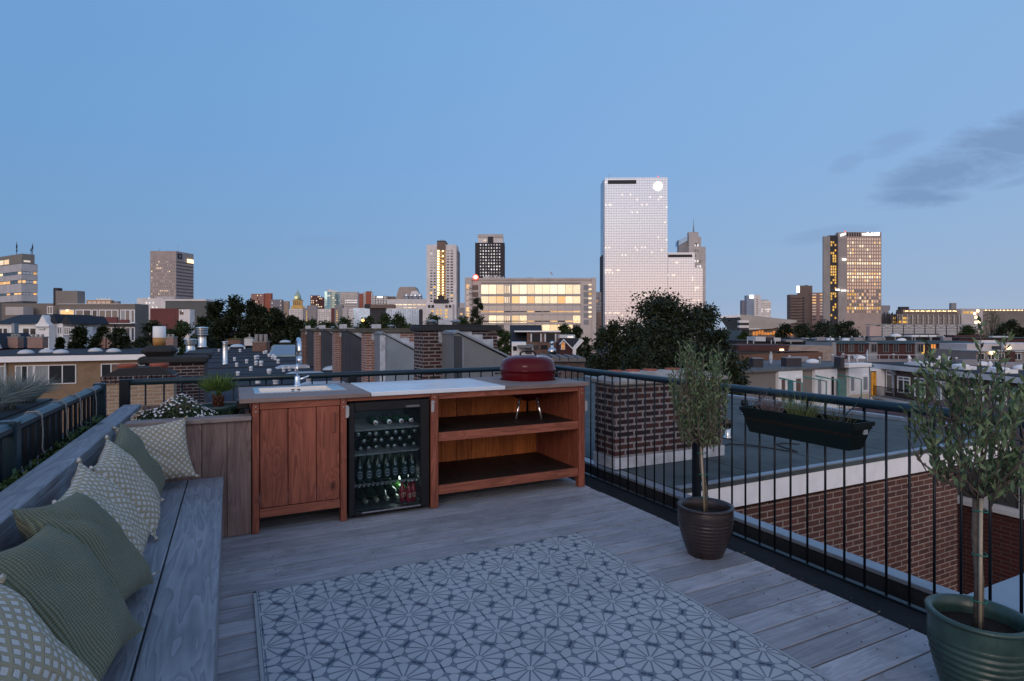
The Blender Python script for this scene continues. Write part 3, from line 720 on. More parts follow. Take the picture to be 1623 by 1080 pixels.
def build_bottles():
    gm=simple('green_bottle_glass',(.010,.030,.016),.07,0,.1,10,.6)
    m,tt,b=newmat('lit_green_bottle_glass'); b.inputs['Base Color'].default_value=(.035,.13,.02,1); b.inputs['Roughness'].default_value=.08; b.inputs['Transmission Weight'].default_value=.35  # brighter copy of the bottle glass, lamp glimmer put into its colour
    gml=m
    cap=simple('silver_cap',(.42,.43,.45),.35,.7,.1,20); capw=simple('white_cap',(.62,.60,.62),.4,0,.05,20); redm=simple('red_star',(.55,.03,.05),.4,0,.05,20)
    lab=simple('grey_blue_label',(.30,.36,.46),.5,0,.1,30); labd=simple('dark_label',(.04,.06,.08),.5,0,.1,20)
    rose=simple('red_drink_glass',(.38,.02,.05),.08,0,.1,10,.6); rl=simple('peach_label',(.62,.42,.33),.5,0,.1,30)
    prof=[(.0,.0),(.027,.0),(.0305,.006),(.0305,.118),(.026,.142),(.0155,.165),(.0125,.21),(.0135,.213)]
    body=MB().lathe(prof,18).mesh('bottle',gm); bodyl=MB().lathe(prof,18).mesh('bottle',gml)
    cm=MB().lathe([(.0135,.2135),(.0148,.216),(.0142,.224),(.0,.225)],14).mesh('cap',cap)
    cw=MB().lathe([(.0150,.2135),(.0175,.216),(.0170,.226),(.0,.227)],14); 
    cw=cw.mesh('cap',capw)
    star=MB(); star.prism([((.010 if k%2==0 else .0045)*math.cos(PI/2+k*PI/5),(.010 if k%2==0 else .0045)*math.sin(PI/2+k*PI/5)) for k in range(10)],.2275,.229,'z'); star=star.mesh('cap_star',redm)
    lb=MB()      # oval label wrapped on the glass, pale ring with a dark band
    def wrap(hw,hh,r,z,m):
        n=16; vs=[]; 
        for i in range(n):
            a=2*PI*i/n; th=hw*math.cos(a)/r; vs.append((r*math.sin(th),-r*math.cos(th),z+hh*math.sin(a)))
        vs.append((0,-r,z)); lb.add(vs,[(i,(i+1)%n,n) for i in range(n)],m)
    wrap(.021,.030,.0309,.066,0); wrap(.013,.020,.0312,.066,1); wrap(.016,.005,.0315,.066,0); wrap(.010,.012,.0309,.150*0+.1255,0)
    lb=lb.mesh('label',[lab,labd])
    def bottle(x,y,z,label,group,lying=False,tilt=0,c=0,lit=False,cat='bottle'):
        o=link('beer_bottle',bodyl if lit else body); o['label']=label; o['category']=cat; o['group']=group
        k=link('cap',cw if c else cm,o)
        if c: link('cap_star',star,k)
        link('label',lb,o)
        o.location=(x,y,z)
        if lying: o.rotation_euler=(R_(90),0,R_(tilt))     # neck towards the door
        else: o.rotation_euler=(0,0,R_(random.uniform(-12,12)))
        return o
    random.seed(11)
    X=lambda px: .0
    # top shelf: four with white and red caps
    for i,(x,z) in enumerate(((.985,.690),(1.085,.690),(1.165,.690),(1.262,.690))):
        bottle(x,4.56,z,'lying bottle with white and red star cap, on the top fridge shelf','bottles with star caps on the top shelf',True,random.uniform(-5,5),1)
    # second shelf: a stacked pile of lying bottles, caps forward
    for r_,(z,off,n) in enumerate(((.503,.87,7),(.556,.905,6),(.606,.865,7))):
        for k in range(n):
            bottle(off+k*.0685+random.uniform(-.004,.004),4.56+random.uniform(-.006,.01),z+random.uniform(-.003,.003),'silver capped green bottle lying in the stacked pile on the middle fridge shelf','lying bottles in the stacked pile',True,random.uniform(-4,4))
    for k in range(7):
        bottle(.872+k*.0675,4.375,.237,'green bottle with grey oval label standing upright on the wire fridge shelf','upright green bottles in a row',lit=False)
    for k in range(7):
        bottle(.880+k*.0675,4.452,.237,'green bottle standing in the second row behind the labelled upright bottles','upright green bottles of the second row',lit=k in (3,4,5))
    wprof=[(.0,.0),(.034,.0),(.038,.006),(.038,.19),(.033,.215),(.0155,.245),(.014,.298),(.0155,.300)]
    wb=MB().lathe(wprof,18).mesh('wine_bottle',gm); wbl=MB().lathe(wprof,18).mesh('wine_bottle',gml); fo=MB().lathe([(.0148,.250),(.0165,.253),(.0165,.300),(.014,.304),(.0,.304)],12).mesh('foil',simple('silver_foil',(.40,.42,.36),.35,.6,.1,20))
    for k in range(5):
        o=link('wine_bottle',wbl if k>=4 else wb); o['label']='dark green wine bottle lying tilted on the lowest fridge shelf'; o['category']='bottle'; o['group']='wine bottles lying at the bottom'
        link('foil',fo,o); o.location=(.862+k*.083,4.66,.165); o.rotation_euler=(R_(106),R_(0),R_(12))
    rp=[(.0,.0),(.022,.0),(.025,.005),(.025,.085),(.021,.102),(.0125,.12),(.011,.15),(.012,.152)]
    rb=MB().lathe(rp,16).mesh('soda_bottle',rose); rc=MB().lathe([(.012,.1525),(.0135,.155),(.013,.163),(.0,.164)],12).mesh('cap',capw)
    lb2=MB(); n=14; vs=[]
    for i in range(n):
        a=2*PI*i/n; th=.019*math.cos(a)/.0254; vs.append((.0254*math.sin(th),-.0254*math.cos(th),.052+.020*math.sin(a)))
    vs.append((0,-.0256,.052)); lb2.add(vs,[(i,(i+1)%n,n) for i in range(n)]); lb2=lb2.mesh('label',rl)
    for k,(x,y) in enumerate(((1.205,4.40),(1.248,4.36),(1.288,4.375))):
        o=link('soda_bottle',rb); o['label']='small red drink bottle standing by the fridge lamp on the lowest shelf'; o['category']='bottle'; o['group']='red drink bottles'
        link('cap',rc,o); link('label',lb2,o); o.location=(x,y,.0545); o.rotation_euler=(0,0,R_(8))
build_bottles()

# ---------------------------------------------------------------- kettle barbecue
def build_bbq():
    L=(2.515,4.77,.93); t=thing('kettle_barbecue','dark red enamel kettle barbecue set into the right end of the counter','barbecue',L,rz=R_(-26))
    red=None
    m,tt,b=newmat('red_enamel'); co=obj_co(tt)
    b.inputs['Base Color'].default_value=(.080,.003,.006,1); b.inputs['Specular IOR Level'].default_value=.22; b.inputs['Coat Weight'].default_value=.0; b.inputs['Coat Roughness'].default_value=.06
    tt.set(b.inputs['Roughness'],tt.math('MULTIPLY_ADD',tt.noise(co,6.0,5.0),.10,.05)); red=m
    r=.255
    bowl=MB().lathe([(.06,-.20),(.16,-.16),(.225,-.09),(.250,-.02),(r,.06),(r,.078),(r+.008,.082),(r+.008,.088)],48); part('bowl',bowl,red,t)
    lid=MB().lathe([(r+.010,.083),(r+.013,.088),(r+.010,.098),(r+.004,.104),(r,.135),(r*.965,.165),(r*.88,.192),(r*.72,.212),(r*.5,.224),(r*.25,.229),(.0,.230)],48); ld=part('lid',lid,red,t)
    h=MB(); h.tube([(-.075,0,.222),(-.070,0,.247),(-.045,0,.262),(0,0,.267),(.045,0,.262),(.070,0,.247),(.075,0,.222)],[.008,.009,.011,.011,.011,.009,.008],10); part('lid_handle',h,M_black,ld)
    v=MB().lathe([(.045,0),(.045,.005),(.012,.007),(.0,.012)],20,(.09,-.10,.214)); part('vent',v,M_steel,ld)
    for sx in (-1,1):
        s=MB(); s.box(-.05,.05,-.012,.012,.045,.066,0,.008); s.box(-.04,-.03,-.06,-.01,.05,.06); s.box(.03,.04,-.06,-.01,.05,.06)
        part('side_handle',s,M_black,t,loc=(sx*(r+.045),0,0),rot=(0,0,R_(-90*sx)))
    lm=simple('bright_aluminium',(.95,.94,.95),.18,.95,.03,20)
    for sx,sy in ((-1,-1),(1,-1)):
        g=MB(); g.tube([(sx*.075,sy*.17,-.145),(sx*.115,sy*.24,-.342)],.0105,10); part('leg',g,lm,t)
    g=MB(); g.tube([(0,.17,-.145),(0,.20,-.342)],.0105,10); part('leg',g,M_black,t)
build_bbq()

# ---------------------------------------------------------------- potted olive trees
def ribbed(prof_r,H,n,amp,wall=.018):
    """pot wall with horizontal ridges, open top with an inner wall"""
    pr=[(.02,.0)]
    for i in range(n*4+1):
        z=H*i/(n*4); r=prof_r(z/H)
        f=z/H
        rr=amp*math.cos(2*PI*i/4) if .14<f<.78 else 0
        pr.append((r+rr,z))
    R=prof_r(1.0)
    pr += [(R+.006,H-.004),(R+.008,H+.008),(R-.004,H+.013),(R-wall,H+.008),(R-wall-.002,H-.03),(R-wall-.008,H*.80)]
    return pr
def olive(label,loc,potname,pm,prof,H,nr,amp,tr_h,cr,cz0,cz1,seed,group,lean=(0,0),ntw=90,nl=17,ll=.046,lw=.011,stake=True,flare=1.0,sx=1.0):
    t=thing('potted_olive_tree',label,'potted tree',loc)
    pot=MB().lathe(ribbed(prof,H,nr,amp),44,cap=False); part('pot',pot,pm,t)
    s=MB(); R=prof(.86)-.018; s.lathe([(R,H*.845),(R*.6,H*.87),(.0,H*.875)],24,cap=False); part('soil',s,M_soil,t)
    rnd=random.Random(seed)
    top=Vector((lean[0],lean[1],tr_h))
    tk=MB(); pts=[Vector((0,0,H*.84)),Vector((lean[0]*.2+.004,lean[1]*.2-.003,H*.84+(tr_h-H)*.4)),Vector((lean[0]*.7-.004,lean[1]*.7+.003,H*.84+(tr_h-H)*.75)),top]
    tk.tube(pts,[.017,.0145,.0135,.012],10)
    tw=MB(); lv=MB()
    # scaffold branches from the head of the trunk, then leafy shoots
    tips=[]
    for i in range(13):
        a=2*PI*i/13+rnd.uniform(-.2,.2); el=rnd.uniform(.35,1.25)
        d=Vector((math.cos(a)*math.cos(el),math.sin(a)*math.cos(el),math.sin(el)))
        ln=(cz1-tr_h)*rnd.uniform(.35,.7); ln=min(ln,cr*1.0/max(.25,math.cos(el)))
        mid=top+d*ln*.5+Vector((0,0,-.01)); e=top+d*ln+Vector((0,0,.03))
        tk.tube([top-Vector((0,0,.03)),mid,e],[.008,.005,.003],6)
        tips += [mid,e,(mid+e)*.5]
    zc=(cz0+cz1)*.5
    for k in range(ntw):
        f=rnd.random()
        z=cz0+(cz1-cz0)*(.04+.70*rnd.random()**1.05)
        fz=(z-cz0)/(cz1-cz0)
        rad=cr*(.35+.65*math.sin(PI*min(1,.16+fz*.78)))*math.sqrt(rnd.random())
        a=rnd.uniform(0,2*PI); p=Vector((lean[0]+rad*math.cos(a)*sx,lean[1]+rad*math.sin(a),z))
        base=min(tips,key=lambda q:(q-p).length)
        out=Vector((math.cos(a)*rad/cr,math.sin(a)*rad/cr,0))
        d=(Vector((0,0,1.55))+out*rnd.uniform(.3,1.0)*flare+Vector((rnd.uniform(-.3,.3),rnd.uniform(-.3,.3),rnd.uniform(-.2,.2)))).normalized()
        ln=rnd.uniform(.11,.26)*(cz1-cz0)/.6
        q=p+d*ln
        tw.tube([base,base*.4+p*.6,p,p+d*ln*.55+out*.012,q],[.0032,.0026,.0022,.0018,.0009],5)
        axis=d.orthogonal().normalized()
        m=int(nl*rnd.uniform(.7,1.2))
        for j in range(m):
            fr=(j+1)/m; c=p+d*ln*fr*1.0
            rot=Matrix.Rotation((j%2)*PI+ (j//2)*PI*.5+rnd.uniform(-.4,.4),3,d)
            side=rot@axis
            ld=(side*rnd.uniform(.40,.85)+d*rnd.uniform(.55,1.25)).normalized()
            k2=1.0 if fr<.8 else .75
            lv.leaf(c,ld,ll*rnd.uniform(.7,1.2)*k2,lw*rnd.uniform(.8,1.2),None,0,rnd.uniform(-.25,.3))
    part('trunk',tk,M_bark,t); part('twigs',tw,M_bark,t); part('leaves',lv,M_olive,t)
    if stake:
        st=MB(); st.tube([(-.018,-.014,H*.82),(-.020+lean[0]*.8,-.014,tr_h-.02)],.006,7); part('stake',st,simple('bamboo',(.36,.30,.22),.6,0,.15,30),t)
        for z in (H+.06,H+.5*(tr_h-H),tr_h-.07):
            n=14; c=Vector((-.004+lean[0]*(z-H)/(tr_h-H),-.004,z))
            ti=MB(); ti.tube([c+Vector((.026*math.cos(2*PI*i/n),.022*math.sin(2*PI*i/n),.003*math.sin(i))) for i in range(n+1)],.0022,5)
            part('tie',ti,simple('green_tie',(.01,.16,.12),.5,0,.1,10),t)
    return t
M_potb=simple('dark_brown_glaze',(.030,.022,.022),.30,0,.3,7,.5,bmp=.15,stain=.3)
M_potg=simple('green_glaze',(.028,.058,.050),.30,0,.45,6,.5,bmp=.15,stain=.55)
olive('young olive tree in a ribbed dark brown pot beside the rug','' and None or (2.655,2.665,0),'pot',M_potb,lambda f:.105+.062*math.sin(PI*.5*min(1,f*1.15)) if f<.9 else .167-.004*(f-.9)*10,.295,13,.0022,.70,.165,.62,1.26,21,None,lean=(-.035,.0),ntw=138,nl=19,ll=.042,lw=.0105,flare=.40)
olive('larger olive tree in a ribbed green glazed pot at the right edge','' and None or (2.515,1.150,0),'pot',M_potg,lambda f:.098+.059*math.sin(PI*.5*min(1,f*1.15)),.325,13,.0046,.79,.188,.72,1.325,8,None,lean=(.012,.01),ntw=92,nl=16,ll=.048,lw=.0135,flare=1.0)

# ---------------------------------------------------------------- flower box on the right railing
def build_flowerbox():
    L=(3.105,2.335,.73); t=thing('railing_flower_box','dark green plastic flower box hung on the right railing, planted with dry herbs','flower box',L)
    m=simple('dark_green_plastic',(.004,.011,.011),.45,0,.15,10,.3)
    b=MB(); n=[(-.058,-.335),(.058,-.335),(.058,.335),(-.058,.335)]; o=[(-.085,-.385),(.085,-.385),(.085,.385),(-.085,.385)]
    zs=[(0,0.0),(.5,.075),(.52,.085),(.86,.135),(1.0,.136),(1.0,.160),(.90,.160),(.88,.118)]
    vs=[]
    for f,z in zs:
        for p,q in zip(n,o): 
            e=1.06 if (.99<f) else 1.0
            vs.append(((p[0]+(q[0]-p[0])*f)*e,(p[1]+(q[1]-p[1])*f)*(1.01 if e>1 else 1),z))
    fs=[(0,3,2,1)]
    for k in range(len(zs)-1):
        for i in range(4): j=(i+1)%4; fs.append((k*4+i,k*4+j,k*4+4+j,k*4+4+i))
    b.add(vs,fs); part('box',b,m,t)
    s=MB(); s.box(-.074,.074,-.36,.36,.08,.125); part('soil',s,M_soil,t)
    for y in (-.30,.30):
        h=MB(); h.tube([(-.088,y,.150),(-.02,y,.20),(.06,y,.24),(.095,y,.283),(.122,y,.270),(.125,y,.20)],.0038,6); part('hook',h,M_rail,t)
    r=MB(); r.box(.02,.05,-.374,-.362,.09,.125); part('sticker',r,simple('white_sticker',(.5,.55,.58),.5,0,.4,60),t)
    def tuft(name,label,y,n,h,spread,mat,w,seed,cat):
        rnd=random.Random(seed); g=MB()
        for i in range(n):
            a=rnd.uniform(0,2*PI); rr=rnd.uniform(0,.05); p=Vector((rr*math.cos(a)*.9,rr*math.sin(a)*1.4,0))
            d=Vector((math.cos(a)*spread*rnd.random(),math.sin(a)*spread*rnd.random(),1)).normalized(); l=h*rnd.uniform(.45,1.1)
            q=p+d*l*.5; e=p+d*l+Vector((math.cos(a),math.sin(a),-.4))*l*.22*rnd.random()
            sd=d.cross(Vector((rnd.uniform(-1,1),rnd.uniform(-1,1),.1))).normalized()*w
            g.add([p-sd,p+sd,q+sd*.8,q-sd*.8,e],[(0,1,2,3),(3,2,4)])
        solo(name,g,mat,label,cat,(L[0],y,.85))
    tuft('dry_lavender','dry purple grey lavender tuft in the left part of the flower box',2.56,170,.17,.9,leafmat('dry_stem',(.10,.075,.085),(.24,.19,.20)),.0016,2,'plant')
    tuft('green_herb','green grassy herb tuft in the middle of the flower box',2.33,240,.19,1.0,leafmat('herb_green',(.06,.085,.03),(.17,.21,.09)),.0016,3,'plant')
    tuft('low_herb','low dark sprig at the right end of the flower box',2.10,70,.13,.9,leafmat('dark_sprig',(.03,.035,.02),(.09,.09,.04)),.002,4,'plant')
build_flowerbox()

# ---------------------------------------------------------------- plants in the planters on the left
def build_plants():
    rnd=random.Random(4)
    # daisy bush
    g=MB(); fl=MB()
    for i in range(2600):
        u=Vector((rnd.gauss(0,1),rnd.gauss(0,1),abs(rnd.gauss(0,1)))).normalized()*rnd.random()**.4
        p=Vector((u.x*.27,u.y*.20,u.z*.155*(1+.25*math.sin(u.x*5+1))))
        g.leaf(p,(rnd.uniform(-1,1),rnd.uniform(-1,1),rnd.uniform(0,1.3)),rnd.uniform(.014,.028),rnd.uniform(.006,.011))
    for i in range(330):
        u=Vector((rnd.gauss(0,1),rnd.gauss(0,1),abs(rnd.gauss(0,1))+.1)).normalized()
        p=Vector((u.x*.275,u.y*.205,u.z*.162*(1+.25*math.sin(u.x*5+1))+.004)); r=rnd.uniform(.004,.0085)
        n=(u+Vector((0,-.2,.5))).normalized(); a=n.orthogonal().normalized(); c=n.cross(a); k=7
        fl.add([p+(a*math.cos(2*PI*j/k)+c*math.sin(2*PI*j/k))*r for j in range(k)]+[p+n*.003],[(j,(j+1)%k,k) for j in range(k)])
    t=thing('daisy_bush','dark green bush speckled with tiny white flowers in the wooden planter','bush',(-.34,4.58,.745))
    part('foliage',g,leafmat('daisy_leaf',(.018,.035,.012),(.06,.09,.035)),t); part('flowers',fl,simple('petal_white',(.62,.60,.62),.7,0,.1,20),t,stuff=True)
    # palm in a round pot
    t=thing('fan_palm','small green fan palm in a wide round pot standing in the wooden planter','palm',(-.085,4.80,.75))
    pp=MB().lathe([(.12,-.0),(.165,.06),(.17,.085),(.158,.085),(.15,.05)],30,cap=False,sy=.8); part('pot',pp,simple('blue_green_pot',(.02,.05,.05),.3,0,.2,8),t)
    so=MB().lathe([(.152,.055),(.0,.062)],24,cap=False,sy=.8); part('soil',so,simple('orange_soil',(.12,.055,.025),.9,0,.4,40),t)
    st=MB(); st.tube([(0,0,.055),(.0,.004,.10),(-.004,.0,.15)],[.034,.030,.022],10)
    for i in range(26):
        a=i*2.4; z=.07+.075*i/26; st.tube([(.028*math.cos(a),.028*math.sin(a),z),(.042*math.cos(a),.042*math.sin(a),z+.03)],[.008,.003],5)
    part('trunk',st,simple('palm_fibre',(.10,.045,.03),.9,0,.4,50,.2,bmp=.8),t)
    lv=MB()
    for i in range(11):
        a=2*PI*i/11+rnd.uniform(-.2,.2); el=rnd.uniform(.45,1.35)
        d=Vector((math.cos(a)*math.cos(el),math.sin(a)*math.cos(el),math.sin(el))); p0=Vector((0,0,.15)); hub=p0+d*rnd.uniform(.035,.07)
        lv.tube([p0,hub],[.004,.003],5)
        nrm=d.cross(Vector((-math.sin(a),math.cos(a),0))).normalized(); s=d.cross(nrm)
        for k in range(13):
            th=(k-6)/6*1.15; bd=(d*math.cos(th)+s*math.sin(th)+Vector((0,0,-.08))).normalized(); l=rnd.uniform(.135,.185)*(1-.12*abs(th))
            lv.leaf(hub,bd,l,.011,nrm,0,-.12)
    part('fronds',lv,M_palm,t)
    # loose ground plants between them
    g=MB()
    for i in range(420):
        p=Vector((rnd.gauss(0,.06),rnd.gauss(0,.05),0)); g.leaf(p,(rnd.uniform(-.8,.8),rnd.uniform(-.8,.8),1),rnd.uniform(.04,.09),.008)
    solo('herb_clump',g,leafmat('herb_clump_leaf',(.02,.05,.015),(.07,.12,.03)),'low green herb clump between the daisy bush and the palm','plant',(-.16,4.62,.745))
    # ivy behind the bench top rail
    g=MB()
    for i in range(2600):
        y=rnd.uniform(1.2,5.1); k=.5+.5*mnoise.noise(Vector((y*2.1,3,0)))
        p=Vector((-.79+rnd.uniform(-.035,.03),y,.64+rnd.random()*.19*(.35+.9*k)))
        g.leaf(p,(rnd.uniform(-1,1),rnd.uniform(-1,1),rnd.uniform(-.6,1)),rnd.uniform(.02,.042),rnd.uniform(.016,.03))
    solo('ivy',g,M_ivy,'dark ivy trailing between the bench top rail and the left railing','ivy',kind='stuff')
    # trough with blue fescue outside the left railing
    tr=MB(); tr.box(-.16,.16,-1.6,1.35,.0,.30,0,.01); tr.box(-.13,.13,-1.57,1.32,.301,.31)
    solo('grass_trough',tr,simple('dark_trough',(.02,.022,.026),.6,0,.2,4),'long dark trough behind the left railing holding blue grass','trough',(-1.22,3.55,.62))
    labs=('blue grey grass tuft at the far end of the trough','second blue grey grass tuft from the far end of the trough','blue grey grass tuft in the middle of the trough','blue grey grass tuft cut off by the left photo edge')
    for i,(y,s) in enumerate(((4.72,.9),(4.35,1.0),(3.95,1.0),(3.5,1.0))):
        r2=random.Random(30+i); g=MB()
        for k in range(650):
            a=r2.uniform(0,2*PI); sp=r2.random()**.7*1.15; l=r2.uniform(.15,.27)*s
            d=Vector((math.cos(a)*sp,math.sin(a)*sp,1)).normalized(); p=Vector((math.cos(a),math.sin(a),0))*.05*r2.random()
            q=p+d*l*.55; e=p+d*l+Vector((math.cos(a)*.06,math.sin(a)*.06,-.05))*sp
            sd=d.cross(Vector((r2.uniform(-1,1),r2.uniform(-1,1),0))).normalized()*.0015
            g.add([p-sd,p+sd,q+sd,q-sd,e],[(0,1,2,3),(3,2,4)])
        solo('blue_fescue',g,M_fesc,labs[i],'grass tuft',(-1.20,y,.93),group='blue grass tufts in the trough')
build_plants()
# ================================================================ roofs and chimneys near the terrace
def chimney_pots(b,xs,y,z,r=.09,h=.16,m=0):
    for x in xs: b.lathe([(r,0),(r*1.05,h*.5),(r*1.15,h*.6),(r*1.15,h),(r*.8,h),(r*.75,h*.4)],16,(x,y,z),m,cap=False)
def build_near():
    rr=random.Random(12); g=MB()
    for i in range(330):
        y=rr.gauss(2.35,.55); x=3.02+rr.gauss(0,.07)
        if 2.87<x<3.17: g.leaf((x,y,-.133+rr.random()*.004),(rr.uniform(-1,1),rr.uniform(-1,1),rr.uniform(0,.25)),rr.uniform(.01,.03),rr.uniform(.004,.009))
    o=solo('leaf_litter',g,leafmat('dry_litter',(.05,.035,.02),(.28,.22,.15)),'dry leaf litter scattered in the dark gutter strip','leaf litter',kind='stuff')
    # zinc capped parapet outside the right railing, with a stub wall
    t=thing('roof_parapet','low dark parapet with pale zinc coping running below the right railing','parapet',(3.45,0,-.5))
    b=MB(); b.box(-.045,.045,-3,5.5,0,.46); part('wall',b,M_bit,t)
    b=MB(); b.box(-.055,.055,-3,5.5,.462,.49,0,.004); part('coping',b,M_zinc,t)
    t=thing('stub_wall','short brick stub wall with flat zinc top behind the larger olive tree','wall',(3.86,1.50,-3))
    b=MB(); b.box(-.34,.36,-.16,.16,0,2.92); part('wall',b,M_brickr,t)
    b=MB(); b.box(-.35,.39,-.20,.20,2.922,2.955,0,.004); part('coping',b,M_zinc,t)
    # neighbour with the brick side wall
    t=thing('neighbour_house','brick neighbour house with white fascia and flat grey roof beyond the right railing','house',(5.8,3.9,GZ))
    o=Vector((5.8,3.9,GZ)); T=-GZ
    b=MB(); b.box(3.56-o.x,8.05-o.x,0.0,10,0,T-.30); part('wall',b,M_brickr,t)
    b=MB(); b.box(3.52-o.x,9.25-o.x,-.06,10.1,T-.252,T-.05); part('fascia',b,M_fascia,t)
    b=MB(); b.box(3.52-o.x,9.27-o.x,-.064,10.12,T-.048,T-.005); part('roof',b,M_roofg,t)
    b=MB(); b.box(3.52-o.x,9.30-o.x,-.070,.0,T-.004,T+.012,0,.003); b.box(9.18-o.x,9.30-o.x,.002,10.1,T-.004,T+.05,0,.004); part('roof_edge',b,M_zinc,t)
    sm=MB()
    for x in (4.6,5.7,6.8,7.9): sm.box(x-o.x-.003,x-o.x+.003,.0,10,T-.004,T-.002)
    part('felt_seam',sm,M_dark,t,stuff=True)
    cb=MB(); pts=[(5.1+.5*math.sin(i*.5)*.3+i*.11-o.x,.95+.28*math.sin(i*.8)-i*.03,T+.002) for i in range(12)]
    cb.tube(pts,.008,6); solo('black_cable',cb,M_dark,'loose black cable curling on the grey neighbour roof','cable',o)
    for (px,py,h,l) in ((1152.6,694,.24,'short metal vent pipe with black cap, on the grey roof close to the brick chimney'),(1180,656,.24,'metal vent pipe with black cap farther back on the grey roof, near the flower box')):
        p=at_z(px,py,0.0); t=thing('vent_pipe',l,'vent pipe',p,group='vent pipes on the grey roof')
        b=MB().lathe([(.075,0),(.045,.02),(.042,.03),(.042,.14)],16); part('pipe',b,M_steel,t)
        b=MB().lathe([(.055,.135),(.058,.14),(.058,.22),(.05,.235),(.0,.24)],16); part('cap',b,M_black,t)
    t=thing('brick_chimney','wide dark brick chimney with concrete cap just behind the right railing','chimney',(4.17,4.83,0))
    b=MB(); b.box(-.73,.73,-.17,.18,.0,.83); part('stack',b,M_brickd,t)
    b=MB(); b.box(-.745,.745,-.185,.195,.001,.11); part('flashing',b,M_lead,t)
    b=MB(); zs=((.75,.20,.832),(.77,.22,.85),(.77,.22,.88),(.45,.07,.96)); vs=[];fs=[]
    for x,y,z in zs: vs+=[(-x,-y,z),(x,-y,z),(x,y,z),(-x,y,z)]
    for k in range(3):
        for i in range(4): j=(i+1)%4; fs.append((k*4+i,k*4+j,k*4+4+j,k*4+4+i))
    fs+=[(3,2,1,0),(12,13,14,15)]; b.add(vs,fs); part('cap',b,M_conc,t)
    for x in (-.60,-.38,-.15,.16,.50):
        b=MB(); chimney_pots(b,[x],0,.90,.068,.075); part('chimney_pot',b,M_terra,t)
    # dark side building with the arched window, seen past the corner
    t=thing('dark_brick_house','dark maroon brick house wall with a white framed window at the far right','house',(10.0,0,GZ))
    b=MB(); b.box(0,6,-4,3.9,0,T-.35); b.box(0,6,3.9,8,0,T-.35); part('wall',b,M_brickm,t)
    w=MB(); y0,y1,z0,z1=4.0,4.9,T-1.2,T-.62
    w.box(-.06,.02,y0,y1,z0,z0+.06); w.box(-.06,.02,y0,y1,z1-.06,z1); 
    for y in (y0,(y0+y1)/2-.03,y1-.06): w.box(-.058,.018,y,y+.06,z0+.06,z1-.06)
    wd=part('window',w,M_whited,t); p=MB(); p.box(-.02,.0,y0+.05,y1-.05,z0+.05,z1-.05); part('pane',p,W_dim,wd)
    s=MB(); s.box(-.10,.0,y0-.08,y1+.08,z0-.05,z0-.003); part('sill',s,M_whited,wd)
build_near()

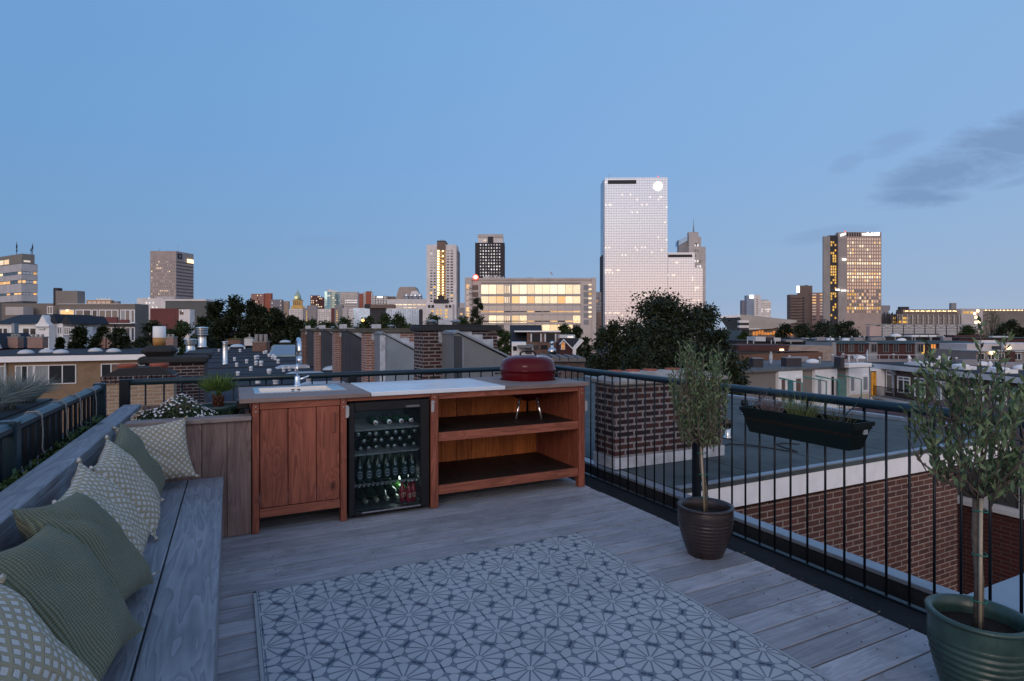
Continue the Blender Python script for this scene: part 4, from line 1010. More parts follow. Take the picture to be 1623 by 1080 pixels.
ROOFZ=-.35
def build_left_roofs():
    t=thing('terraced_row','long terraced row with flat black roof stretching away behind the back railing','terraced houses',(0.8,6.3,GZ))
    T=ROOFZ-GZ; b=MB(); b.box(-3.3,3.6,0,52,0,T-.06); part('wall',b,M_brickp,t)
    b=MB(); b.box(-3.35,3.65,-.05,52,T-.058,T); part('roof',b,M_roofd,t)
    for i in range(1,11): part('roof_ridge',MB().box(-3.3,3.6,4.7*i-1.4,4.7*i-1.33,T,T+.05),M_roofd,t)
    # party wall chimneys with the zinc cheek of a dormer in front of each
    cols=[(M_brickd,M_zincd,'dark brick party chimney with a grey zinc dormer cheek, nearest to the railing'),
          (M_brickp,M_zinc,'pink brick party chimney with pale blue zinc dormer cheek, second from the railing'),
          (M_brickp,M_zincd,'third party chimney of the receding row, with a dark dormer cheek'),
          (M_brickp,M_zincd,'fourth party chimney of the receding row, half hidden by the third'),
          (M_brickr,M_zincd,'farthest party chimney of the row, with a green topped cap')]
    for k,(bm,zm,lab) in enumerate(cols):
        y=9.6+4.7*k; t=thing('party_chimney',lab,'chimney',(3.0,y,ROOFZ),group='party chimneys of the terraced row')
        h=1.83-.06*(k>0)
        b=MB(); b.box(0,1.42,0,.55,0,h-.12); part('stack',b,bm,t)
        c=MB(); c.box(-.06,1.48,-.06,.61,h-.118,h-.03,0,.015); c.box(-.02,1.44,-.02,.57,h-.03,h,0,.01); part('cap',c,M_moss if k else M_dark,t)
        xs=.34 if k==0 else .20
        z1=1.66 if k!=1 else 1.62; z2=1.22 if k==0 else 1.05
        ck=MB(); ck.prism([(xs,.02),(xs,z1),(xs+.06,z1+.02),(1.36,z2),(1.36,.02)],-.62,-.004); cheek=part('dormer_cheek',ck,simple('grey_zinc_cheek',(.19,.20,.215),.5,.2,.12,1.3,.4,stain=.25) if k==0 else zm,t); zm=M_zinc if k==0 else zm
        tr=MB(); tr.prism([(xs-.02,z1+.005),(xs+.06,z1+.035),(1.39,z2+.02),(1.39,z2+.05),(xs+.05,z1+.075),(xs-.02,z1+.045)],-.66,-.0045); tr.box(xs+.15,xs+.17,-.626,-.618,.02,z1-.06); part('edge_trim',tr,zm,cheek)
        if k<2:
            s=MB(); s.prism([(xs+.0,.03),(xs+.0,z1-.02),(xs+.13,z1-.03),(xs+.13,.03)],-.640,-.622); part('corner_strip',s,M_lead if k else M_zincd,cheek)
        fl=MB(); n=5
        for i in range(n):
            x0=xs-.06+i*(1.40-xs)/n; zz=z1+.13-(z1-z2)*(i+.15)/n; fl.box(x0,x0+(1.40-xs)/n-.004,-.0035,.012,zz-.26,zz+.14)
        part('stepped_flashing',fl,M_lead,t)
        lw=MB(); lw.prism([(-1.2,.0),(xs-.02,.0),(xs-.02,.10),(-.9,.10)],-1.3,-.1); part('lead_apron',lw,M_lead,t)
        random.seed(k)
        for i in range(2): cw=MB(); cw.lathe([(.06,0),(.06,.05),(.10,.055),(.095,.075),(.0,.10)],12,(.25+i*.45,.28,h)); part('cowl',cw,M_zinc,t)
    # left chimneys
    t=thing('low_chimney','low beige brick chimney with soldier course and dark sloped top left of the palm','chimney',(-1.455,11.9,ROOFZ))
    b=MB(); b.box(-.53,.53,0,.6,0,.80); part('stack',b,M_brickb,t)
    b=MB(); x=-.55
    while x<.53: b.box(x,x+.066,-.03,.63,.80,.93,0,.006); x+=.075
    part('soldier_course',b,M_brickd,t)
    b=MB(); b.prism([(-.55,.93),(-.30,1.06),(.30,1.08),(.55,.93)],-.02,.62); part('cap',b,M_dark,t)
    for x in (-.20,.28):
        b=MB(); chimney_pots(b,[x],.3,1.0,.135,.13); part('chimney_pot',b,M_terra,t)
    t=thing('capped_chimney','brown brick chimney with thick black cap and a white and orange pot','chimney',(-1.02,13.3,ROOFZ))
    b=MB(); b.box(-.50,.52,0,2.4,0,1.05); part('stack',b,M_brickd,t)
    b=MB(); b.box(-.62,.60,-.10,.55,1.052,1.20,0,.04); b.box(.10,.64,.55,2.5,1.10,1.24,0,.03); b.box(-.58,.04,-.02,.45,1.20,1.42,0,.10); part('cap',b,M_dark,t)
    b=MB().lathe([(.11,1.42),(.115,1.58)],18,(-.28,.2,0)); b.lathe([(.115,1.58),(.115,1.80),(.10,1.81),(.09,1.60)],18,(-.28,.2,0),1,cap=False); part('chimney_pot',b,[simple('ochre_pot',(.40,.20,.06),.7,0,.2,9),M_white],t)
    f=MB(); f.box(.30,.75,-.02,.5,0.0,.10); part('flashing',f,M_lead,t)
    def flue(px,py0,py1,d,lab,w,kind=0):
        p=P(px,py1,d); h=(py1-py0)/FO*d; r=w/FO*d*.5
        t=thing('steel_flue',lab,'flue',p,group='steel flues behind the back railing')
        if kind==0: b=MB().lathe([(r*1.5,0),(r*.95,h*.08),(r,h*.5),(r,h*.55),(r*1.05,h*.56)],18)
        else: b=MB().lathe([(r*1.6,0),(r,h*.06),(r,h*.9),(r*1.02,h*.92)],18)
        part('pipe',b,M_steel,t)
        c=MB()
        if kind==0:
            for q in (.58,.66,.74,.82): c.lathe([(r*1.05,h*q),(r*1.35,h*(q+.02)),(r*1.35,h*(q+.05)),(r*1.05,h*(q+.07))],18)
            c.lathe([(r*1.1,h*.88),(r*1.75,h*.93),(r*1.2,h*.98),(0,h)],18)
        else: c.lathe([(r*1.02,h*.92),(r*1.25,h*.94),(r*1.2,h*.99),(0,h)],18)
        part('cowl',c,M_steel,t)
    flue(320.5,518,551,15.5,'tall shiny steel flue with ringed cowl on the black capped chimney',12)
    flue(302,537,559,14.5,'short steel flue with flat cowl beside the taller ringed flue',13)
    flue(356.5,541,578.5,27.5,'slim plain steel flue standing alone on the black roof',7,1)
    # white roof vents
    vm=MB().lathe([(.085,0),(.075,.02),(.07,.09),(.085,.10),(.085,.19),(.06,.215),(.0,.22)],14).mesh('roof_vent',simple('white_vent_plastic',(.62,.64,.68),.5,0,.08,5))
    c8=((820,497),(838,547),(923,518),(960,582),(848,628),(1005,532),(1047,540),(1117,617),(1115,470),(1142,480),(1168,490),(1195,518),(1290,585),(1348,585),(685,418),(867,423),(1018,483),(1000,485),(1090,436),(1070,438),(905,396),(990,387),(1020,690),(1172,704),(1455,690),(1240,590),(770,400),(735,395))
    for i,(x,y) in enumerate(c8):
        o=link('roof_vent',vm,None,at_z(220+x/5.4,480+y/5.4,ROOFZ)); o['label']='small white plastic vent pipe sticking out of the flat black roof'; o['category']='roof vent'; o['group']='white vents on the black roof'
        s=random.uniform(.8,1.15); o.scale=(s,s,s)
    c2=((68,838),(100,806),(131,808),(103,770),(180,865),(235,795),(215,770),(300,840),(345,838),(205,760),(111,918),(222,924))
    for x,y in c2:
        if y>830 or x>240: continue
        o=link('roof_vent',vm,None,at_z(380+x/3.857,370+y/3.857,ROOFZ)); o['label']='small white plastic vent pipe sticking out of the flat black roof'; o['category']='roof vent'; o['group']='white vents on the black roof'
    # skylight domes
    for (px,py,w,lab) in ((376,553,22,'white skylight dome far back on the black roof, left of the brown chimney'),(452,545,18,'white skylight dome at the far end of the black roof beside the trees'),(438,554,16,'small skylight dome beside the tilted roof hatch'),(488,580,30,'long low skylight behind the faucet on the black roof'),(528,593,34,'wide low skylight just above the back railing'),(556,578,30,'skylight dome in front of the third party chimney')):
        p=at_z(px,py,ROOFZ); d=(p.xy.dot(Vector(FX))); r=w/FO*d*.5
        t=thing('skylight_dome',lab,'skylight',p,group='skylights on the black roof')
        b=MB(); b.box(-r,r,-r*.8,r*.8,0,.16,0,.02); part('curb',b,M_roofd if px!=452 else M_dark,t)
        b=MB().lathe([(r*.97,.165),(r*.95,.20),(r*.75,.16+r*.28),(r*.4,.16+r*.38),(0,.16+r*.42)],20,sy=.8); part('dome',b,simple('milky_dome',(.42,.50,.58),.25,0,.06,3),t)
    p=at_z(448,566,ROOFZ); t=thing('roof_hatch','tilted glass roof hatch in a pale frame on the black roof','roof hatch',p,rz=R_(-20))
    b=MB(); b.prism([(-.1,0),(1.0,0),(1.0,.72),(.93,.74),(-.1,.08)],-.85,.85,'x'); part('frame',b,simple('pale_green_frame',(.22,.30,.32),.5,.1,.1,3),t)
    b=MB(); v=[(-.72,-.02,.135),(.72,-.02,.135),(.72,.86,.70),(-.72,.86,.70)]; b.add([(x,y-.006,z+.006) for x,y,z in v]+[(x,y,z) for x,y,z in v],[(0,1,2,3),(7,6,5,4),(0,4,5,1),(1,5,6,2),(2,6,7,3),(3,7,4,0)]); part('pane',b,W_sky,t)
    def stack(px,py0,py1,w,mat,lab,pots=None,potm=None,cap=True):
        p=at_z(px,py1,ROOFZ); d=p.xy.dot(Vector(FX)); h=(py1-py0)/FO*d; r=w/FO*d*.5
        t=thing('small_chimney',lab,'chimney',p,rz=-TH)
        hh=h*(.52 if pots else .8); b=MB(); b.box(-r,r,-r*.6,r*.6,0,hh); part('stack',b,mat,t)
        c=MB(); c.box(-r*1.08,r*1.08,-r*.7,r*.7,hh,hh+h*.06); 
        if not pots: c.prism([(-r*.9,hh+h*.06),(0,h*1.0),(r*.9,hh+h*.06)],-r*.5,r*.5); c.box(-r*.1,r*.1,-r*.1,r*.1,h*.9,h*1.35)
        part('cap',c,potm or M_conc,t)
        if pots:
            for i in range(pots):
                x=-r*.66+i*r*1.32/(pots-1); q=MB().lathe([(r*.25,hh+h*.06),(r*.26,h),(r*.2,h),(r*.2,hh+h*.2)],14,(x,0,0),cap=False); part('flue_pot',q,potm,t)
    stack(414,530,557,22,M_brickr,'brown brick chimney with three grey flue pots on the black roof',3,simple('grey_clay',(.22,.20,.19),.8,0,.2,5))
    stack(395.5,534,548,13,M_whited,'small white chimney with a pointed top on the black roof')
    stack(373,536,546,22,M_brickr,'low brown chimney overgrown with moss at the far end of the black roof',None,simple('moss',(.07,.08,.03),.95,0,.4,9))
build_left_roofs()
# ================================================================ buildings, trees and skyline
def rgb_tex(name,col,rough=.75,var=.12,sc_=.15,spec=.3,stain=.25): return simple(name,col,rough,0,var,sc_,spec,stain=stain)
MC={}
def boxmesh(name,w,t,h,mat):
    k=(name,round(w,2),round(t,2),round(h,2),mat.name)
    if k not in MC: MC[k]=MB().box(0,w,0,t,0,h).mesh(name,mat)
    return MC[k]
class Bld:
    """building whose front plane passes through image column xc at depth d, turned by phi (degrees)"""
    def __init__(s,name,label,cat,xc,d,phi=0,group=None):
        s.d=d; s.ph=R_(phi); s.uc=(xc-811.5)/FO; p=P(xc,HY,d); p.z=GZ
        s.t=thing(name,label,cat,p,-TH+s.ph,group); s.n=0
    def X(s,px): u=(px-811.5)/FO; return s.d*(u-s.uc)/(math.cos(s.ph)-u*math.sin(s.ph))
    def Y(s,px): u=(px-811.5)/FO; return s.d*(s.uc-u)/(math.sin(s.ph)+u*math.cos(s.ph))
    def Z(s,py,x=0,y=0): return CH-(py-HY)/FO*(s.d+x*math.sin(s.ph)+y*math.cos(s.ph))-GZ
    def box(s,name,mat,x0,x1,y0,y1,z0,z1,b=0,parent=None,label=None):
        return part(name,MB().box(min(x0,x1),max(x0,x1),min(y0,y1),max(y0,y1),min(z0,z1),max(z0,z1),0,b),mat,parent or s.t,label)
    def pbox(s,name,mat,px0,px1,py0,py1,depth,y0=0.0,zbase=None,parent=None,b=0):
        """box given by image columns and rows on the front plane"""
        if s.d>200: depth*=.4
        return s.box(name,mat,s.X(px0),s.X(px1),y0,y0+depth,s.Z(py1) if zbase is None else zbase,s.Z(py0),b,parent)
    def win(s,face,a,z,w,h,mat,name='window',t=.12,out=.06,parent=None):
        if face=='f': o=link(name,boxmesh(name,w,t,h,mat),parent or s.t,(a,-out,z))
        else: o=link(name,boxmesh(name,t,w,h,mat),parent or s.t,(-out,a,z))
        s.n+=1; return o
    def grid(s,face,a0,a1,z0,z1,nx,nz,fx,fz,pick,name='window',out=.06,lim=100):
        da=(a1-a0)/nx; dz=(z1-z0)/nz; rest={}
        for j in range(nz):
            for i in range(nx):
                m=pick(i,j)
                if m is None: continue
                a=a0+da*(i+.5-fx*.5); z=z0+dz*(j+.5-fz*.5)
                if s.n<lim: s.win(face,a,z,da*fx,dz*fz,m,name,out=out)
                else:
                    b,mm=rest.setdefault('x',(MB(),[]))
                    if m not in mm: mm.append(m)
                    k=mm.index(m)
                    if face=='f': b.box(a,a+da*fx,-out,-out+.12,z,z+dz*fz,k)
                    else: b.box(-out,-out+.12,a,a+da*fx,z,z+dz*fz,k)
        for b,mm in rest.values(): part('window_rows',b,mm,s.t,stuff=True)
    def framed(s,face,a,z,w,h,cols,pane,frame=None,fw=.07,top=0.0,name='window'):
        """framed window: frame part, pane sub-part"""
        frame=frame or M_white; b=MB()
        def bx(x0,x1,z0,z1,t0=-.07,t1=.03):
            if face=='f': b.box(x0,x1,t0,t1,z0,z1)
            else: b.box(t0,t1,x0,x1,z0,z1)
        bx(0,w,0,fw); bx(0,w,h-fw,h)
        for i in range(cols+1):
            x=(w-fw)*i/cols; bx(x,x+fw,fw,h-fw,-.068,.028)
        if top: bx(fw,w-fw,h*(1-top)-fw*.5,h*(1-top)+fw*.5,-.066,.026)
        loc=(a,0,z) if face=='f' else (0,a,z)
        o=part(name,b,frame,s.t,loc=loc)
        p=MB(); mats=pane if isinstance(pane,list) else [pane]
        for i in range(cols):
            x0=fw*.5+(w-fw)*i/cols; x1=x0+(w-fw)/cols
            if face=='f': p.box(x0,x1,-.03,.0,fw*.5,h-fw*.5,i%len(mats))
            else: p.box(-.03,.0,x0,x1,fw*.5,h-fw*.5,i%len(mats))
        part('pane',p,mats,o); return o
rnd=random.Random(77)
W_pink=pane_mat('dusk_tinted_mirror_glass',(.62,.50,.42),.08,.95)  # golden pink dusk reflection put into the pane tint
def pick(**kw):
    mats=[(globals()[k],w) for k,w in kw.items()]; tot=sum(w for _,w in mats)
    def f(i,j):
        r=rnd.random()*tot
        for m,w in mats:
            r-=w
            if r<=0: return m
        return mats[-1][0]
    return f
C_grey=rgb_tex('pale_grey_concrete',(.52,.47,.46)); C_white=rgb_tex('white_render',(.74,.69,.68)); C_mid=rgb_tex('mid_grey_cladding',(.27,.26,.28)); C_dark=rgb_tex('charcoal_cladding',(.045,.042,.052)); C_brown=rgb_tex('brown_cladding',(.19,.135,.115))
C_pink=rgb_tex('pinkish_brick_far',(.36,.17,.15)); C_red=rgb_tex('red_panel',(.34,.11,.075)); C_maroon=rgb_tex('maroon_wall',(.15,.05,.05)); C_tan=rgb_tex('taupe_wall',(.20,.175,.155)); C_blue=simple('blue_glass_front',(.30,.42,.58),.12,.75,.1,.12); C_teal=simple('teal_glass_front',(.34,.52,.54),.12,.7,.12,.1)
C_violet=rgb_tex('violet_grey_far',(.22,.215,.26)); C_gold=rgb_tex('golden_stone',(.55,.36,.14)); C_copper=simple('pale_copper_dome',(.36,.44,.36),.6,.2,.2,.3)

def curtain_mat(name,base,line,cw,ch,lit=.008,metal=.92,rough=.10):
    """mirror glass curtain wall: grid of mullions, a few panes lit"""
    m,t,b=newmat(name); co=obj_co(t); sp=t.n('ShaderNodeSeparateXYZ'); t.set(sp.inputs[0],co)
    ax=t.math('DIVIDE',t.math('ADD',sp.outputs[0],sp.outputs[1]),cw); az=t.math('DIVIDE',sp.outputs[2],ch)
    fx=t.math('ABSOLUTE',t.math('SUBTRACT',t.math('FRACT',ax),.5)); fz=t.math('ABSOLUTE',t.math('SUBTRACT',t.math('FRACT',az),.5))
    ln=t.math('MAXIMUM',t.ramp(fx,[(.38,0.0),(.42,1.0)]),t.ramp(fz,[(.38,0.0),(.44,1.0)]))
    t.set(b.inputs['Base Color'],t.mix(ln,base,line)); t.set(b.inputs['Metallic'],t.math('MULTIPLY_ADD',ln,-metal*.8,metal)); t.set(b.inputs['Roughness'],t.math('MULTIPLY_ADD',ln,.5,rough))
    cell=t.n('ShaderNodeCombineXYZ'); t.set(cell.inputs[0],t.math('FLOOR',ax)); t.set(cell.inputs[1],t.math('FLOOR',az))
    row=t.n('ShaderNodeCombineXYZ'); t.set(row.inputs[1],t.math('FLOOR',az)); t.set(row.inputs[0],t.math('FLOOR',t.math('DIVIDE',ax,9.0)))
    wn=t.n('ShaderNodeTexWhiteNoise'); t.set(wn.inputs['Vector'],cell.outputs[0]); wr=t.n('ShaderNodeTexWhiteNoise'); t.set(wr.inputs['Vector'],row.outputs[0])
    on=t.math('GREATER_THAN',t.math('ADD',wn.outputs['Value'],t.math('MULTIPLY',t.math('GREATER_THAN',wr.outputs['Value'],.955),.30)),1.0-lit)
    # panes are never perfectly in plane: each mirrors a slightly different patch of sky
    nb=t.n('ShaderNodeBump',Strength=.05,Distance=1.0); t.set(nb.inputs['Height'],t.noise(co,.35,3.0)); t.set(b.inputs['Normal'],nb.outputs[0])
    b.inputs['Emission Color'].default_value=(1.0,.80,.55,1)
    t.set(b.inputs['Emission Strength'],t.math('MULTIPLY',t.math('MULTIPLY',on,t.math('SUBTRACT',1.0,ln)),.45)); m.cycles.emission_sampling='NONE'
    return m

def build_skyline():
    # --- tall mirrored tower with lower wing
    d=560; b=Bld('mirror_tower','tall mirror glass skyscraper with a glowing round clock near its top right corner','skyscraper',959,d,-1.5)
    cw=curtain_mat('mirror_curtain_wall',(.85,.85,.89),(.60,.58,.61),(b.X(1058)-0)/38,(b.Z(282)-b.Z(505))/56*1.0)
    Lf=22; zt=b.Z(282); W=b.X(1058)
    b.box('tower_front',cw,0,W,0,2,0,zt); b.box('tower_body',simple('blue_side_glass',(.20,.26,.36),.2,.6,.1,.05),-1.6,W-.1,2.01,Lf,0,zt-1.5)
    b.box('side_base',C_dark,-2.6,-1.62,2.0,Lf-2,0,b.Z(404))
    b.box('name_band',C_dark,b.X(963.5),b.X(1008.5),-.4,-.05,b.Z(292),b.Z(286)); 
    c=MB(); r=(1050-1036)*.5/FO*d; n=40; c.prism([(b.X(1042.8)+r*math.cos(2*PI*i/n),b.Z(296)+r*math.sin(2*PI*i/n)) for i in range(n)],-.6,-.05); part('round_light',c,G_sign,b.t)
    x1,x2=b.X(1058.6),b.X(1101); zz=b.Z(401); b.box('wing',cw,x1,x2,.4,2.2,0,zz); b.box('wing',cw,x2+.05,b.X(1114),.8,2.2,0,b.Z(425)); b.box('wing_body',C_mid,x1,b.X(1113),2.21,16,0,b.Z(426)); b.box('wing_band',C_dark,b.X(1059),b.X(1097.5),.1,.38,b.Z(408.5),b.Z(404))
    m=MB(); m.tube([(b.X(967),5,zt),(b.X(967),5,zt+5)],.15,5); m.tube([(b.X(1045),5,zt-1),(b.X(1045),5,zt+2)],.25,5); part('roof_mast',m,C_mid,b.t); b.box('warning_light',G_red,b.X(1044.5),b.X(1045.8),4.5,5.5,zt+1.6,zt+2.6)
    # --- stepped tower with spire
    d=900; b=Bld('spired_tower','grey stepped tower with a thin spire behind the mirror skyscraper','skyscraper',1077,d,0)
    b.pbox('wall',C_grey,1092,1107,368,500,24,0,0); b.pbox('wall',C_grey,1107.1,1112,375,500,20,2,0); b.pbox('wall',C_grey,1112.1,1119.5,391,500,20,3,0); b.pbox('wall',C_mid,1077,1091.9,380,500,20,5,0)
    q=MB(); q.prism([(b.X(1077),b.Z(381)),(b.X(1091.9),b.Z(372.5)),(b.X(1091.9),b.Z(380.5)),(b.X(1077),b.Z(389))],4,22); part('sloped_roof',q,C_blue,b.t)
    s=MB(); x=b.X(1102.4); s.tube([(x,10,b.Z(369)),(x,10,b.Z(357)),(x,10,b.Z(356.5)),(x,10,b.Z(344))],[1.1,.8,.5,.15],6); part('spire',s,C_mid,b.t)
    b.grid('f',b.X(1100),b.X(1112),b.Z(460),b.Z(385),3,9,.55,.4,lambda i,j:G_cool if rnd.random()<.45 else (W_dim if rnd.random()<.5 else None))
    b.win('f',b.X(1101),b.Z(390),b.X(1104.5)-b.X(1101),4,C_dark,'glass_slot')
    # --- right tower with many lit windows
    d=420; b=Bld('office_tower','tall beige office tower with rows of warm lit windows at the right','office tower',1341,d,3)
    W=b.X(1397); z1=b.Z(368); b.box('wall',rgb_tex('beige_frame',(.40,.31,.28)),0,W,0,16,0,z1)
    sh=MB(); xl=b.X(1331); sh.prism([(xl,1.6),(-.02,.0),(-.02,5),(xl,5)],b.Z(530),b.Z(368),'z'); part('shaft',sh,rgb_tex('taupe_shaft',(.34,.30,.29)),b.t)
    wl=MB(); wl.box(b.X(1318.5),xl-.02,2.6,6,0,b.Z(372.5)); part('wing',wl,C_dark,b.t); wl=MB(); wl.prism([(b.X(1309.5),3.4),(b.X(1318.4),2.0),(b.X(1318.4),5),(b.X(1309.5),4.6)],0,b.Z(374),'z'); part('wing',wl,rgb_tex('taupe_shaft2',(.32,.29,.28)),b.t)
    for i in range(14):
        if i<6: b.win('f',.6+i*(W-.8)/14,b.Z(375),(W/14)*.6,3.0,C_dark,'crown_opening')
    def pk(i,j):
        r=22-j
        if r in (8,11,12): return G_white if rnd.random()<.72 else G_warm
        if r==17 and i<4: return G_yel
        if r==21 and i in (0,1,2,4,5,6,9,10,12,13): return G_yel
        q=rnd.random(); return G_white if q<.05 else (G_warm if q<.12 else (W_pink if j>6 or q<.5 else W_dim))
    b.grid('f',.5,W-.4,b.Z(497),b.Z(376.5),14,22,.58,.66,pk,out=.10)
    b2=lambda x0,x1,z,m,nm: b.win('f',b.X(x0),b.Z(z),b.X(x1)-b.X(x0),1.6,m,nm)
    o=b.win('f',b.X(1366.2),b.Z(372.8),1.1,1.3,G_sign,'sign_dot',out=.3)
    random.seed(2); x=b.X(1369.2); k=0
    while x<b.X(1391.5):
        w_=random.uniform(.8,1.2); h_=random.choice((1.5,1.5,2.2)); b.win('f',x,b.Z(373),w_,h_,G_sign,'sign_letter',out=.3); x+=w_+.12
    sg=MB(); sg.prism([(xl+.8,b.Z(375)),(-.4,b.Z(372)),(-.4,b.Z(369.4)),(xl+.8,b.Z(371.6))],-.3,.3); part('side_sign',sg,G_sign,b.t)
    for j in range(34):
        for i in range(3):
            q=rnd.random(); py=380+j*4.3
            lit=(py in ()) or (j in (6,10,11,12) and q<.9) or (q<.48)
            if lit and py<505: o=link('window',boxmesh('window',1.05,.2,1.5,G_yel if q<.5 else G_warm),b.t,(b.X(1320+i*3.2),2.5,b.Z(py+1)))
    for px,py in ((1342,413),(1331.5,461),(1343,521)): b.win('f',b.X(px-8),b.Z(py),3,1.2,G_sign,'lit_panel',out=.75)
    for k in range(4): b.win('f',b.X(1332+2.2*k),b.Z(462),.7,1,G_sign,'lit_panel',out=.75)
    b.box('warning_light',G_red,.0,.7,1,2,z1,z1+.8)
    # --- big lit office
    d=300; b=Bld('lit_office','long office block with wide brightly lit windows and a round red sign on its roof','office block',737,d,0)
    W=b.X(944.5); fr=rgb_tex('office_frame',(.54,.47,.445)); zt=b.Z(444); 
    b.box('wall',fr,0,W,0,30,0,b.Z(441.5) if 0 else zt)
    b.box('roof_slab',fr,b.X(748),b.X(938),-.5,29,zt+.01,b.Z(441)); b.box('stair_tower',fr,0,b.X(747.8),-1.0,12,0,b.Z(440.5)); b.box('stair_tower',fr,b.X(938.1),W,-1.0,12,0,b.Z(440.5))
    b.box('recess_band',C_dark,b.X(762.5),b.X(920),-.06,-.01,b.Z(449.6),b.Z(448.4))
    x0,x1=b.X(762.5),b.X(920); da=(x1-x0)/13
    rows=((466.5,451.5),(481,469.5),(0,0),(0,0))
    def bay(py0,py1,fn):
        for i in range(13):
            m=fn(i)
            if m is None: continue
            b.win('f',x0+da*i+.12,b.Z(py0),da-.24,b.Z(py1)-b.Z(py0),m)
    sl=lambda i: None if i==3 else (G_white if rnd.random()<.8 else G_warm)
    bay(466,451.8,sl); bay(481,470,sl); bay(497,485,lambda i:None if i==3 else W_sky); bay(512,500.5,lambda i:None if i==3 else (G_white if i in (1,2,4,5,12) else W_sky)); bay(527,515,lambda i:None if i==3 else (G_white if i in (0,1,4,5,6,7,8,9,10,11) else W_dim))
    for py in (495.2,510.5):
        bay(py,py-2,lambda i:G_warm if i in (6,9,11,12) or rnd.random()<.25 else W_dark)
    for (py0,py1) in ((466,452),(481,470),(497,485),(512,500)):
        for k in range(3): b.win('f',x0+da*3+.35+k*1.05,b.Z(py0)+.3,.5,(b.Z(py1)-b.Z(py0))-.6,G_white if py0!=497 else W_sky,'slit_window')
    sp=MB()
    for py in (467.5,468.5,482.5,483.5,498.5,513.5): sp.box(x0,x1,-.16,-.02,b.Z(py+.35),b.Z(py-.35))
    part('spandrel',sp,rgb_tex('pale_spandrel',(.5,.46,.45)),b.t)
    for i in range(14):
        b.box('mullion',C_grey,x0+da*i-.12,x0+da*i+.12,-.30,-.0,b.Z(515),b.Z(450))
    for (a0,a1) in ((749,758),(925,933)):
        for j in range(6): b.win('f',b.X(a0),b.Z(460+j*11),b.X(a1)-b.X(a0),2.6,C_brown if a0<800 else C_mid,'side_panel')
    for j in range(8):
        b.win('f',b.X(932.5),b.Z(453+j*7.2),1.7,.9,G_white if rnd.random()<.8 else G_yel,'landing_light'); b.win('f',b.X(739.5),b.Z(458+j*9),1.6,2.2,G_warm if rnd.random()<.7 else W_sky,'landing_light',out=1.06)
        b.box('balcony',C_grey,b.X(743),b.X(748.5),-2.2,-1.02,b.Z(457+j*8.6),b.Z(455+j*8.6))
    # round red sign with a white heart, roof script, flag
    n=28; r=4.6/FO*d
    c=MB(); c.prism([(b.X(754)+r*math.cos(2*PI*i/n),b.Z(440)+r*math.sin(2*PI*i/n)) for i in range(n)],-1.4,-1.05); sg=part('round_sign',c,G_red,b.t)
    c=MB(); c.prism([(b.X(754)+r*.62*math.cos(2*PI*i/n)*1.05,b.Z(440)+r*.55*math.sin(2*PI*i/n)) for i in range(n)],-1.5,-1.41); part('sign_heart',c,G_sign,sg)
    random.seed(6); x=b.X(766)
    tx=MB()
    while x<b.X(798):
        w_=random.uniform(.28,.55); h_=random.choice((.7,.7,1.25)); tx=MB().box(x,x+w_,-.5,-.35,b.Z(441)+.05,b.Z(441)+h_); x+=w_+random.choice((.15,.15,.5)); part('roof_letter',tx,M_white,b.t)
    fp=MB(); fp.tube([(b.X(875),8,b.Z(441)),(b.X(875),8,b.Z(428))],.06,5); fo=part('flag_pole',fp,M_white,b.t)
    fl=MB(); fl.add([(b.X(872.5),8,b.Z(428.4)),(b.X(875),8,b.Z(429)),(b.X(878),8.3,b.Z(433.5)),(b.X(876.8),8.2,b.Z(434))],[(0,1,2,3)]); part('flag',fl,C_red,fo)
    b.box('roof_plant',C_mid,b.X(836),b.X(845),6,10,b.Z(441),b.Z(438.6))
    # --- dark hotel tower
    d=520; b=Bld('dark_tower','black tower with a regular dot grid of small bright windows and pale top floors','hotel tower',753,d,0)
    W=b.X(799.8); b.box('wall',C_dark,0,W,0,24,0,b.Z(385)); b.box('top_floor',C_white,b.X(757.5),b.X(797),2,22,b.Z(384.9),b.Z(376.5)); b.box('roof_slab',C_grey,b.X(757),b.X(797.3),1.5,22.5,b.Z(376.4),b.Z(371)); b.box('lift_tower',C_dark,b.X(773),b.X(781.5),1.0,2,b.Z(384.9),b.Z(375))
    b.grid('f',b.X(759.5),b.X(794),b.Z(439.5),b.Z(386),8,11,.42,.42,lambda i,j:(G_cool if rnd.random()<.45 else W_sky),out=.1); b.win('f',b.X(766.5),b.Z(381.5),2.4,.9,G_white,'lit_panel',out=-1.9)
    # --- white tower with lit stair column
    d=480; b=Bld('white_tower','white tower block with a golden lit column of lamps down its middle','residential tower',676,d,0)
    W=b.X(723.5); b.box('wall',C_white,0,W,0,20,0,b.Z(388)); b.box('side_wing',C_mid,W+.02,b.X(725.5),2,20,0,b.Z(396))
    b.box('stair_core',C_brown,b.X(692.8),b.X(706.2),-.6,16,b.Z(478),b.Z(383)); b.box('core_cap',C_dark,b.X(692.6),b.X(706.4),-.8,16,b.Z(383),b.Z(381.8))
    m=MB(); 
    for px in (698,701.5): m.tube([(b.X(px),4,b.Z(383)),(b.X(px),4,b.Z(378.5))],.15,5)
    part('roof_mast',m,C_dark,b.t)
    gl=glow('golden_wall_light',(.85,.42,.09),.42)
    for j in range(19):
        py=398.5+j*4.15
        b.win('f',b.X(693.4),b.Z(py+.9),1.6,1.3,G_lamp,'stair_lamp',out=.75)
        if j not in (1,3,5): b.win('f',b.X(701),b.Z(py+.8),1.1,1.1,G_lamp,'stair_lamp',out=.75)
        b.win('f',b.X(697),b.Z(py+2.4),3.2,1.4,gl,'glowing_landing',out=.65); b.win('f',b.X(704.5),b.Z(py+1.5),.8,1.6,gl,'glowing_landing',out=.65)
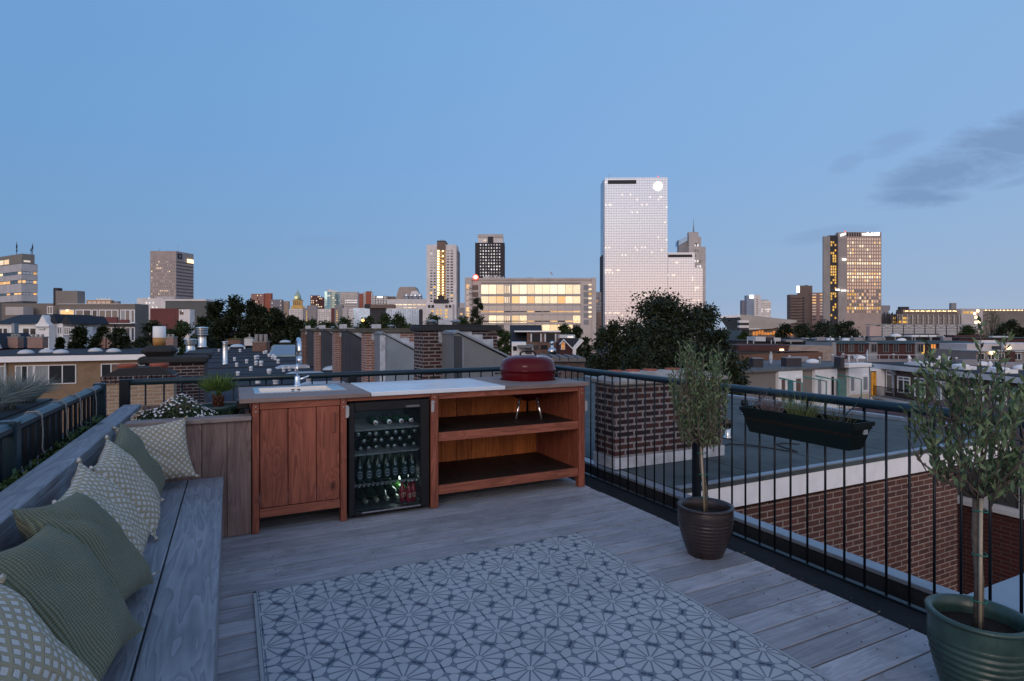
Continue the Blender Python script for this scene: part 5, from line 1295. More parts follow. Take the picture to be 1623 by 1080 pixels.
    for (a0,a1) in ((681,691.5),(707,719)):
        b.grid('f',b.X(a0),b.X(a1),b.Z(480),b.Z(395.5),2,19,.66,.52,lambda i,j:(G_yel if rnd.random()<.05 else (W_dark if rnd.random()<.65 else W_dim)),lim=140)
    b.box('black_base',C_dark,b.X(688),b.X(711),-3,-.9,b.Z(481),b.Z(475)); b.box('black_base',C_dark,b.X(694.5),b.X(704),-2.5,-.9,b.Z(475),b.Z(468.5))
    b.box('podium',C_white,b.X(677),b.X(718),-4,-.02,0,b.Z(482)); 
    for i,px in enumerate((679.3,684.8,706.5,712)): b.win('f',b.X(px),b.Z(488.5),2.2,2.4,C_dark if i!=2 else C_brown,out=4.1)
    for px,py in ((685,495),(692.5,494),(698,494),(706.5,494),(692.5,499),(698,499),(706.5,499),(706.5,504)): b.win('f',b.X(px),b.Z(py),1.9,1.5,G_yel,out=4.1)
    # --- left office tower
    d=620; b=Bld('slab_office','taupe office tower with thin window rows and a lit sign on its right face','office tower',279,d,-38)
    xr=b.X(308.5); ph=b.ph
    # left face runs away to the left
    Ly=(d*(b.uc-(238-811.5)/FO))/(math.sin(ph)+((238-811.5)/FO)*math.cos(ph))
    del_=None
    sk=rgb_tex('taupe_slab',(.42,.345,.33))
    return_b=b
    COL.objects.unlink(b.t); bpy.data.objects.remove(b.t)
    b=Bld('slab_office','taupe office tower with thin window rows and a lit sign on its right face','office tower',238,d,2)
    W=b.X(279); zt=b.Z(398)
    xr_,yr_=b.X(308.5)*1.0+3,26.0
    q=MB(); q.prism([(0,0),(W,0),(W+5.4,26),(W-20,60),(2,50)],0,zt,'z'); part('wall',q,sk,b.t)
    b.grid('f',.8,W-.4,b.Z(474),b.Z(412.5),14,12,.42,.30,lambda i,j:(G_white if (j==2 and 5<=i<=8) or (j==9 and 3<=i<=5) or rnd.random()<.04 else (W_dim if rnd.random()<.8 else W_sky)),out=.08)
    a=math.atan2(26,5.4); L=math.hypot(5.4,26)
    for j in range(11):
        s=MB(); s.box(.5,L-.3,-.12,-.02,0,1.5); o=part('window_band',s,C_brown,b.t,loc=(W,0,b.Z(416+j*5.3)),rot=(0,0,a))
    s=MB(); s.box(2,8.5,-.5,-.1,0,5.6); o=part('logo_panel',s,C_dark,b.t,loc=(W,0,b.Z(409.5)),rot=(0,0,a)); s=MB(); s.box(3.8,6.7,-.6,-.52,1.6,4.1); s2=part('logo_mark',s,C_mid,o)
    s=MB(); s.box(L-10,L-1.0,-.9,-.1,0,3.9); part('lit_sign',s,glow('amber_sign',(1.0,.72,.34),2.6),b.t,loc=(W,0,b.Z(413.5)),rot=(0,0,a))
    s=MB(); s.tube([(7,3,zt),(9,3,zt+3)],.2,5); s.tube([(25,9,zt),(25,9,zt+7)],.12,5); part('roof_mast',s,C_mid,b.t)
    # --- low pale halls under it
    b=Bld('pale_hall','low pale hall with bright lamps on its wall, in front of the taupe tower','hall',217,330,0)
    b.pbox('wall',C_white,217,258,473,520,12,0,0); b.pbox('roof_block',C_grey,238,268,469.5,490,10,6,0); b.pbox('side_block',C_white,258.2,275,478,520,8,-1,0)
    for px,py in ((235,474),(231,481.5),(236,481.5),(242,481.5),(241,488.5),(247,488.5)): b.win('f',b.X(px),b.Z(py),.8,.8,G_cool,'wall_lamp')
    b=Bld('grey_shed','long dark grey shed with a pale roof edge, left of the leafy trees','shed',262,300,0)
    b.pbox('wall',rgb_tex('shed_grey',(.12,.125,.125)),262,327,477.5,520,20,0,0); b.pbox('roof_edge',C_white,258,327,474.5,477.3,20,-.4)
    b=Bld('red_shed','dark red brick shed with a white stair block at its right end','shed',238,220,0)
    b.pbox('wall',C_maroon,238,283,489,540,14,0,0); b.pbox('stair_block',C_white,283.5,301,490.5,540,8,.0,0); b.win('f',b.X(285),b.Z(499),1.4,1.6,C_brown,out=.1); b.win('f',b.X(288.5),b.Z(494.5),.5,.5,G_cool,'wall_lamp',out=.1)
    b=Bld('distant_flats','distant orange lit apartment block with white rooftop letters','apartment block',137,800,0)
    b.pbox('wall',rgb_tex('orange_panel',(.5,.27,.13)),137,176,476,520,16,0,0); b.pbox('side_wing',C_mid,176.2,184,477.5,520,14,4,0); b.grid('f',b.X(138.5),b.X(175),b.Z(482.5),b.Z(476.8),5,1,.8,.55,pick(W_sky=3,G_warm=1))
    random.seed(1); x=b.X(150)
    for k in range(7): b.box('roof_letter',M_white,b.X(150+k*3.2),b.X(152+k*3.2),4,4.6,b.Z(476),b.Z(473.2 if k%2 else 472.2))
    # --- city centre row between the trees and the white tower
    b=Bld('pink_tower','pinkish brick tower just above the left tree crowns','residential tower',398,1300,0)
    b.pbox('wall',C_pink,398,418,466,520,20,0,0); b.pbox('side_wing',C_red,418.1,429,465,520,20,3,0); b.grid('f',b.X(399),b.X(417.5),b.Z(490),b.Z(467),7,7,.5,.5,pick(W_dim=4,G_white=1))
    b=Bld('violet_flats','violet grey flat block between the pink tower and the domed town hall','apartment block',429,1000,0)
    b.pbox('wall',C_violet,429,447,475,520,16,0,0); b.pbox('side_wing',rgb_tex('beige_wing',(.36,.28,.22)),447.1,456,477.5,520,14,4,0); b.grid('f',b.X(430),b.X(446),b.Z(492),b.Z(476),6,5,.4,.4,pick(W_dim=5,G_white=1))
    b=Bld('domed_clock_tower','golden floodlit stone clock tower with a pale copper dome','clock tower',461.5,1100,0)
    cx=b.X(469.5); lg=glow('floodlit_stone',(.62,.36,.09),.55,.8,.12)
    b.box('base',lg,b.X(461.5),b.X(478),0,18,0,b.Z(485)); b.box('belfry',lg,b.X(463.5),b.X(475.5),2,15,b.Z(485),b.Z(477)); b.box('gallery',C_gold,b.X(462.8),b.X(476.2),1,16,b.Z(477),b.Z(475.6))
    q=MB(); r=b.X(474.8)-cx; q.lathe([(r,b.Z(475.6)),(r*1.0,b.Z(472)),(r*.92,b.Z(469)),(r*.65,b.Z(466)),(r*.35,b.Z(464)),(r*.25,b.Z(462.5)),(r*.1,b.Z(460)),(.1,b.Z(457.5))],16,(cx,8,0)); part('dome',q,C_copper,b.t); q=MB(); n=20; q.prism([(cx+r*.5*math.cos(2*PI*i/n),b.Z(472)+r*.5*math.sin(2*PI*i/n)) for i in range(n)],-.6-1,-.2); part('clock_face',q,glow('clock_face_light',(.75,.70,.35),.8),b.t)
    q=MB()
    for i in range(4):
        x=b.X(464.5+i*2.9); q.box(x,x+1.2,1.3,1.9,b.Z(484),b.Z(478))
    part('arch_opening',q,C_brown,b.t)
    b=Bld('white_slab_row','row of white slab flats with dark window dots standing behind dark tree tops','apartment block',455,600,0)
    for a0,a1,y0 in ((458,480,490),(503,525,490),(552,562,490)):
        b.pbox('wall',C_white,a0,a1,y0,540,14,0,0)
        if a0<552: b.grid('f',b.X(a0+2),b.X(a1-1),b.Z(y0+20),b.Z(y0+1.5),7 if a0>480 else 8,6,.42,.45,lambda i,j:W_dim if rnd.random()<.93 else G_warm,lim=100)
        else: b.grid('f',b.X(a0+1),b.X(a1-1),b.Z(y0+12),b.Z(y0+2),3,3,.4,.45,lambda i,j:W_dim,lim=110)
    for a0,a1,y0,m in ((480.5,487,489,C_mid),(487.1,502.5,484.5,rgb_tex('taupe_stair',(.30,.27,.28))),(525.5,531,489,C_maroon),(531.1,543.5,484,rgb_tex('taupe_stair2',(.26,.25,.26))),(543.6,551.5,489,C_grey)): b.pbox('stair_block',m,a0,a1,y0,540,12,-1.5,0)
    for a0 in (486,534):
        for j in range(6): b.win('f',b.X(a0),b.Z(494+j*3),1.1,1.0,G_yel,'stair_light',out=1.6)
    b=Bld('maroon_stepped_tower','small maroon stepped tower right of the golden clock tower','residential tower',492,900,0)
    b.pbox('wall',C_maroon,492,505,468.5,520,14,0,0); b.pbox('side_wing',C_maroon,505.1,512,471.5,520,12,2,0); b.grid('f',b.X(492.5),b.X(511),b.Z(488),b.Z(469),7,6,.5,.5,pick(W_dim=4,G_white=2,W_dark=2))
    b=Bld('teal_glass_tower','curved teal glass office with a slanted crown','office tower',513,800,0)
    b.pbox('fin',C_teal,513,518,462,520,14,4,0); q=MB(); pts=[]
    x0,x1=b.X(518.5),b.X(538); n=10
    pts=[(x0+(x1-x0)*i/n,-5*math.sin(PI*i/n)) for i in range(n+1)]; q.prism(pts+[(x1,14),(x0,14)],0,b.Z(463),'z'); part('curved_front',q,curtain_mat('teal_curtain',(.50,.66,.62),(.22,.27,.25),2.2,3.2,.07,.8,.15),b.t)
    q=MB(); q.prism([(x0,b.Z(462.9)),(x0+1,b.Z(458.5)),(x0+6,b.Z(459.5)),(x1,b.Z(462.9))],0,10); part('slanted_crown',q,C_white,b.t)
    b=Bld('grey_office','pale grey office with two bright white window rows','office block',539,780,0)
    b.pbox('wall',C_grey,539,567,463,520,16,0,0); b.grid('f',b.X(540),b.X(566),b.Z(488),b.Z(464.5),8,7,.7,.4,lambda i,j:(G_cool if j in (2,3) and i>1 else W_dim))
    b=Bld('twin_red_towers','pair of red brick slabs joined by a pale middle strip','residential tower',568,900,0)
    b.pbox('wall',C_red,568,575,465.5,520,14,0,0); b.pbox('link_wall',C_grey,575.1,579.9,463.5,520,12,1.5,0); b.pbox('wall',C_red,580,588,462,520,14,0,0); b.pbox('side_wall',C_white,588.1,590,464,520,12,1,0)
    b=Bld('sign_office','dark glass office with a white lit roof sign','office block',591,640,0)
    b.pbox('wall',curtain_mat('dark_curtain',(.20,.22,.25),(.06,.06,.07),3.0,2.6,.03,.7,.2),591,614,469.5,520,16,0,0); b.pbox('side_wall',C_brown,614.1,625,470,520,14,2,0); b.win('f',b.X(598.5),b.Z(472.3),b.X(606.5)-b.X(598.5),1.6,G_sign,'lit_sign')
    b=Bld('trapezoid_tower','beige trapezoid shaped hall rising behind white lit offices','hall',628,900,0)
    q=MB(); q.prism([(b.X(626),0),(b.X(626),b.Z(478)),(b.X(632),b.Z(457)),(b.X(635),b.Z(455)),(b.X(657),b.Z(454.8)),(b.X(659),b.Z(459)),(b.X(667),b.Z(478)),(b.X(667),0)],0,30); part('wall',q,rgb_tex('beige_hall',(.40,.33,.30)),b.t)
    b=Bld('white_lit_offices','long white office block with strips of warm light and rooftop silos','office block',614,620,0)
    b.pbox('wall',C_white,614,677,474.5,530,20,0,0)
    for k in range(8): b.win('f',b.X(617+k*7.4),b.Z(484),b.X(6.0+617)-b.X(617),1.1,G_white if k not in (0,) else W_dim); b.win('f',b.X(617+k*7.4),b.Z(488.5),b.X(6.0+617)-b.X(617),.9,G_white if k in (3,4,5) else W_sky)
    for px,r_ in ((642.5,2.6),(650,2.0),(657,3.2),(664,2.4)):
        q=MB().lathe([(r_,b.Z(474.5)),(r_,b.Z(467)),(r_*.9,b.Z(466))],16,(b.X(px),8,0)); part('silo',q,M_steel,b.t)
    q=MB(); q.prism([(b.X(646),b.Z(474.4)),(b.X(649),b.Z(461)),(b.X(658),b.Z(460)),(b.X(668),b.Z(474.4))],11,18); part('roof_hood',q,C_white,b.t)
    b=Bld('blue_glass_offices','low blue glass office pair with a dark block between','office block',560,420,0)
    b.pbox('wall',C_blue,560,586.5,488.5,530,14,0,0); b.pbox('dark_block',C_dark,587,611,489,530,16,-1.5,0); b.pbox('wall',C_blue,611.5,664,490.5,530,14,0,0); b.pbox('end_wall',C_dark,664.1,668,490.5,530,14,.3,0); b.pbox('upper_floor',C_brown,579.5,627,483,488.9,10,-3); b.pbox('upper_floor',C_dark,579.5,588,482.5,489,9,-3.4)
    q=MB()
    for k in range(14): q.box(b.X(613+k*3.7),b.X(613+k*3.7)+.18,-.10,-.0,b.Z(515),b.Z(491))
    part('mullion_row',q,C_mid,b.t,stuff=True)
    b=Bld('dark_link_block','small dark block glimpsed between the white tower and the lit office','office block',726,430,0); b.pbox('wall',C_mid,726,737,488,530,10,0,0); b.win('f',b.X(729.5),b.Z(499),1.6,1.1,G_warm); b.pbox('far_wall',C_grey,725.9,733,479,530,10,14,0)
    b=Bld('grid_facade_block','narrow grey block between the lit office and the mirror tower','office block',944.5,420,0); b.pbox('wall',C_mid,944.6,953,463,530,14,0,0); b.grid('f',b.X(945),b.X(953),b.Z(500),b.Z(465),3,7,.5,.5,pick(W_dark=3,W_dim=2,G_org=1)); b.pbox('low_wing',C_brown,945,952,495,530,8,-4,0)
    # --- right of the mirror tower
    b=Bld('white_hotel','pale blue grey and white hotel with a lit roof sign beside the station roof','hotel',1178,900,0)
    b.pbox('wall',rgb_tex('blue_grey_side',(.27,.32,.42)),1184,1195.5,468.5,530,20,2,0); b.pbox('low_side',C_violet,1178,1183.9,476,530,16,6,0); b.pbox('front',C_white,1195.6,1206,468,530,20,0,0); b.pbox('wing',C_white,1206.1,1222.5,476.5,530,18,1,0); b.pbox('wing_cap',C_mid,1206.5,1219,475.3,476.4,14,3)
    b.grid('f',b.X(1206.5),b.X(1222),b.Z(499),b.Z(479),5,6,.5,.5,lambda i,j:(G_cool if j in (1,2) and rnd.random()<.6 else W_sky)); b.win('f',b.X(1188.5),b.Z(473),6.5,5.2,G_sign,'lit_sign',out=-1.5)
    for j in range(9): b.win('f',b.X(1198.5),b.Z(475.5+j*2.9),3.2,1.6,rgb_tex('brass_letters',(.42,.30,.25)),'wall_letter')
    b=Bld('brown_flats','brown brick apartment block with balconies and a vertical lit sign on top','apartment block',1254,560,0)
    b.pbox('wall',C_brown,1254,1287,467,530,18,1.5,0); b.pbox('front_wing',rgb_tex('rose_brick',(.36,.22,.19)),1287.1,1306,464,530,18,0,0); b.pbox('roof_block',C_brown,1271,1291,452.5,467,12,4); b.box('roof_tank',C_dark,b.X(1280),b.X(1287),5,9,b.Z(462),b.Z(451.5),1)
    for j in range(11): b.box('balcony',rgb_tex('balcony_brown',(.24,.17,.145)),b.X(1254),b.X(1272),.3,1.4,b.Z(472.5+j*4.5),b.Z(470.5+j*4.5))
    for j in range(10):
        for px in (1287.6,1299.4): b.win('f',b.X(px),b.Z(468+j*4.45),3.6,1.2,G_warm if j<5 and rnd.random()<.55 else W_sky)
        b.win('f',b.X(1273),b.Z(474+j*4.5),1.8,1.6,C_dark,out=-1.4)
    for k in range(3): b.box('sign_letter',G_sign,b.X(1266.3),b.X(1270.7),4,4.6,b.Z(463.5-k*3.8),b.Z(460.6-k*3.8))
    # --- station hall wedge and long station building
    b=Bld('station_hall','pointed silver station hall roof sweeping over a warm lit entrance','station hall',1173,380,0)
    q=MB(); q.prism([(b.X(1172),b.Z(503)),(b.X(1175),b.Z(499.2)),(b.X(1187),b.Z(499.5)),(b.X(1225),b.Z(504)),(b.X(1264),b.Z(508)),(b.X(1262),b.Z(511)),(b.X(1225),b.Z(521)),(b.X(1186),b.Z(524)),(b.X(1184),b.Z(520))],0,36); part('roof',q,simple('silver_sheet',(.40,.38,.36),.4,.6,.12,.1),b.t)
    b.pbox('hall',C_brown,1190,1262,519,545,30,3,0)
    for k in range(14):
        px=1196+k*4.6; b.win('f',b.X(px),b.Z(531+rnd.uniform(-1,1)),1.5,rnd.uniform(1.2,3.2),G_org if rnd.random()<.8 else G_lamp,'entrance_light',out=-2.9)
    b.win('f',b.X(1186),b.Z(521.6),8,.4,M_white,'roof_strip',out=.3); b.win('f',b.X(1234),b.Z(519.5),7,.4,M_white,'roof_strip',out=.3)
    for j in range(4): b.pbox('stair_tower_band',C_white if j%2==0 else C_dark,1170,1185-j*0,508+j*4,512+j*4-.2,8,-2)
    b=Bld('long_station','very long low station building with a string of lights along its roof','station building',1366,460,0)
    b.pbox('wall',C_tan,1410,1541,498,540,30,0,0); b.pbox('wall',C_mid,1366,1409.9,492,540,24,1,0); b.pbox('upper_floor',C_brown,1435,1520,490.5,497.9,20,3); b.pbox('corner_block',C_grey,1522,1556,489.5,540,20,-1.2,0); b.pbox('wall',C_tan,1556.1,1680,495,540,26,0,0); b.pbox('upper_floor',C_brown,1557,1680,490,494.9,18,3)
    b.pbox('roof_plant',C_mid,1382,1416,484,491.9,8,4); b.pbox('roof_plant',C_dark,1434,1449,486,490.4,6,6); b.pbox('roof_plant',C_mid,1517,1525,480,490.4,6,6)
    for k in range(30): b.win('f',b.X(1436+k*2.85),b.Z(493.6+.5*(k%2)),.8,.7,G_lamp if k%3 else G_white,'roof_light',out=-2.9)
    for k in range(24): b.win('f',b.X(1558+k*2.9),b.Z(492.6),.8,.7,G_lamp if k%2 else G_white,'roof_light',out=-2.9)
    for k in range(16): b.box('pilaster',C_grey,b.X(1412+k*8.2),b.X(1413.3+k*8.2),-.9,-.01,0,b.Z(499))
    for k in range(15):
        for j in range(2):
            if 0: pass
            b.win('f',b.X(1414.3+k*8.2),b.Z(506.5+j*6),b.X(6)-b.X(0),1.9,W_dim if not (k in (0,1,2) and rnd.random()<.6) else G_yel)
    for px,py in ((1525,497.5),(1530,497.5),(1536,497.5),(1541,499),(1546,495),(1543,505),(1548,512),(1543,513)): b.win('f',b.X(px),b.Z(py),1.9,1.9,G_lamp if px>1540 else G_yel,'lit_panel',out=1.3)
    for px,py in ((1356,508),(1368,513),(1372,513),(1377,513)): b.win('f',b.X(px),b.Z(py),1.7,1.4,G_yel,'lit_panel')
    q=MB(); q.lathe([(0,-1.4),(1.0,-1.0),(1.4,0),(1.0,1.0),(0,1.4)],14,(b.X(1381),-2,b.Z(482.5))); part('globe_lamp',q,G_sign,b.t)
    q=MB()
    for k in range(24):
        px=1372+k*2.2; q.tube([(b.X(px),-1,b.Z(513)),(b.X(px+rnd.uniform(-1,1)),-1,b.Z(rnd.uniform(494,501)))],.35,5)
    part('scaffold',q,C_dark,b.t,stuff=True)
    b=Bld('glass_gallery','low glazed gallery with a zigzag glass front below the station','glazed gallery',1396,330,0)
    b.pbox('wall',simple('gallery_glass',(.42,.48,.55),.15,.7,.08,.2),1396,1545,515.5,540,10,0,0); b.pbox('end_wall',rgb_tex('poster_wall',(.5,.36,.34)),1378,1395.8,517.5,540,8,-.2,0); b.pbox('ridge',M_zinc,1378,1545,514.3,515.4,11,-.3)
    for k in range(9):
        x=b.X(1398+k*17); q=MB(); w=b.X(17)-b.X(0)
        q.box(x-.12,x+.12,-.25,-.02,0,b.Z(516)); q.tube([(x,-.12,b.Z(516)),(x+w*.5,-.12,b.Z(519.5)),(x+w,-.12,b.Z(516))],.1,5); part('truss',q,C_dark,b.t)
    q=MB()
    for py in (521,525): q.box(b.X(1397),b.X(1545),-.06,-.005,b.Z(py+.25),b.Z(py-.25))
    part('glazing_rail',q,C_dark,b.t)
build_skyline()
# ================================================================ middle distance houses
def build_mid():
    M_green=simple('teal_rail',(.03,.22,.19),.5,0,.1,3); M_tileR=simple('slate_tile',(.024,.028,.04),.7,0,.25,1.5,.3,bmp=.4,bscale=12)
    # beige brick block beyond the left chimneys (runs along X)
    t=thing('beige_brick_block','tan brick apartment block with a white roof fascia and white window frames at the left','apartment block',(-12,60.8,GZ)); T=-.78-GZ
    b=MB(); b.box(-9,6.2,0,18,0,T-.55); part('wall',b,M_bricky,t)
    b=MB(); b.box(-9.1,6.4,-.45,18.2,T-.548,T-.06); part('fascia',b,M_fascia,t)
    b=MB(); b.box(-9.1,6.4,-.46,18.2,T-.058,T); part('roof',b,M_roofd,t)
    class Q: pass
    bb=Bld.__new__(Bld); bb.t=t; bb.n=0
    def xw(px): u=(px-811.5)/FO; d=60.8/(FX[1]+u*RX[1]); return d*(FX[0]+u*RX[0])+12
    z0=T-3.2+.45
    bb.framed('f',xw(24),z0,xw(54)-xw(24),1.9,3,[W_cur,W_dark],top=0); bb.framed('f',xw(54.5),z0+.25,xw(121)-xw(54.5),1.65,3,[W_cur,W_dark,W_dark]); 
    bb.framed('f',xw(160),z0,xw(192)-xw(160),1.9,2,[W_dark,W_mar]); bb.framed('f',xw(193),z0+.25,xw(232)-xw(193),1.65,2,[W_cur,W_cur])
    for k,(px,) in enumerate(((-60,),(-20,))): bb.framed('f',xw(px),z0,xw(px+30)-xw(px),1.9,2,[W_dark,W_cur])
    dp=MB(); dp.tube([(xw(9),-.12,0),(xw(9),-.12,T-.5)],.07,8); part('downpipe',dp,M_whited,t)
    cd=MB(); cd.lathe([(.05,0),(.05,.12),(.02,.16),(.0,.18)],8,(xw(222),-.1,z0+.4)); cd.lathe([(.05,0),(.05,.12),(.02,.16),(.0,.18)],8,(xw(226),-.1,z0+.4)); part('window_candle',cd,G_warm,t)
    for px in (18,45,80,125,165):
        o=thing('roof_dome','low skylight dome on the tan brick block roof','skylight',(xw(px)-12,64+rnd.uniform(0,6),T+GZ),group='domes on the tan block roof'); part('dome',MB().lathe([(.6,0),(.6,.12),(.4,.3),(0,.38)],14),M_whited,o)
    for px,w,lab in ((160,22,'broad brown chimney on the tan block roof, left of the pipes'),(182,18,'second brown chimney on the tan block roof'),(60,24,'low brown chimney above the white gabled houses'),(25,16,'grey chimney at the left edge of the tan block roof'),(268,20,'pale brick chimney on the tan block roof end')):
        d=66; p=P(px,548,d); h=1.2; o=thing('roof_chimney',lab,'chimney',(p.x,p.y,T+GZ),-TH); r=w/FO*d*.5
        part('stack',MB().box(-r,r,-.4,.4,0,h),M_brickp,o); part('cap',MB().box(-r*1.05,r*1.05,-.45,.45,h,h+.12),M_conc,o)
        for k in range(3): part('flue_pot',MB().lathe([(.16,h+.12),(.15,h+.4),(.1,h+.4)],10,(-r*.6+k*r*.6,0,0)),M_conc,o)
    # brown apartments with balconies
    b=Bld('balcony_flats','taupe apartment block with white framed balconies and red panels','apartment block',93,95,0)
    b.pbox('wall',C_tan,93,214,482,560,3.6,0,0); b.pbox('roof_edge',M_whited,93,214,481.6,482.6,3.7,-.15)
    for py0,py1 in ((512,491),(541,519)):
        segs=((95,118,[G_warm if py0<520 else W_dim],1),(120,145,[W_dim,W_dark],2),(146,155,[W_dark],1),(157,188,[W_dim,W_dim,W_dim],3),(191,207,[W_cur,W_dim],2),(207.5,214,[W_dim],1))
        for a0,a1,pm,n in segs: b.framed('f',b.X(a0),b.Z(py0),b.X(a1)-b.X(a0),b.Z(py1)-b.Z(py0),n,pm,fw=.14)
        for a0,a1 in ((120,145),(157,188),(191,206)): b.box('balcony_panel',C_maroon,b.X(a0),b.X(a1),-.35,-.1,b.Z(py0),b.Z(py0-(9 if a0==157 else 5)))
        b.box('balcony_slab',M_whited,b.X(118),b.X(216),-1.2,-.02,b.Z(py0+1.8),b.Z(py0+.4))
    b.box('balcony_lamp',G_lamp,b.X(106.5),b.X(109),-.3,-.12,b.Z(493.5),b.Z(491.8))
    b.pbox('lift_house',rgb_tex('lift_house_grey',(.24,.21,.19)),80.5,115.5,460.5,484,1.7,1); b.pbox('chimney_block',C_dark,73,80.3,455.5,484,1.0,1.5); b.pbox('low_wing',C_tan,-10,92.8,480.5,545,5,1.5,0); b.pbox('roof_box',C_grey,17,45,487,500,2,-1.0); b.framed('f',b.X(75),b.Z(498),b.X(84)-b.X(75),1.3,2,[W_dim],fw=.1)
    # banded white tower at the left edge
    b=Bld('banded_tower','white banded office tower with lit strip windows at the left photo edge','office tower',34,400,60)
    Ly=90; xr=b.X(60)
    mid_=rgb_tex('banded_white',(.52,.50,.52))
    b2=Bld.__new__(Bld)
    z=[b.Z(y) for y in (480,474.5,466,452,443,432.5,430,418)]
    core=MB(); core.box(.35,xr-.35,.35,Ly,0,b.Z(417)); part('core',core,rgb_tex('band_core',(.10,.10,.11)),b.t)
    for (y1,y0) in ((477.5,467.5),(463.5,449.5),(443.5,435),(430,418)): b.box('facade_band',mid_,0,xr,0,Ly,b.Z(y1),b.Z(y0))
    b.box('top_floor',rgb_tex('top_taupe',(.24,.215,.195)),-.02 if 0 else .5,xr*.82,.5,Ly,b.Z(418),b.Z(402))
    zz=[(467.2,463.8),(449.2,443.8),(434.7,430.3)]
    for k,(ya,yb) in enumerate(((466.8,464.2),(448.6,444.2),(434.3,430.6))):
        h=b.Z(yb)-b.Z(ya)
        for i in range(14):
            m=(G_white if k==2 else G_warm) if i<9 and rnd.random()<.5 else W_dim
            o=link('window',boxmesh('window',.1,5.6,h*1.0,m),b.t,(.30,1+i*6.2,b.Z(ya)))
        for i in range(4):
            m=G_warm if rnd.random()<.4 else W_sky
            o=link('window',boxmesh('window',(xr-1)/4*.9,.1,h,m),b.t,(.6+i*(xr-1)/4,.30,b.Z(ya)))
    for i in range(3): o=link('window',boxmesh('window',.1,8.0,b.Z(408)-b.Z(415.5),G_white),b.t,(.44,22+i*9.2,b.Z(416)))
    o=link('window',boxmesh('window',xr*.4,.1,1.2,G_cool),b.t,(.15*xr,.44,b.Z(415)))
    m=MB()
    for x,y,h in ((1.5,12,9),(2.2,14,5),(xr*.75,2,8),(xr*.7,3,5)): m.tube([(x,y,b.Z(402)),(x,y,b.Z(402)+h)],.2,5); m.box(x-.4,x+.4,y-.1,y+.1,b.Z(402)+h*.5,b.Z(402)+h*.8)
    part('roof_antenna',m,C_dark,b.t)
    # white gabled houses in front
    b=Bld('gabled_houses','white gabled house row with dark slate roof at the left','house row',-8,78,0)
    b.pbox('wall',M_white,-8,100,513,560,7,0,0)
    q=MB(); q.prism([(-.5,b.Z(513.5)),(4.0,b.Z(498)),(7.5,b.Z(513.5))],b.X(-8),b.X(79),'x'); part('roof',q,M_tileR,b.t)
    for x0,x1,y0 in ((80,94,498),(98,116,500)):
        q=MB(); xm=(b.X(x0)+b.X(x1))/2; q.prism([(b.X(x0),b.Z(513)),(xm,b.Z(y0)),(b.X(x1),b.Z(513))],-.3,7); part('roof',q,M_tileR,b.t)
    q=MB(); q.prism([(b.X(68),b.Z(560)),(b.X(68),b.Z(515)),(b.X(72),b.Z(512)),(b.X(78.5),b.Z(500)),(b.X(85),b.Z(512)),(b.X(89),b.Z(515)),(b.X(89),b.Z(560))],-1.2,-.02); part('gable',q,M_white,b.t)
    q=MB(); q.box(b.X(66.5),b.X(90.5),-1.4,-1.22,b.Z(519),b.Z(517)); q.box(b.X(74),b.X(83),-1.4,-1.22,b.Z(522.5),b.Z(520)); part('gable_moulding',q,M_whited,b.t)
    b.framed('f',b.X(35),b.Z(533),b.X(60)-b.X(35),b.Z(519)-b.Z(533),2,[W_dark],fw=.18); b.framed('f',b.X(-4),b.Z(533),b.X(14)-b.X(-4),b.Z(519)-b.Z(533),2,[W_dark],fw=.18); b.framed('f',b.X(91),b.Z(530),b.X(99)-b.X(91),b.Z(518)-b.Z(530),2,[W_dim],fw=.12)
    b.pbox('dormer',M_white,101,113,518,545,3,1,0); b.framed('f',b.X(101.5),b.Z(531),b.X(112.5)-b.X(101.5),1.1,3,[W_dim],fw=.1)
    b=Bld('slate_roof_house','dark slate roof with pale dormer edges in the lower left','house',-10,68,0)
    q=MB(); q.prism([(-3,b.Z(553)),(0,b.Z(528)),(3,b.Z(553))],b.X(-10),b.X(20),'x'); part('roof',q,M_tileR,b.t); q=MB(); q.prism([(b.X(8),b.Z(551)),(b.X(22),b.Z(528)),(b.X(44),b.Z(551))],-3.4,2.0); part('dormer_roof',q,M_tileR,b.t)
    q=MB(); q.prism([(b.X(7),b.Z(551)),(b.X(19),b.Z(530)),(b.X(21),b.Z(530)),(b.X(10),b.Z(551))],-3.7,-3.42); q.prism([(b.X(40),b.Z(551)),(b.X(31),b.Z(529)),(b.X(33),b.Z(529)),(b.X(44),b.Z(551))],-3.7,-3.42); part('verge',q,M_whited,b.t); b.pbox('wall',M_brickm,-10,46,552.8,600,5,-2.8,0); b.pbox('roof_pipe',M_zinc,20.5,25,513,530,.6,-.2)

    # houses behind the barbecue
    b=Bld('dormer_house','dark roofed house with a brown two window dormer behind the barbecue','house',806,62,0)
    q=MB(); q.prism([(-1.5,b.Z(548)),(2.2,b.Z(515)),(6,b.Z(548))],b.X(808),b.X(860),'x'); part('roof',q,M_tileR,b.t); b.pbox('wall',M_brickm,808,886,545,640,6,-1.0,0)
    bx=b.pbox('dormer',M_brickr,834.5,885.5,526.5,575,4,-1.8); b.pbox('dormer_roof',M_white,815,886,524.4,526.4,4.6,-2.1)
    for a0,a1 in ((839.5,857.5),(861,880)):
        q=b.pbox('window',M_dark,a0,a1,528.5,541.5,.06,-1.87); 
        for xx in (a0+.4,a1-2.6): b.pbox('frame_stile',M_whited,xx,xx+2.2,529,541.5,.05,-1.94,parent=None)
    b.pbox('lower_window',W_dim,842,852,547,553,.06,-1.87); b.pbox('lower_window',W_dark,856,866,546.5,553,.06,-1.87)
    b=Bld('small_gable_house','small brown gabled house with white bargeboards and an orange lit window','house',886,55,0)
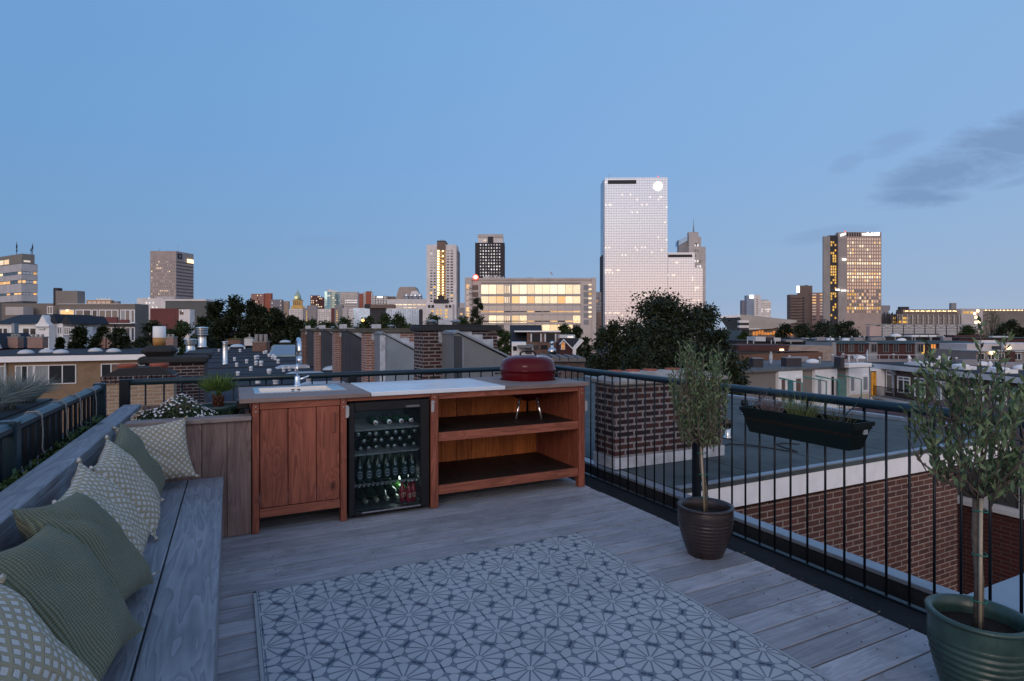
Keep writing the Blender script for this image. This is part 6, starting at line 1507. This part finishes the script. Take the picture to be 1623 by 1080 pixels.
    q=MB(); q.prism([(b.X(886),0),(b.X(886),b.Z(545)),(b.X(892.5),b.Z(538.5)),(b.X(906),b.Z(552)),(b.X(906),0)],-.5,4); part('wall',q,M_brickm,b.t)
    q=MB(); q.prism([(b.X(892),b.Z(537.5)),(b.X(915),b.Z(536.5)),(b.X(919),b.Z(540)),(b.X(907),b.Z(553))],-.2,4.2); part('roof',q,M_tileR,b.t)
    q=MB(); q.prism([(b.X(885.5),b.Z(545.5)),(b.X(892.3),b.Z(537.6)),(b.X(907),b.Z(552.5)),(b.X(905.8),b.Z(553.4)),(b.X(892.3),b.Z(539.4)),(b.X(886.2),b.Z(546.2))],-.9,-.52); q.prism([(b.X(906.5),b.Z(565)),(b.X(906.5),b.Z(551)),(b.X(919),b.Z(536.5)),(b.X(924),b.Z(540)),(b.X(912),b.Z(553)),(b.X(911),b.Z(565))],-.8,-.3); part('bargeboard',q,M_white,b.t)
    b.pbox('window_frame',M_white,888.3,894.6,542,554.2,.1,-.62); b.pbox('window',G_org,889.6,893.4,543.3,553,.06,-.70)
    b.pbox('roof_lantern',M_whited,889,914,531.2,536.4,2,1.5); b.pbox('lantern_window',G_cool,902,911,534,535.8,.05,1.42)
    b=Bld('corrugated_canopy','low grey corrugated canopy roofs right of the barbecue lid','canopy',860,34,0)
    for k in range(5):
        q=MB(); x0=b.X(858+k*13.5); x1=b.X(871.5+k*13.5); q.prism([(x0,b.Z(572)),(x0+.06,b.Z(563+k*.3)),(x1-.04,b.Z(565.5+k*.3)),(x1,b.Z(572))],-1,2.5); part('roof_panel',q,simple('grey_sheet',(.12,.12,.13),.6,.2,.2,2),b.t)
    b.pbox('wall',M_brickd,862,925,572.2,640,2,-.6,0)
    b=Bld('white_conservatory','small white glazed conservatory behind the barbecue','conservatory',812,50,0)
    b.pbox('wall',M_white,811,834,543,585,3,0,0); b.pbox('roof',simple('grey_canvas',(.16,.17,.18),.7,0,.1,2),820,845,547,551,2.5,-1); b.pbox('window',W_dark,813,819,549,556,.05,-.06); b.pbox('window',W_sky,832,841,551.5,560,.05,-.9); b.pbox('post',M_whited,843,844.6,551,566,.1,-.95)
    q=thing('roof_cowl','shiny metal roof cowl on the low roofs behind the barbecue','roof cowl',P(875,556,45)); part('base',MB().lathe([(.32,-.3),(.32,.12),(.2,.18),(.12,.3),(.12,.55)],18),M_steel,q); part('hood',MB().lathe([(.2,.55),(.22,.6),(.1,.75),(0,.78)],18),M_steel,q)

    # ---- right hand courtyard: pale flats running along X
    t=thing('pale_flats','pale flats with white bays, teal balcony brackets and a flat gravel roof','apartment block',(40.6,33,GZ)); T=-1.9-GZ
    bb=Bld.__new__(Bld); bb.t=t; bb.n=0
    def xw(px): u=(px-811.5)/FO; d=33/(FX[1]+u*RX[1]); return d*(FX[0]+u*RX[0])-40.6
    def zw(px,py): u=(px-811.5)/FO; d=33/(FX[1]+u*RX[1]); return CH-(py-HY)/FO*d-GZ
    b=MB(); b.box(-3.4,xw(1379),.0,9,0,T-.2); part('wall',b,rgb_tex('taupe_flats',(.21,.19,.18)),t); b=MB(); b.box(-3.9,xw(1379),-.35,9.2,T-.198,T); part('roof',b,simple('grey_gravel',(.13,.135,.14),.9,0,.25,2,.2,bmp=.5,bscale=20),t)
    for a0,a1 in ((1229,1267),(1287,1322),(1340,1372)):
        o=bb.box('bay',M_white,xw(a0),xw(a1),-.30,-.01,T-7.5,T-.2); 
    for a0,a1,h,pm,z in ((1230,1241,2.2,W_mar,2.9),(1253,1266,2.2,W_mar,2.9),(1287.5,1298,1.9,W_cur,2.75),(1309,1318,2.3,W_dark,3.0),(1340,1350,1.55,W_cur,2.45),(1360,1371,1.55,W_cur,2.45)):
        w=xw(a1)-xw(a0); o=bb.framed('f',xw(a0),T-z,w,h,1,pm,fw=.18); o.location.y=-.32
    q=MB(); q.box(xw(1316),xw(1329),-.75,-.70,T-3.0,T-.95); part('open_door',q,simple('teal_pane',(.16,.28,.27),.2,.2,.1,2),t)
    q=MB(); q.box(xw(1243),xw(1251),-.40,-.36,T-3.1,T-1.0); part('sun_screen',q,simple('teal_screen',(.06,.18,.2),.4,.1,.1,2),t)
    for px in (1229,1267,1287,1322):
        q=MB(); x=xw(px); w=xw(px+17)-x; q.tube([(x,-.34,T-.72),(x+w,-1.5,T-1.1),(x+w,-1.5,T-3.6)],.055,6); part('balcony_bracket',q,M_green,t)
    rl=MB()
    for z in (-3.05,-3.35): rl.tube([(xw(1255),-1.5,T+z),(xw(1345),-1.5,T+z)],.03,5)
    x=xw(1255)
    while x<xw(1345): rl.tube([(x,-1.5,T-3.9),(x,-1.5,T-3.05)],.015,4); x+=.3
    part('balcony_railing',rl,M_white,t)
    bl=MB(); bl.box(xw(1250),xw(1345),-1.55,-.32,T-4.15,T-3.95); part('balcony_slab',bl,M_whited,t)
    pn=MB(); pn.box(xw(1340),xw(1372),-.34,-.302,T-5.2,T-2.62); part('cream_panel',pn,simple('cream_panel_paint',(.55,.47,.38),.6,0,.08,1),t)
    def sat(px,py,d,lab):
        p=P(px,py,d); t=thing('satellite_dish',lab,'satellite dish',p,-TH+R_(50))
        q=MB(); n=20; vs=[];fs=[]
        for k,(r,y) in enumerate(((0,.13),(.27,.10),(.5,.0))):
            for i in range(n): a=2*PI*i/n; vs.append((r*math.cos(a),y,r*1.15*math.sin(a)+.75))
        for k in range(2):
            for i in range(n): j=(i+1)%n; fs.append((k*n+i,k*n+j,k*n+n+j,k*n+n+i))
        q.add(vs,fs,0,True); part('dish',q,M_whited,t); q=MB(); q.tube([(0,.12,.75),(0,.14,.3),(0,.14,-.05)],.03,6); q.tube([(0,.10,.55),(0,-.35,.6)],.015,5); part('mast',q,M_zinc,t)
    sat(1222,580,52,'white satellite dish at the left end of the pale flats roof'); sat(1375,575,56,'white satellite dish at the corner between pale flats and brick flats')
    for px,py,w,h,lab in ((1198,578,16,.75,'black roof box at the left end of the pale flats'),(1254,577,24,.75,'longer black roof box on the pale flats'),(1330,579,6,.9,'small dark chimney near the right end of the pale flats')):
        p=at_z(px,py+4,-1.9); d=p.xy.dot(Vector(FX)); r=w/FO*d*.5; o=thing('roof_box',lab,'roof box',p,-TH); part('box',MB().box(-r,r,-.5,.5,0,h),C_dark,o); part('lid',MB().box(-r*1.03,r*1.03,-.55,.55,h,h+.06),C_mid,o)
    for px,lab in ((1345.5,'first slim white pipe on the pale flats roof'),(1358.5,'second slim white pipe on the pale flats roof')):
        p=at_z(px,578,-1.9); o=thing('roof_pipe',lab,'roof pipe',p); part('pipe',MB().lathe([(.09,0),(.09,.8)],10),M_whited,o); part('cap',MB().lathe([(.13,.8),(.13,.88),(0,.95)],10),M_whited,o)
    p=at_z(1356,582,-1.9); o=thing('white_roof_curb','long white roof curb under the slim pipes','roof curb',p); part('curb',MB().box(-1.6,1.5,-.5,.4,0,.34,0,.03),M_white,o)

    # ---- brick flats running away on the right
    lat=36.0; d0,d1=33.0,57.5
    p=Vector((d1*FX[0]+lat*RX[0],d1*FX[1]+lat*RX[1],GZ)); t=thing('brick_flats','dark brown brick flats with white roof edge and balcony behind the larger olive tree','apartment block',p,-TH-PI/2)
    # local x runs towards the camera, local -y faces left... front plane y=0
    bb=Bld.__new__(Bld); bb.t=t; bb.n=0
    def xb(px): u=(px-811.5)/FO; return d1-lat/u
    def zb(px,py): u=(px-811.5)/FO; return CH-(py-HY)/FO*(lat/u)-GZ
    T=zb(1400,576); L=d1-d0
    T_BF=T+GZ
    b=MB(); b.box(0,L+8,0,9,0,T-.5); part('wall',b,brick('umber_brick',(.10,.06,.048),(.075,.045,.04),(.16,.13,.12)),t)
    b=MB(); b.box(-.1,L+8,-.5,9,T-.50,T-.06); part('fascia',b,M_whited,t); b=MB(); b.box(-.1,L+8,-.5,9,T-.058,T); part('roof',b,M_roofd,t)
    b=MB(); b.box(-.5,2.4,-1.4,-.01,0,T-.52); part('white_bay',b,M_white,t)
    for zz in (3.1,6.2):
        o=bb.box('loggia',C_dark,2.38,2.44,-1.39,-.86,T-zz-.1,T-zz+2.35); q=MB(); q.box(2.36,2.47,-1.36,-1.13,T-zz,T-zz+2.25); q.box(2.36,2.47,-1.08,-.89,T-zz,T-zz+2.25); part('lit_window',MB().box(2.36,2.47,-1.36,-1.13,T-zz,T-zz+2.25),glow('amber_curtain',(.62,.27,.035),.5,.4,1.5),t); part('lit_window',MB().box(2.36,2.47,-1.08,-.89,T-zz,T-zz+2.25),glow('amber_curtain',(.62,.27,.035),.5,.4,1.5),t)
    wins=((1405,1416,2.15,1,W_dim,2.75),(1423,1443,1.55,2,[W_dim,W_dark],2.6),(1450,1467,1.7,2,[W_dim],2.7),(1481,1504,1.65,2,[W_cur],2.7),(1535,1560,1.7,2,[W_dark],2.75),(1569,1596,2.2,2,[W_cur],3.1),(1607,1640,2.2,2,[W_dim],3.1))
    for a0,a1,h,n,pm,z in wins:
        bb.framed('f',xb(a0),T-z,xb(a1)-xb(a0),h,n,pm,M_white,.11,top=.2); bb.framed('f',xb(a0),T-z-3.0,xb(a1)-xb(a0),h,n,W_dark if a0!=1481 else W_dim,M_white,.11,top=.2)
    bal=MB(); bal.box(0,xb(1470),-1.25,-.02,T-3.35,T-3.10); part('balcony_slab',bal,M_whited,t)
    bal=MB(); bal.box(xb(1588),xb(1700),-1.0,-.02,T-3.5,T-3.25); part('balcony_slab',bal,M_whited,t)
    def railing(x0,x1,y,z0,h):
        q=MB(); q.box(x0,x1,y-.02,y+.02,z0+h-.05,z0+h); q.box(x0,x1,y-.015,y+.015,z0+.05,z0+.09); x=x0
        while x<x1: q.box(x,x+.05,y-.012,y+.012,z0+.09,z0+h-.05); x+=.16
        part('balcony_railing',q,M_railb,t)
    railing(xb(1404),xb(1470),-1.2,T-3.1,1.0); railing(xb(1588),xb(1690),-.95,T-3.25,1.0)
    dp=MB(); dp.tube([(xb(1419),-.15,0),(xb(1419),-.15,T-.5)],.06,6); dp.box(xb(1419)-.15,xb(1419)+.15,-.3,-.02,T-1.0,T-.6); part('downpipe',dp,M_zinc,t)
    for i,(px,kind) in enumerate(((1421,0),(1440,1),(1467,2),(1482,2),(1500,1),(1545,0),(1560,1))):
        x=xb(px); o=thing('roof_fitting',('pointed white vent hood on the brick flats roof','flat white skylight curb on the brick flats roof','slim white pipe on the brick flats roof')[kind],'roof fitting',t.matrix_basis@Vector((x,1.2,T)),-TH-PI/2,group=('vent hoods on the brick flats','skylight curbs on the brick flats','slim pipes on the brick flats')[kind])
        part('base',MB().box(-.3,.3,-.3,.3,0,.15) if kind!=1 else MB().box(-1.0,1.0,-.5,.5,0,.28),M_white,o); part('top',MB().lathe([(.14,.15),(.12,.5),(.2,.55),(.05,.8),(0,.85)],10) if kind==0 else (MB().lathe([(.85,.28),(.7,.38),(0,.45)],14,sy=.5) if kind==1 else MB().lathe([(.10,.15),(.10,.95),(0,1.0)],10)),M_white,o)
    # ---- maroon row behind
    b=Bld('maroon_row','long maroon brick row with green roofs and a few warm windows, behind the brick flats','house row',1318,86,0)
    zt=b.Z(545); b.pbox('wall',M_brickm,1323,1620,545,620,8,0,0)
    for a0,a1 in ((1376,1389),(1449,1464),(1318,1324)): b.pbox('pale_stair',rgb_tex('pale_stair_grey',(.30,.30,.32)),a0,a1,543,620,7.8,-.25,0)
    q=MB(); q.prism([(-.4,zt),(2.5,b.Z(541)),(9,b.Z(541.5)),(9,zt)],b.X(1321),b.X(1552),'x'); part('roof',q,simple('green_grey_roof',(.05,.07,.07),.8,0,.3,.6,.2,stain=.4),b.t)
    for a0,m in ((1329,W_dark),(1344,W_dim),(1360,W_dark),(1399,W_dark),(1415,W_dark),(1435,W_dark),(1474,G_org),(1496,W_dim),(1378.5,W_dark),(1452,W_dark)):
        b.framed('f',b.X(a0),b.Z(558.5),b.X(a0+9)-b.X(a0),1.3,2,m,rgb_tex('dull_frame',(.17,.15,.15)),fw=.09).location.y=-.05 if a0 not in (1378.5,1452) else -.31
    b.win('f',b.X(1459),b.Z(561),.35,1.3,G_yel,'lit_slit',out=.33); b.pbox('orange_door_panel',simple('orange_wood',(.30,.12,.05),.6,0,.2,2),1513.5,1521,546.5,566,.1,-.12)
    rr=MB(); rr.box(b.X(1324),b.X(1520),-1.6,-1.55,b.Z(562.4),b.Z(561.6)); 
    x=b.X(1324)
    while x<b.X(1520): rr.box(x,x+.05,-1.6,-1.55,b.Z(570),b.Z(562.2)); x+=1.4
    part('terrace_rail',rr,M_whited,b.t); b.pbox('terrace',C_mid,1322,1522,569,620,1.6,-1.62,0)
    b=Bld('grey_penthouses','pale grey penthouse terraces with small lit lamps at the right edge','apartment block',1550,75,0)
    b.pbox('upper_wall',C_grey,1552,1604,546,556,5,2); b.pbox('upper_wall',C_white,1612,1690,545,556,5,2); b.pbox('wall',rgb_tex('penthouse_taupe',(.24,.21,.20)),1547,1690,556,640,8,0,0); b.pbox('roof_edge',M_whited,1546,1592,555.4,557,5,-.3); b.pbox('roof_edge',M_whited,1604,1690,556,557.6,5,-.3); b.pbox('vent_box',C_dark,1592,1601,549.5,555,1.5,1.4); b.pbox('party_wall',M_brickm,1593,1604,557,600,4,-.5,0)
    for a0,a1,n in ((1550,1560,1),(1565,1576,2),(1577,1592,3),(1606,1618,2)): b.framed('f',b.X(a0),b.Z(571),b.X(a1)-b.X(a0),b.Z(560)-b.Z(571),n,W_dark,M_whited,.08)
    b.win('f',b.X(1566.5),b.Z(561.5),.6,.35,G_lamp,'wall_lamp',out=.3); b.win('f',b.X(1616),b.Z(554.5),.5,.3,G_lamp,'wall_lamp',out=-1.85); b.pbox('parapet',C_mid,1550,1690,573,640,1,-2.2,0)
    # ---- left part: maroon roof, wood clad wall
    b=Bld('wood_clad_house','flat house with pale wood cladding and maroon roof edge left of the maroon row','house',1168,80,0)
    b.pbox('wall',C_brown,1165,1296,560,640,7,0,0); q=MB(); q.prism([(b.X(1165),b.Z(547)),(b.X(1248),b.Z(547)),(b.X(1244),b.Z(557)),(b.X(1165),b.Z(555.5))],-.8,5); part('roof_edge',q,M_brickm,b.t); b.pbox('strip_window',W_dim,1167,1230,555.8,560.8,.1,-.4); b.win('f',b.X(1231.5),b.Z(555.6),.5,.22,G_lamp,'wall_lamp',out=.95)
    q=MB(); q.prism([(b.X(1249),b.Z(548)),(b.X(1318.5),b.Z(548.5)),(b.X(1318.5),b.Z(572)),(b.X(1296.5),b.Z(572)),(b.X(1296),b.Z(557)),(b.X(1246),b.Z(556))],-.35,5); part('wood_cladding',q,wood('pale_cladding',(.36,.29,.25),(.24,.19,.17),0,.7,knots=False,gs=.4),b.t)
    q=MB(); q.prism([(b.X(1165),b.Z(562)),(b.X(1294),b.Z(558)),(b.X(1294),b.Z(568.5)),(b.X(1165),b.Z(571))],-1.6,-.5); part('brown_fascia',q,rgb_tex('copper_brown',(.16,.085,.06)),b.t)
    b=Bld('flat_roof_sheds','jumble of low flat roofed sheds with pale boxes below the station trees','sheds',1168,110,0)
    b.pbox('wall',C_dark,1168,1330,541,600,10,0,0); b.pbox('roof',M_roofd,1166,1332,540,541,11,-.4); b.pbox('white_shed',M_whited,1194,1210,534,541,4,-1); b.pbox('dark_shed',C_dark,1212,1222,535,541,4,-1); b.pbox('porthole_shed',M_whited,1222,1232,535.5,541,3,-1.4); b.pbox('grey_shed',C_mid,1240,1272,538.5,542,4,-1.5); b.pbox('maroon_shed',M_brickm,1284,1312,541.6,546.5,3,-2)
    for px in (1178,1187.5,1215,1221,1245.5): b.pbox('roof_pipe',M_whited,px,px+1.0,539 if px<1240 else 541,544.5,.12,-1.9)
    pm=MB().lathe([(.09,0),(.09,.55),(.13,.56),(.13,.66),(.0,.72)],10).mesh('roof_pipe',M_whited); dm=MB().lathe([(.62,0),(.62,.14),(.5,.28),(.25,.38),(0,.42)],14).mesh('skylight_dome',M_white); bm=MB().box(-.7,.7,-.35,.35,0,.55,0,.04).mesh('roof_unit',C_mid)
    rr=random.Random(44)
    for (pxa,pxb,py,d,n) in ((1328,1545,541.4,86,22),(1234,1370,0,0,9),(1400,1640,0,1,8)):
        for k in range(n):
            px=pxa+(pxb-pxa)*(k+rr.uniform(.1,.9))/n
            if d==86: p=P(px,py,86)+Vector((FX[0],FX[1],0))*rr.uniform(3,8)
            elif d==0: u=(px-811.5)/FO; dd=(33+rr.uniform(2.5,7.5))/(FX[1]+u*RX[1]); p=P(px,0,dd); p.z=-1.9
            else: u=(px-811.5)/FO; dd=(36.0+rr.uniform(2,7))/u; p=P(px,0,dd); p.z=T_BF
            q=rr.random(); nm,me,lb,cat,gr=(('roof_pipe',pm,'short pale capped pipe on one of the right hand flat roofs','roof pipe','short pale pipes on the right hand roofs') if q<.55 else (('skylight_dome',dm,'white skylight dome on one of the right hand flat roofs','skylight','white domes on the right hand roofs') if q<.8 else ('roof_unit',bm,'low grey box unit on one of the right hand flat roofs','roof unit','grey units on the right hand roofs')))
            o=link(nm,me,None,p,(0,0,-TH)); o['label']=lb; o['category']=cat; o['group']=gr
    # ---- flat green-grey roofs in front of the station
    for i,(a0,a1,y0,y1,dd,lab) in enumerate(((1275,1400,538,543,118,'dark flat roof strip with pale skylights below the station trees'),(1393,1525,535,541,130,'dark green roof strip with three pale skylight boxes below the glazed gallery'),(1520,1680,536.5,543,120,'maroon and green roof strip with a white roof caravan at the far right'))):
        b=Bld('roof_terrace_block',lab,'flat roof block',a0,dd,0); b.pbox('wall',M_brickm if i!=1 else C_dark,a0,a1,y0,600,12,0,0); b.pbox('roof',simple('green_grey_roof',(.05,.07,.07),.8,0,.3,.6,.2,stain=.4),a0-1,a1+1,y0-.8,y0,13,-.4)
        if i==1:
            for k in range(3): b.pbox('skylight_box',M_white,1452+k*14,1464+k*14,531.5,534.6,3,1.5)
            q=MB(); q.lathe([(1.1,b.Z(534.2)),(1.1,b.Z(532)),(.8,b.Z(530)),(0,b.Z(529.2))],14,(b.X(1429.5),2,0)); part('white_dome',q,M_white,b.t); b.pbox('dark_ridge',C_dark,1445,1510,529.5,531.4,3,4)
        elif i==2:
            b.pbox('white_roof_hut',M_white,1546,1572,539.5,544.5,3,-1.2); b.pbox('maroon_band',M_brickm,1547,1604,532,536.4,3,6); b.pbox('white_roof_hut',M_whited,1605,1640,533.5,536,3,5)
        else:
            for px in (1283,1300,1322,1350,1370): b.pbox('skylight_box',M_whited,px,px+5,536,537.1,2,1.5)
build_mid()

# ================================================================ trees
def tree_mesh(seed,w,h,hc,n,ls,gap=.35,blobs=13):
    """crown of leaf sized faces gathered in clumps on an uneven outline; returns (crown, trunk)"""
    r=random.Random(seed); cl=[]; blobs=int(blobs*2.2)
    for i in range(blobs):
        a=r.uniform(0,2*PI); q=r.random()**.45; z=(i+r.random())/blobs
        prof=math.sin(PI*min(1,.16+z*.80))**.6
        R=w*r.uniform(.10,.19)*(1.15-.35*z)
        k=max(.05,w*.5*prof-R*.75)
        cl.append((Vector((math.cos(a)*q*k,math.sin(a)*q*k,hc+(h-hc)*(.04+.96*z)-R*.7)),R))
    g=MB()
    per=max(4,n//(len(cl)*8))
    for c,R in cl:
        for s in range(8):     # every clump is made of smaller sprays with gaps between
            u=Vector((r.gauss(0,1),r.gauss(0,1),r.gauss(0,1)*.85)).normalized()*R*r.uniform(.25,1.0)
            sc_=c+u; sr=R*r.uniform(.35,.6)
            for k in range(per):
                v=Vector((r.gauss(0,1),r.gauss(0,1),r.gauss(0,.8)))*sr*.6
                p=sc_+v; p.z=max(p.z,hc*.8)
                d=(v.normalized()+Vector((r.uniform(-.7,.7),r.uniform(-.7,.7),r.uniform(-.9,.3)))).normalized()
                q=d.cross(Vector((r.uniform(-1,1),r.uniform(-1,1),r.uniform(-1,1))))
                if q.length<.01: continue
                q.normalize(); L=ls*r.uniform(.6,1.25); W=L*r.uniform(.45,.65)*.5
                g.add([p,p+d*L*.5+q*W,p+d*L,p+d*L*.5-q*W],[(0,1,2,3)])
    t=MB(); t.tube([(0,0,0),(w*.012,0,hc*.6),(0,w*.01,hc),(0,0,hc+(h-hc)*.55)],[w*.045,w*.036,w*.030,w*.008],9)
    for c,R in cl: t.tube([(0,0,hc*(.8+.2*r.random())),Vector((c.x*.45,c.y*.45,(hc+c.z)*.5)),c],[w*.016,w*.010,w*.003],6)
    return g,t
TM={}
def tree(label,px,wpx,pytop,d,kind=0,seed=1,group=None,hc=None,mat=None,n=5200,ls=None,name='broadleaf_tree',gz=GZ,blobs=13):
    w=wpx/FO*d; p=P(px,HY,d); h=CH-(pytop-HY)/FO*d-gz; p.z=gz
    hcv=h*.30 if hc is None else hc
    g,t=tree_mesh(seed,w,h,hcv,n,ls or max(.22,d*.0028),blobs=blobs)
    o=thing(name,label,'tree',p,rnd.uniform(0,6),group); part('crown',g,mat or M_tree,o); part('trunk',t,M_barkd,o); return o
def build_trees():
    tree('huge dark leafy tree in front of the mirror tower, right of the barbecue',1043,238,461,44,seed=3,n=42000,ls=.26,hc=5.0,blobs=30)
    tree('dark rounded tree at the left foot of the huge dark tree',965,105,508,42,seed=13,n=14000,ls=.22,hc=4.0,blobs=16)
    tree('dark tree reaching right of the huge tree, above the chimney pots',1115,135,478,47,seed=8,n=20000,ls=.24,hc=4.5,blobs=18)
    tree('low dark tree below the huge tree, behind the first olive',1165,92,552,36,seed=9,n=9000,ls=.2,hc=3.0,blobs=14)
    tree('low dark tree behind the brick chimney pots',1010,110,540,36,seed=19,n=9000,ls=.2,hc=3.0,blobs=14)
    gp='tall trees behind the black roof'
    for i,(px,w,y,lab) in enumerate(((342,62,474,'leftmost tall dark tree of the group behind the black roof'),(371,66,470,'tallest tree of the group behind the black roof'),(404,66,476,'tree right of the tallest one, under the pink tower'),(436,62,488,'sloping tree below the violet flats'),(466,50,500,'last low tree of the group, below the golden clock tower'))):
        tree(lab,px,w,y,92,seed=40+i,n=15000,ls=.42,hc=4,group=gp,blobs=15)
    for i,(px,w,y,d,lab) in enumerate(((246,78,507,80,'bushy tree below the red shed'),(288,74,508,78,'green tree left of the ringed steel flue'),(126,52,520,66,'small dark tree in front of the balcony flats'),(160,36,518,66,'slim dark tree at the foot of the balcony flats'),(188,46,522,64,'low tree under the right balconies of the taupe block'),(322,50,502,84,'tree behind the ringed steel flue'),(96,18,536,66,'tiny bush beside the white gabled houses'))):
        tree(lab,px,w,y,d,seed=60+i,n=11000,ls=.36,hc=3.5,mat=M_tree2 if i in (1,) else M_tree)
    far=((492,34,507,'tree tops below the maroon stepped tower'),(520,30,509,'round tree below the white slab flats'),(548,34,504,'pale tree top below the taupe stair block'),(583,30,503,'tree beside the street lamp behind the party chimneys'),(607,34,500,'tree below the dark glass block'),(634,36,499,'tree in front of the blue glass office'),(690,40,501,'tree below the white tower podium'),(733,30,503,'tree left of the long lit office'))
    for i,(px,w,y,lab) in enumerate(far): tree(lab,px,w*1.5,y-2,170,seed=80+i,n=6000,ls=.62,hc=4,mat=M_tree2,group='far street trees')
    tree('dark cypress shaped tree in front of the lit office',757,26,472,150,seed=97,n=5000,ls=.45,hc=6)
    tree('green tree between the two nearest party chimneys',655,58,534,40,seed=98,n=9000,ls=.22,hc=3.5,mat=M_tree2)
    tree('green tree right of the nearest party chimney',797,46,519,42,seed=99,n=9000,ls=.22,hc=3.5,mat=M_tree2)
    for i,(px,w,y,d,lab) in enumerate(((893,30,514,120,'bright green tree at the foot of the lit office'),(913,34,519,100,'small tree beside the gable house'),(1245,26,514,150,'small tree in front of the station hall'),(1272,40,514,140,'broad tree right of the station hall'),(1305,46,509,140,'broad tree below the brown flats'),(1338,40,508,140,'broad tree at the foot of the beige office tower'),(1596,38,507,150,'dark round tree at the right end of the station'),(1619,24,520,140,'dark shrub at the right photo edge'),(1180,24,527,130,'pale green tree left of the sheds'),(1536,26,516,190,'small tree in front of the station corner'))):
        tree(lab,px,w*1.4,y-1,d,seed=110+i,n=7500,ls=.52,hc=3.5,mat=M_tree2 if i in (0,8,9) else M_tree)
    tree('thin sparse tree showing its branches before the station',1572,52,491,210,seed=131,n=1500,ls=.5,hc=3,mat=leafmat('sparse_leaf',(.05,.05,.02),(.12,.12,.05)),blobs=22)
    # street lamp glowing behind the chimneys
    p=P(575,508,120); t=thing('street_lamp','glowing orange street lamp behind the party chimneys','street lamp',(p.x,p.y,GZ)); h=p.z-GZ
    part('pole',MB().tube([(0,0,0),(0,0,h)],[.09,.05],8),C_dark,t); part('lamp_head',MB().lathe([(0,-.25),(.3,-.15),(.35,.05),(.1,.25),(0,.28)],12,(0,0,h)),glow('orange_street_light',(1.0,.42,.09),5.0),t)
build_trees()
# ================================================================ camera and render
cam=bpy.data.cameras.new('camera'); cam.sensor_width=36.0; cam.lens=FO/1623*36.0; cam.shift_y=-(540-HY)/1623; cam.clip_start=.05; cam.clip_end=12000
co_=link('camera',cam); co_.location=(0,0,CH); co_.rotation_euler=(R_(90),0,-TH); sc.camera=co_
sc.render.engine='CYCLES'; sc.view_settings.view_transform='Standard'; sc.view_settings.look='None'; sc.view_settings.exposure=0.0; sc.view_settings.gamma=1.0
sc.cycles.use_denoising=True; sc.cycles.max_bounces=6; sc.cycles.diffuse_bounces=3; sc.cycles.glossy_bounces=4; sc.cycles.transparent_max_bounces=12
sc.cycles.sample_clamp_indirect=4.0
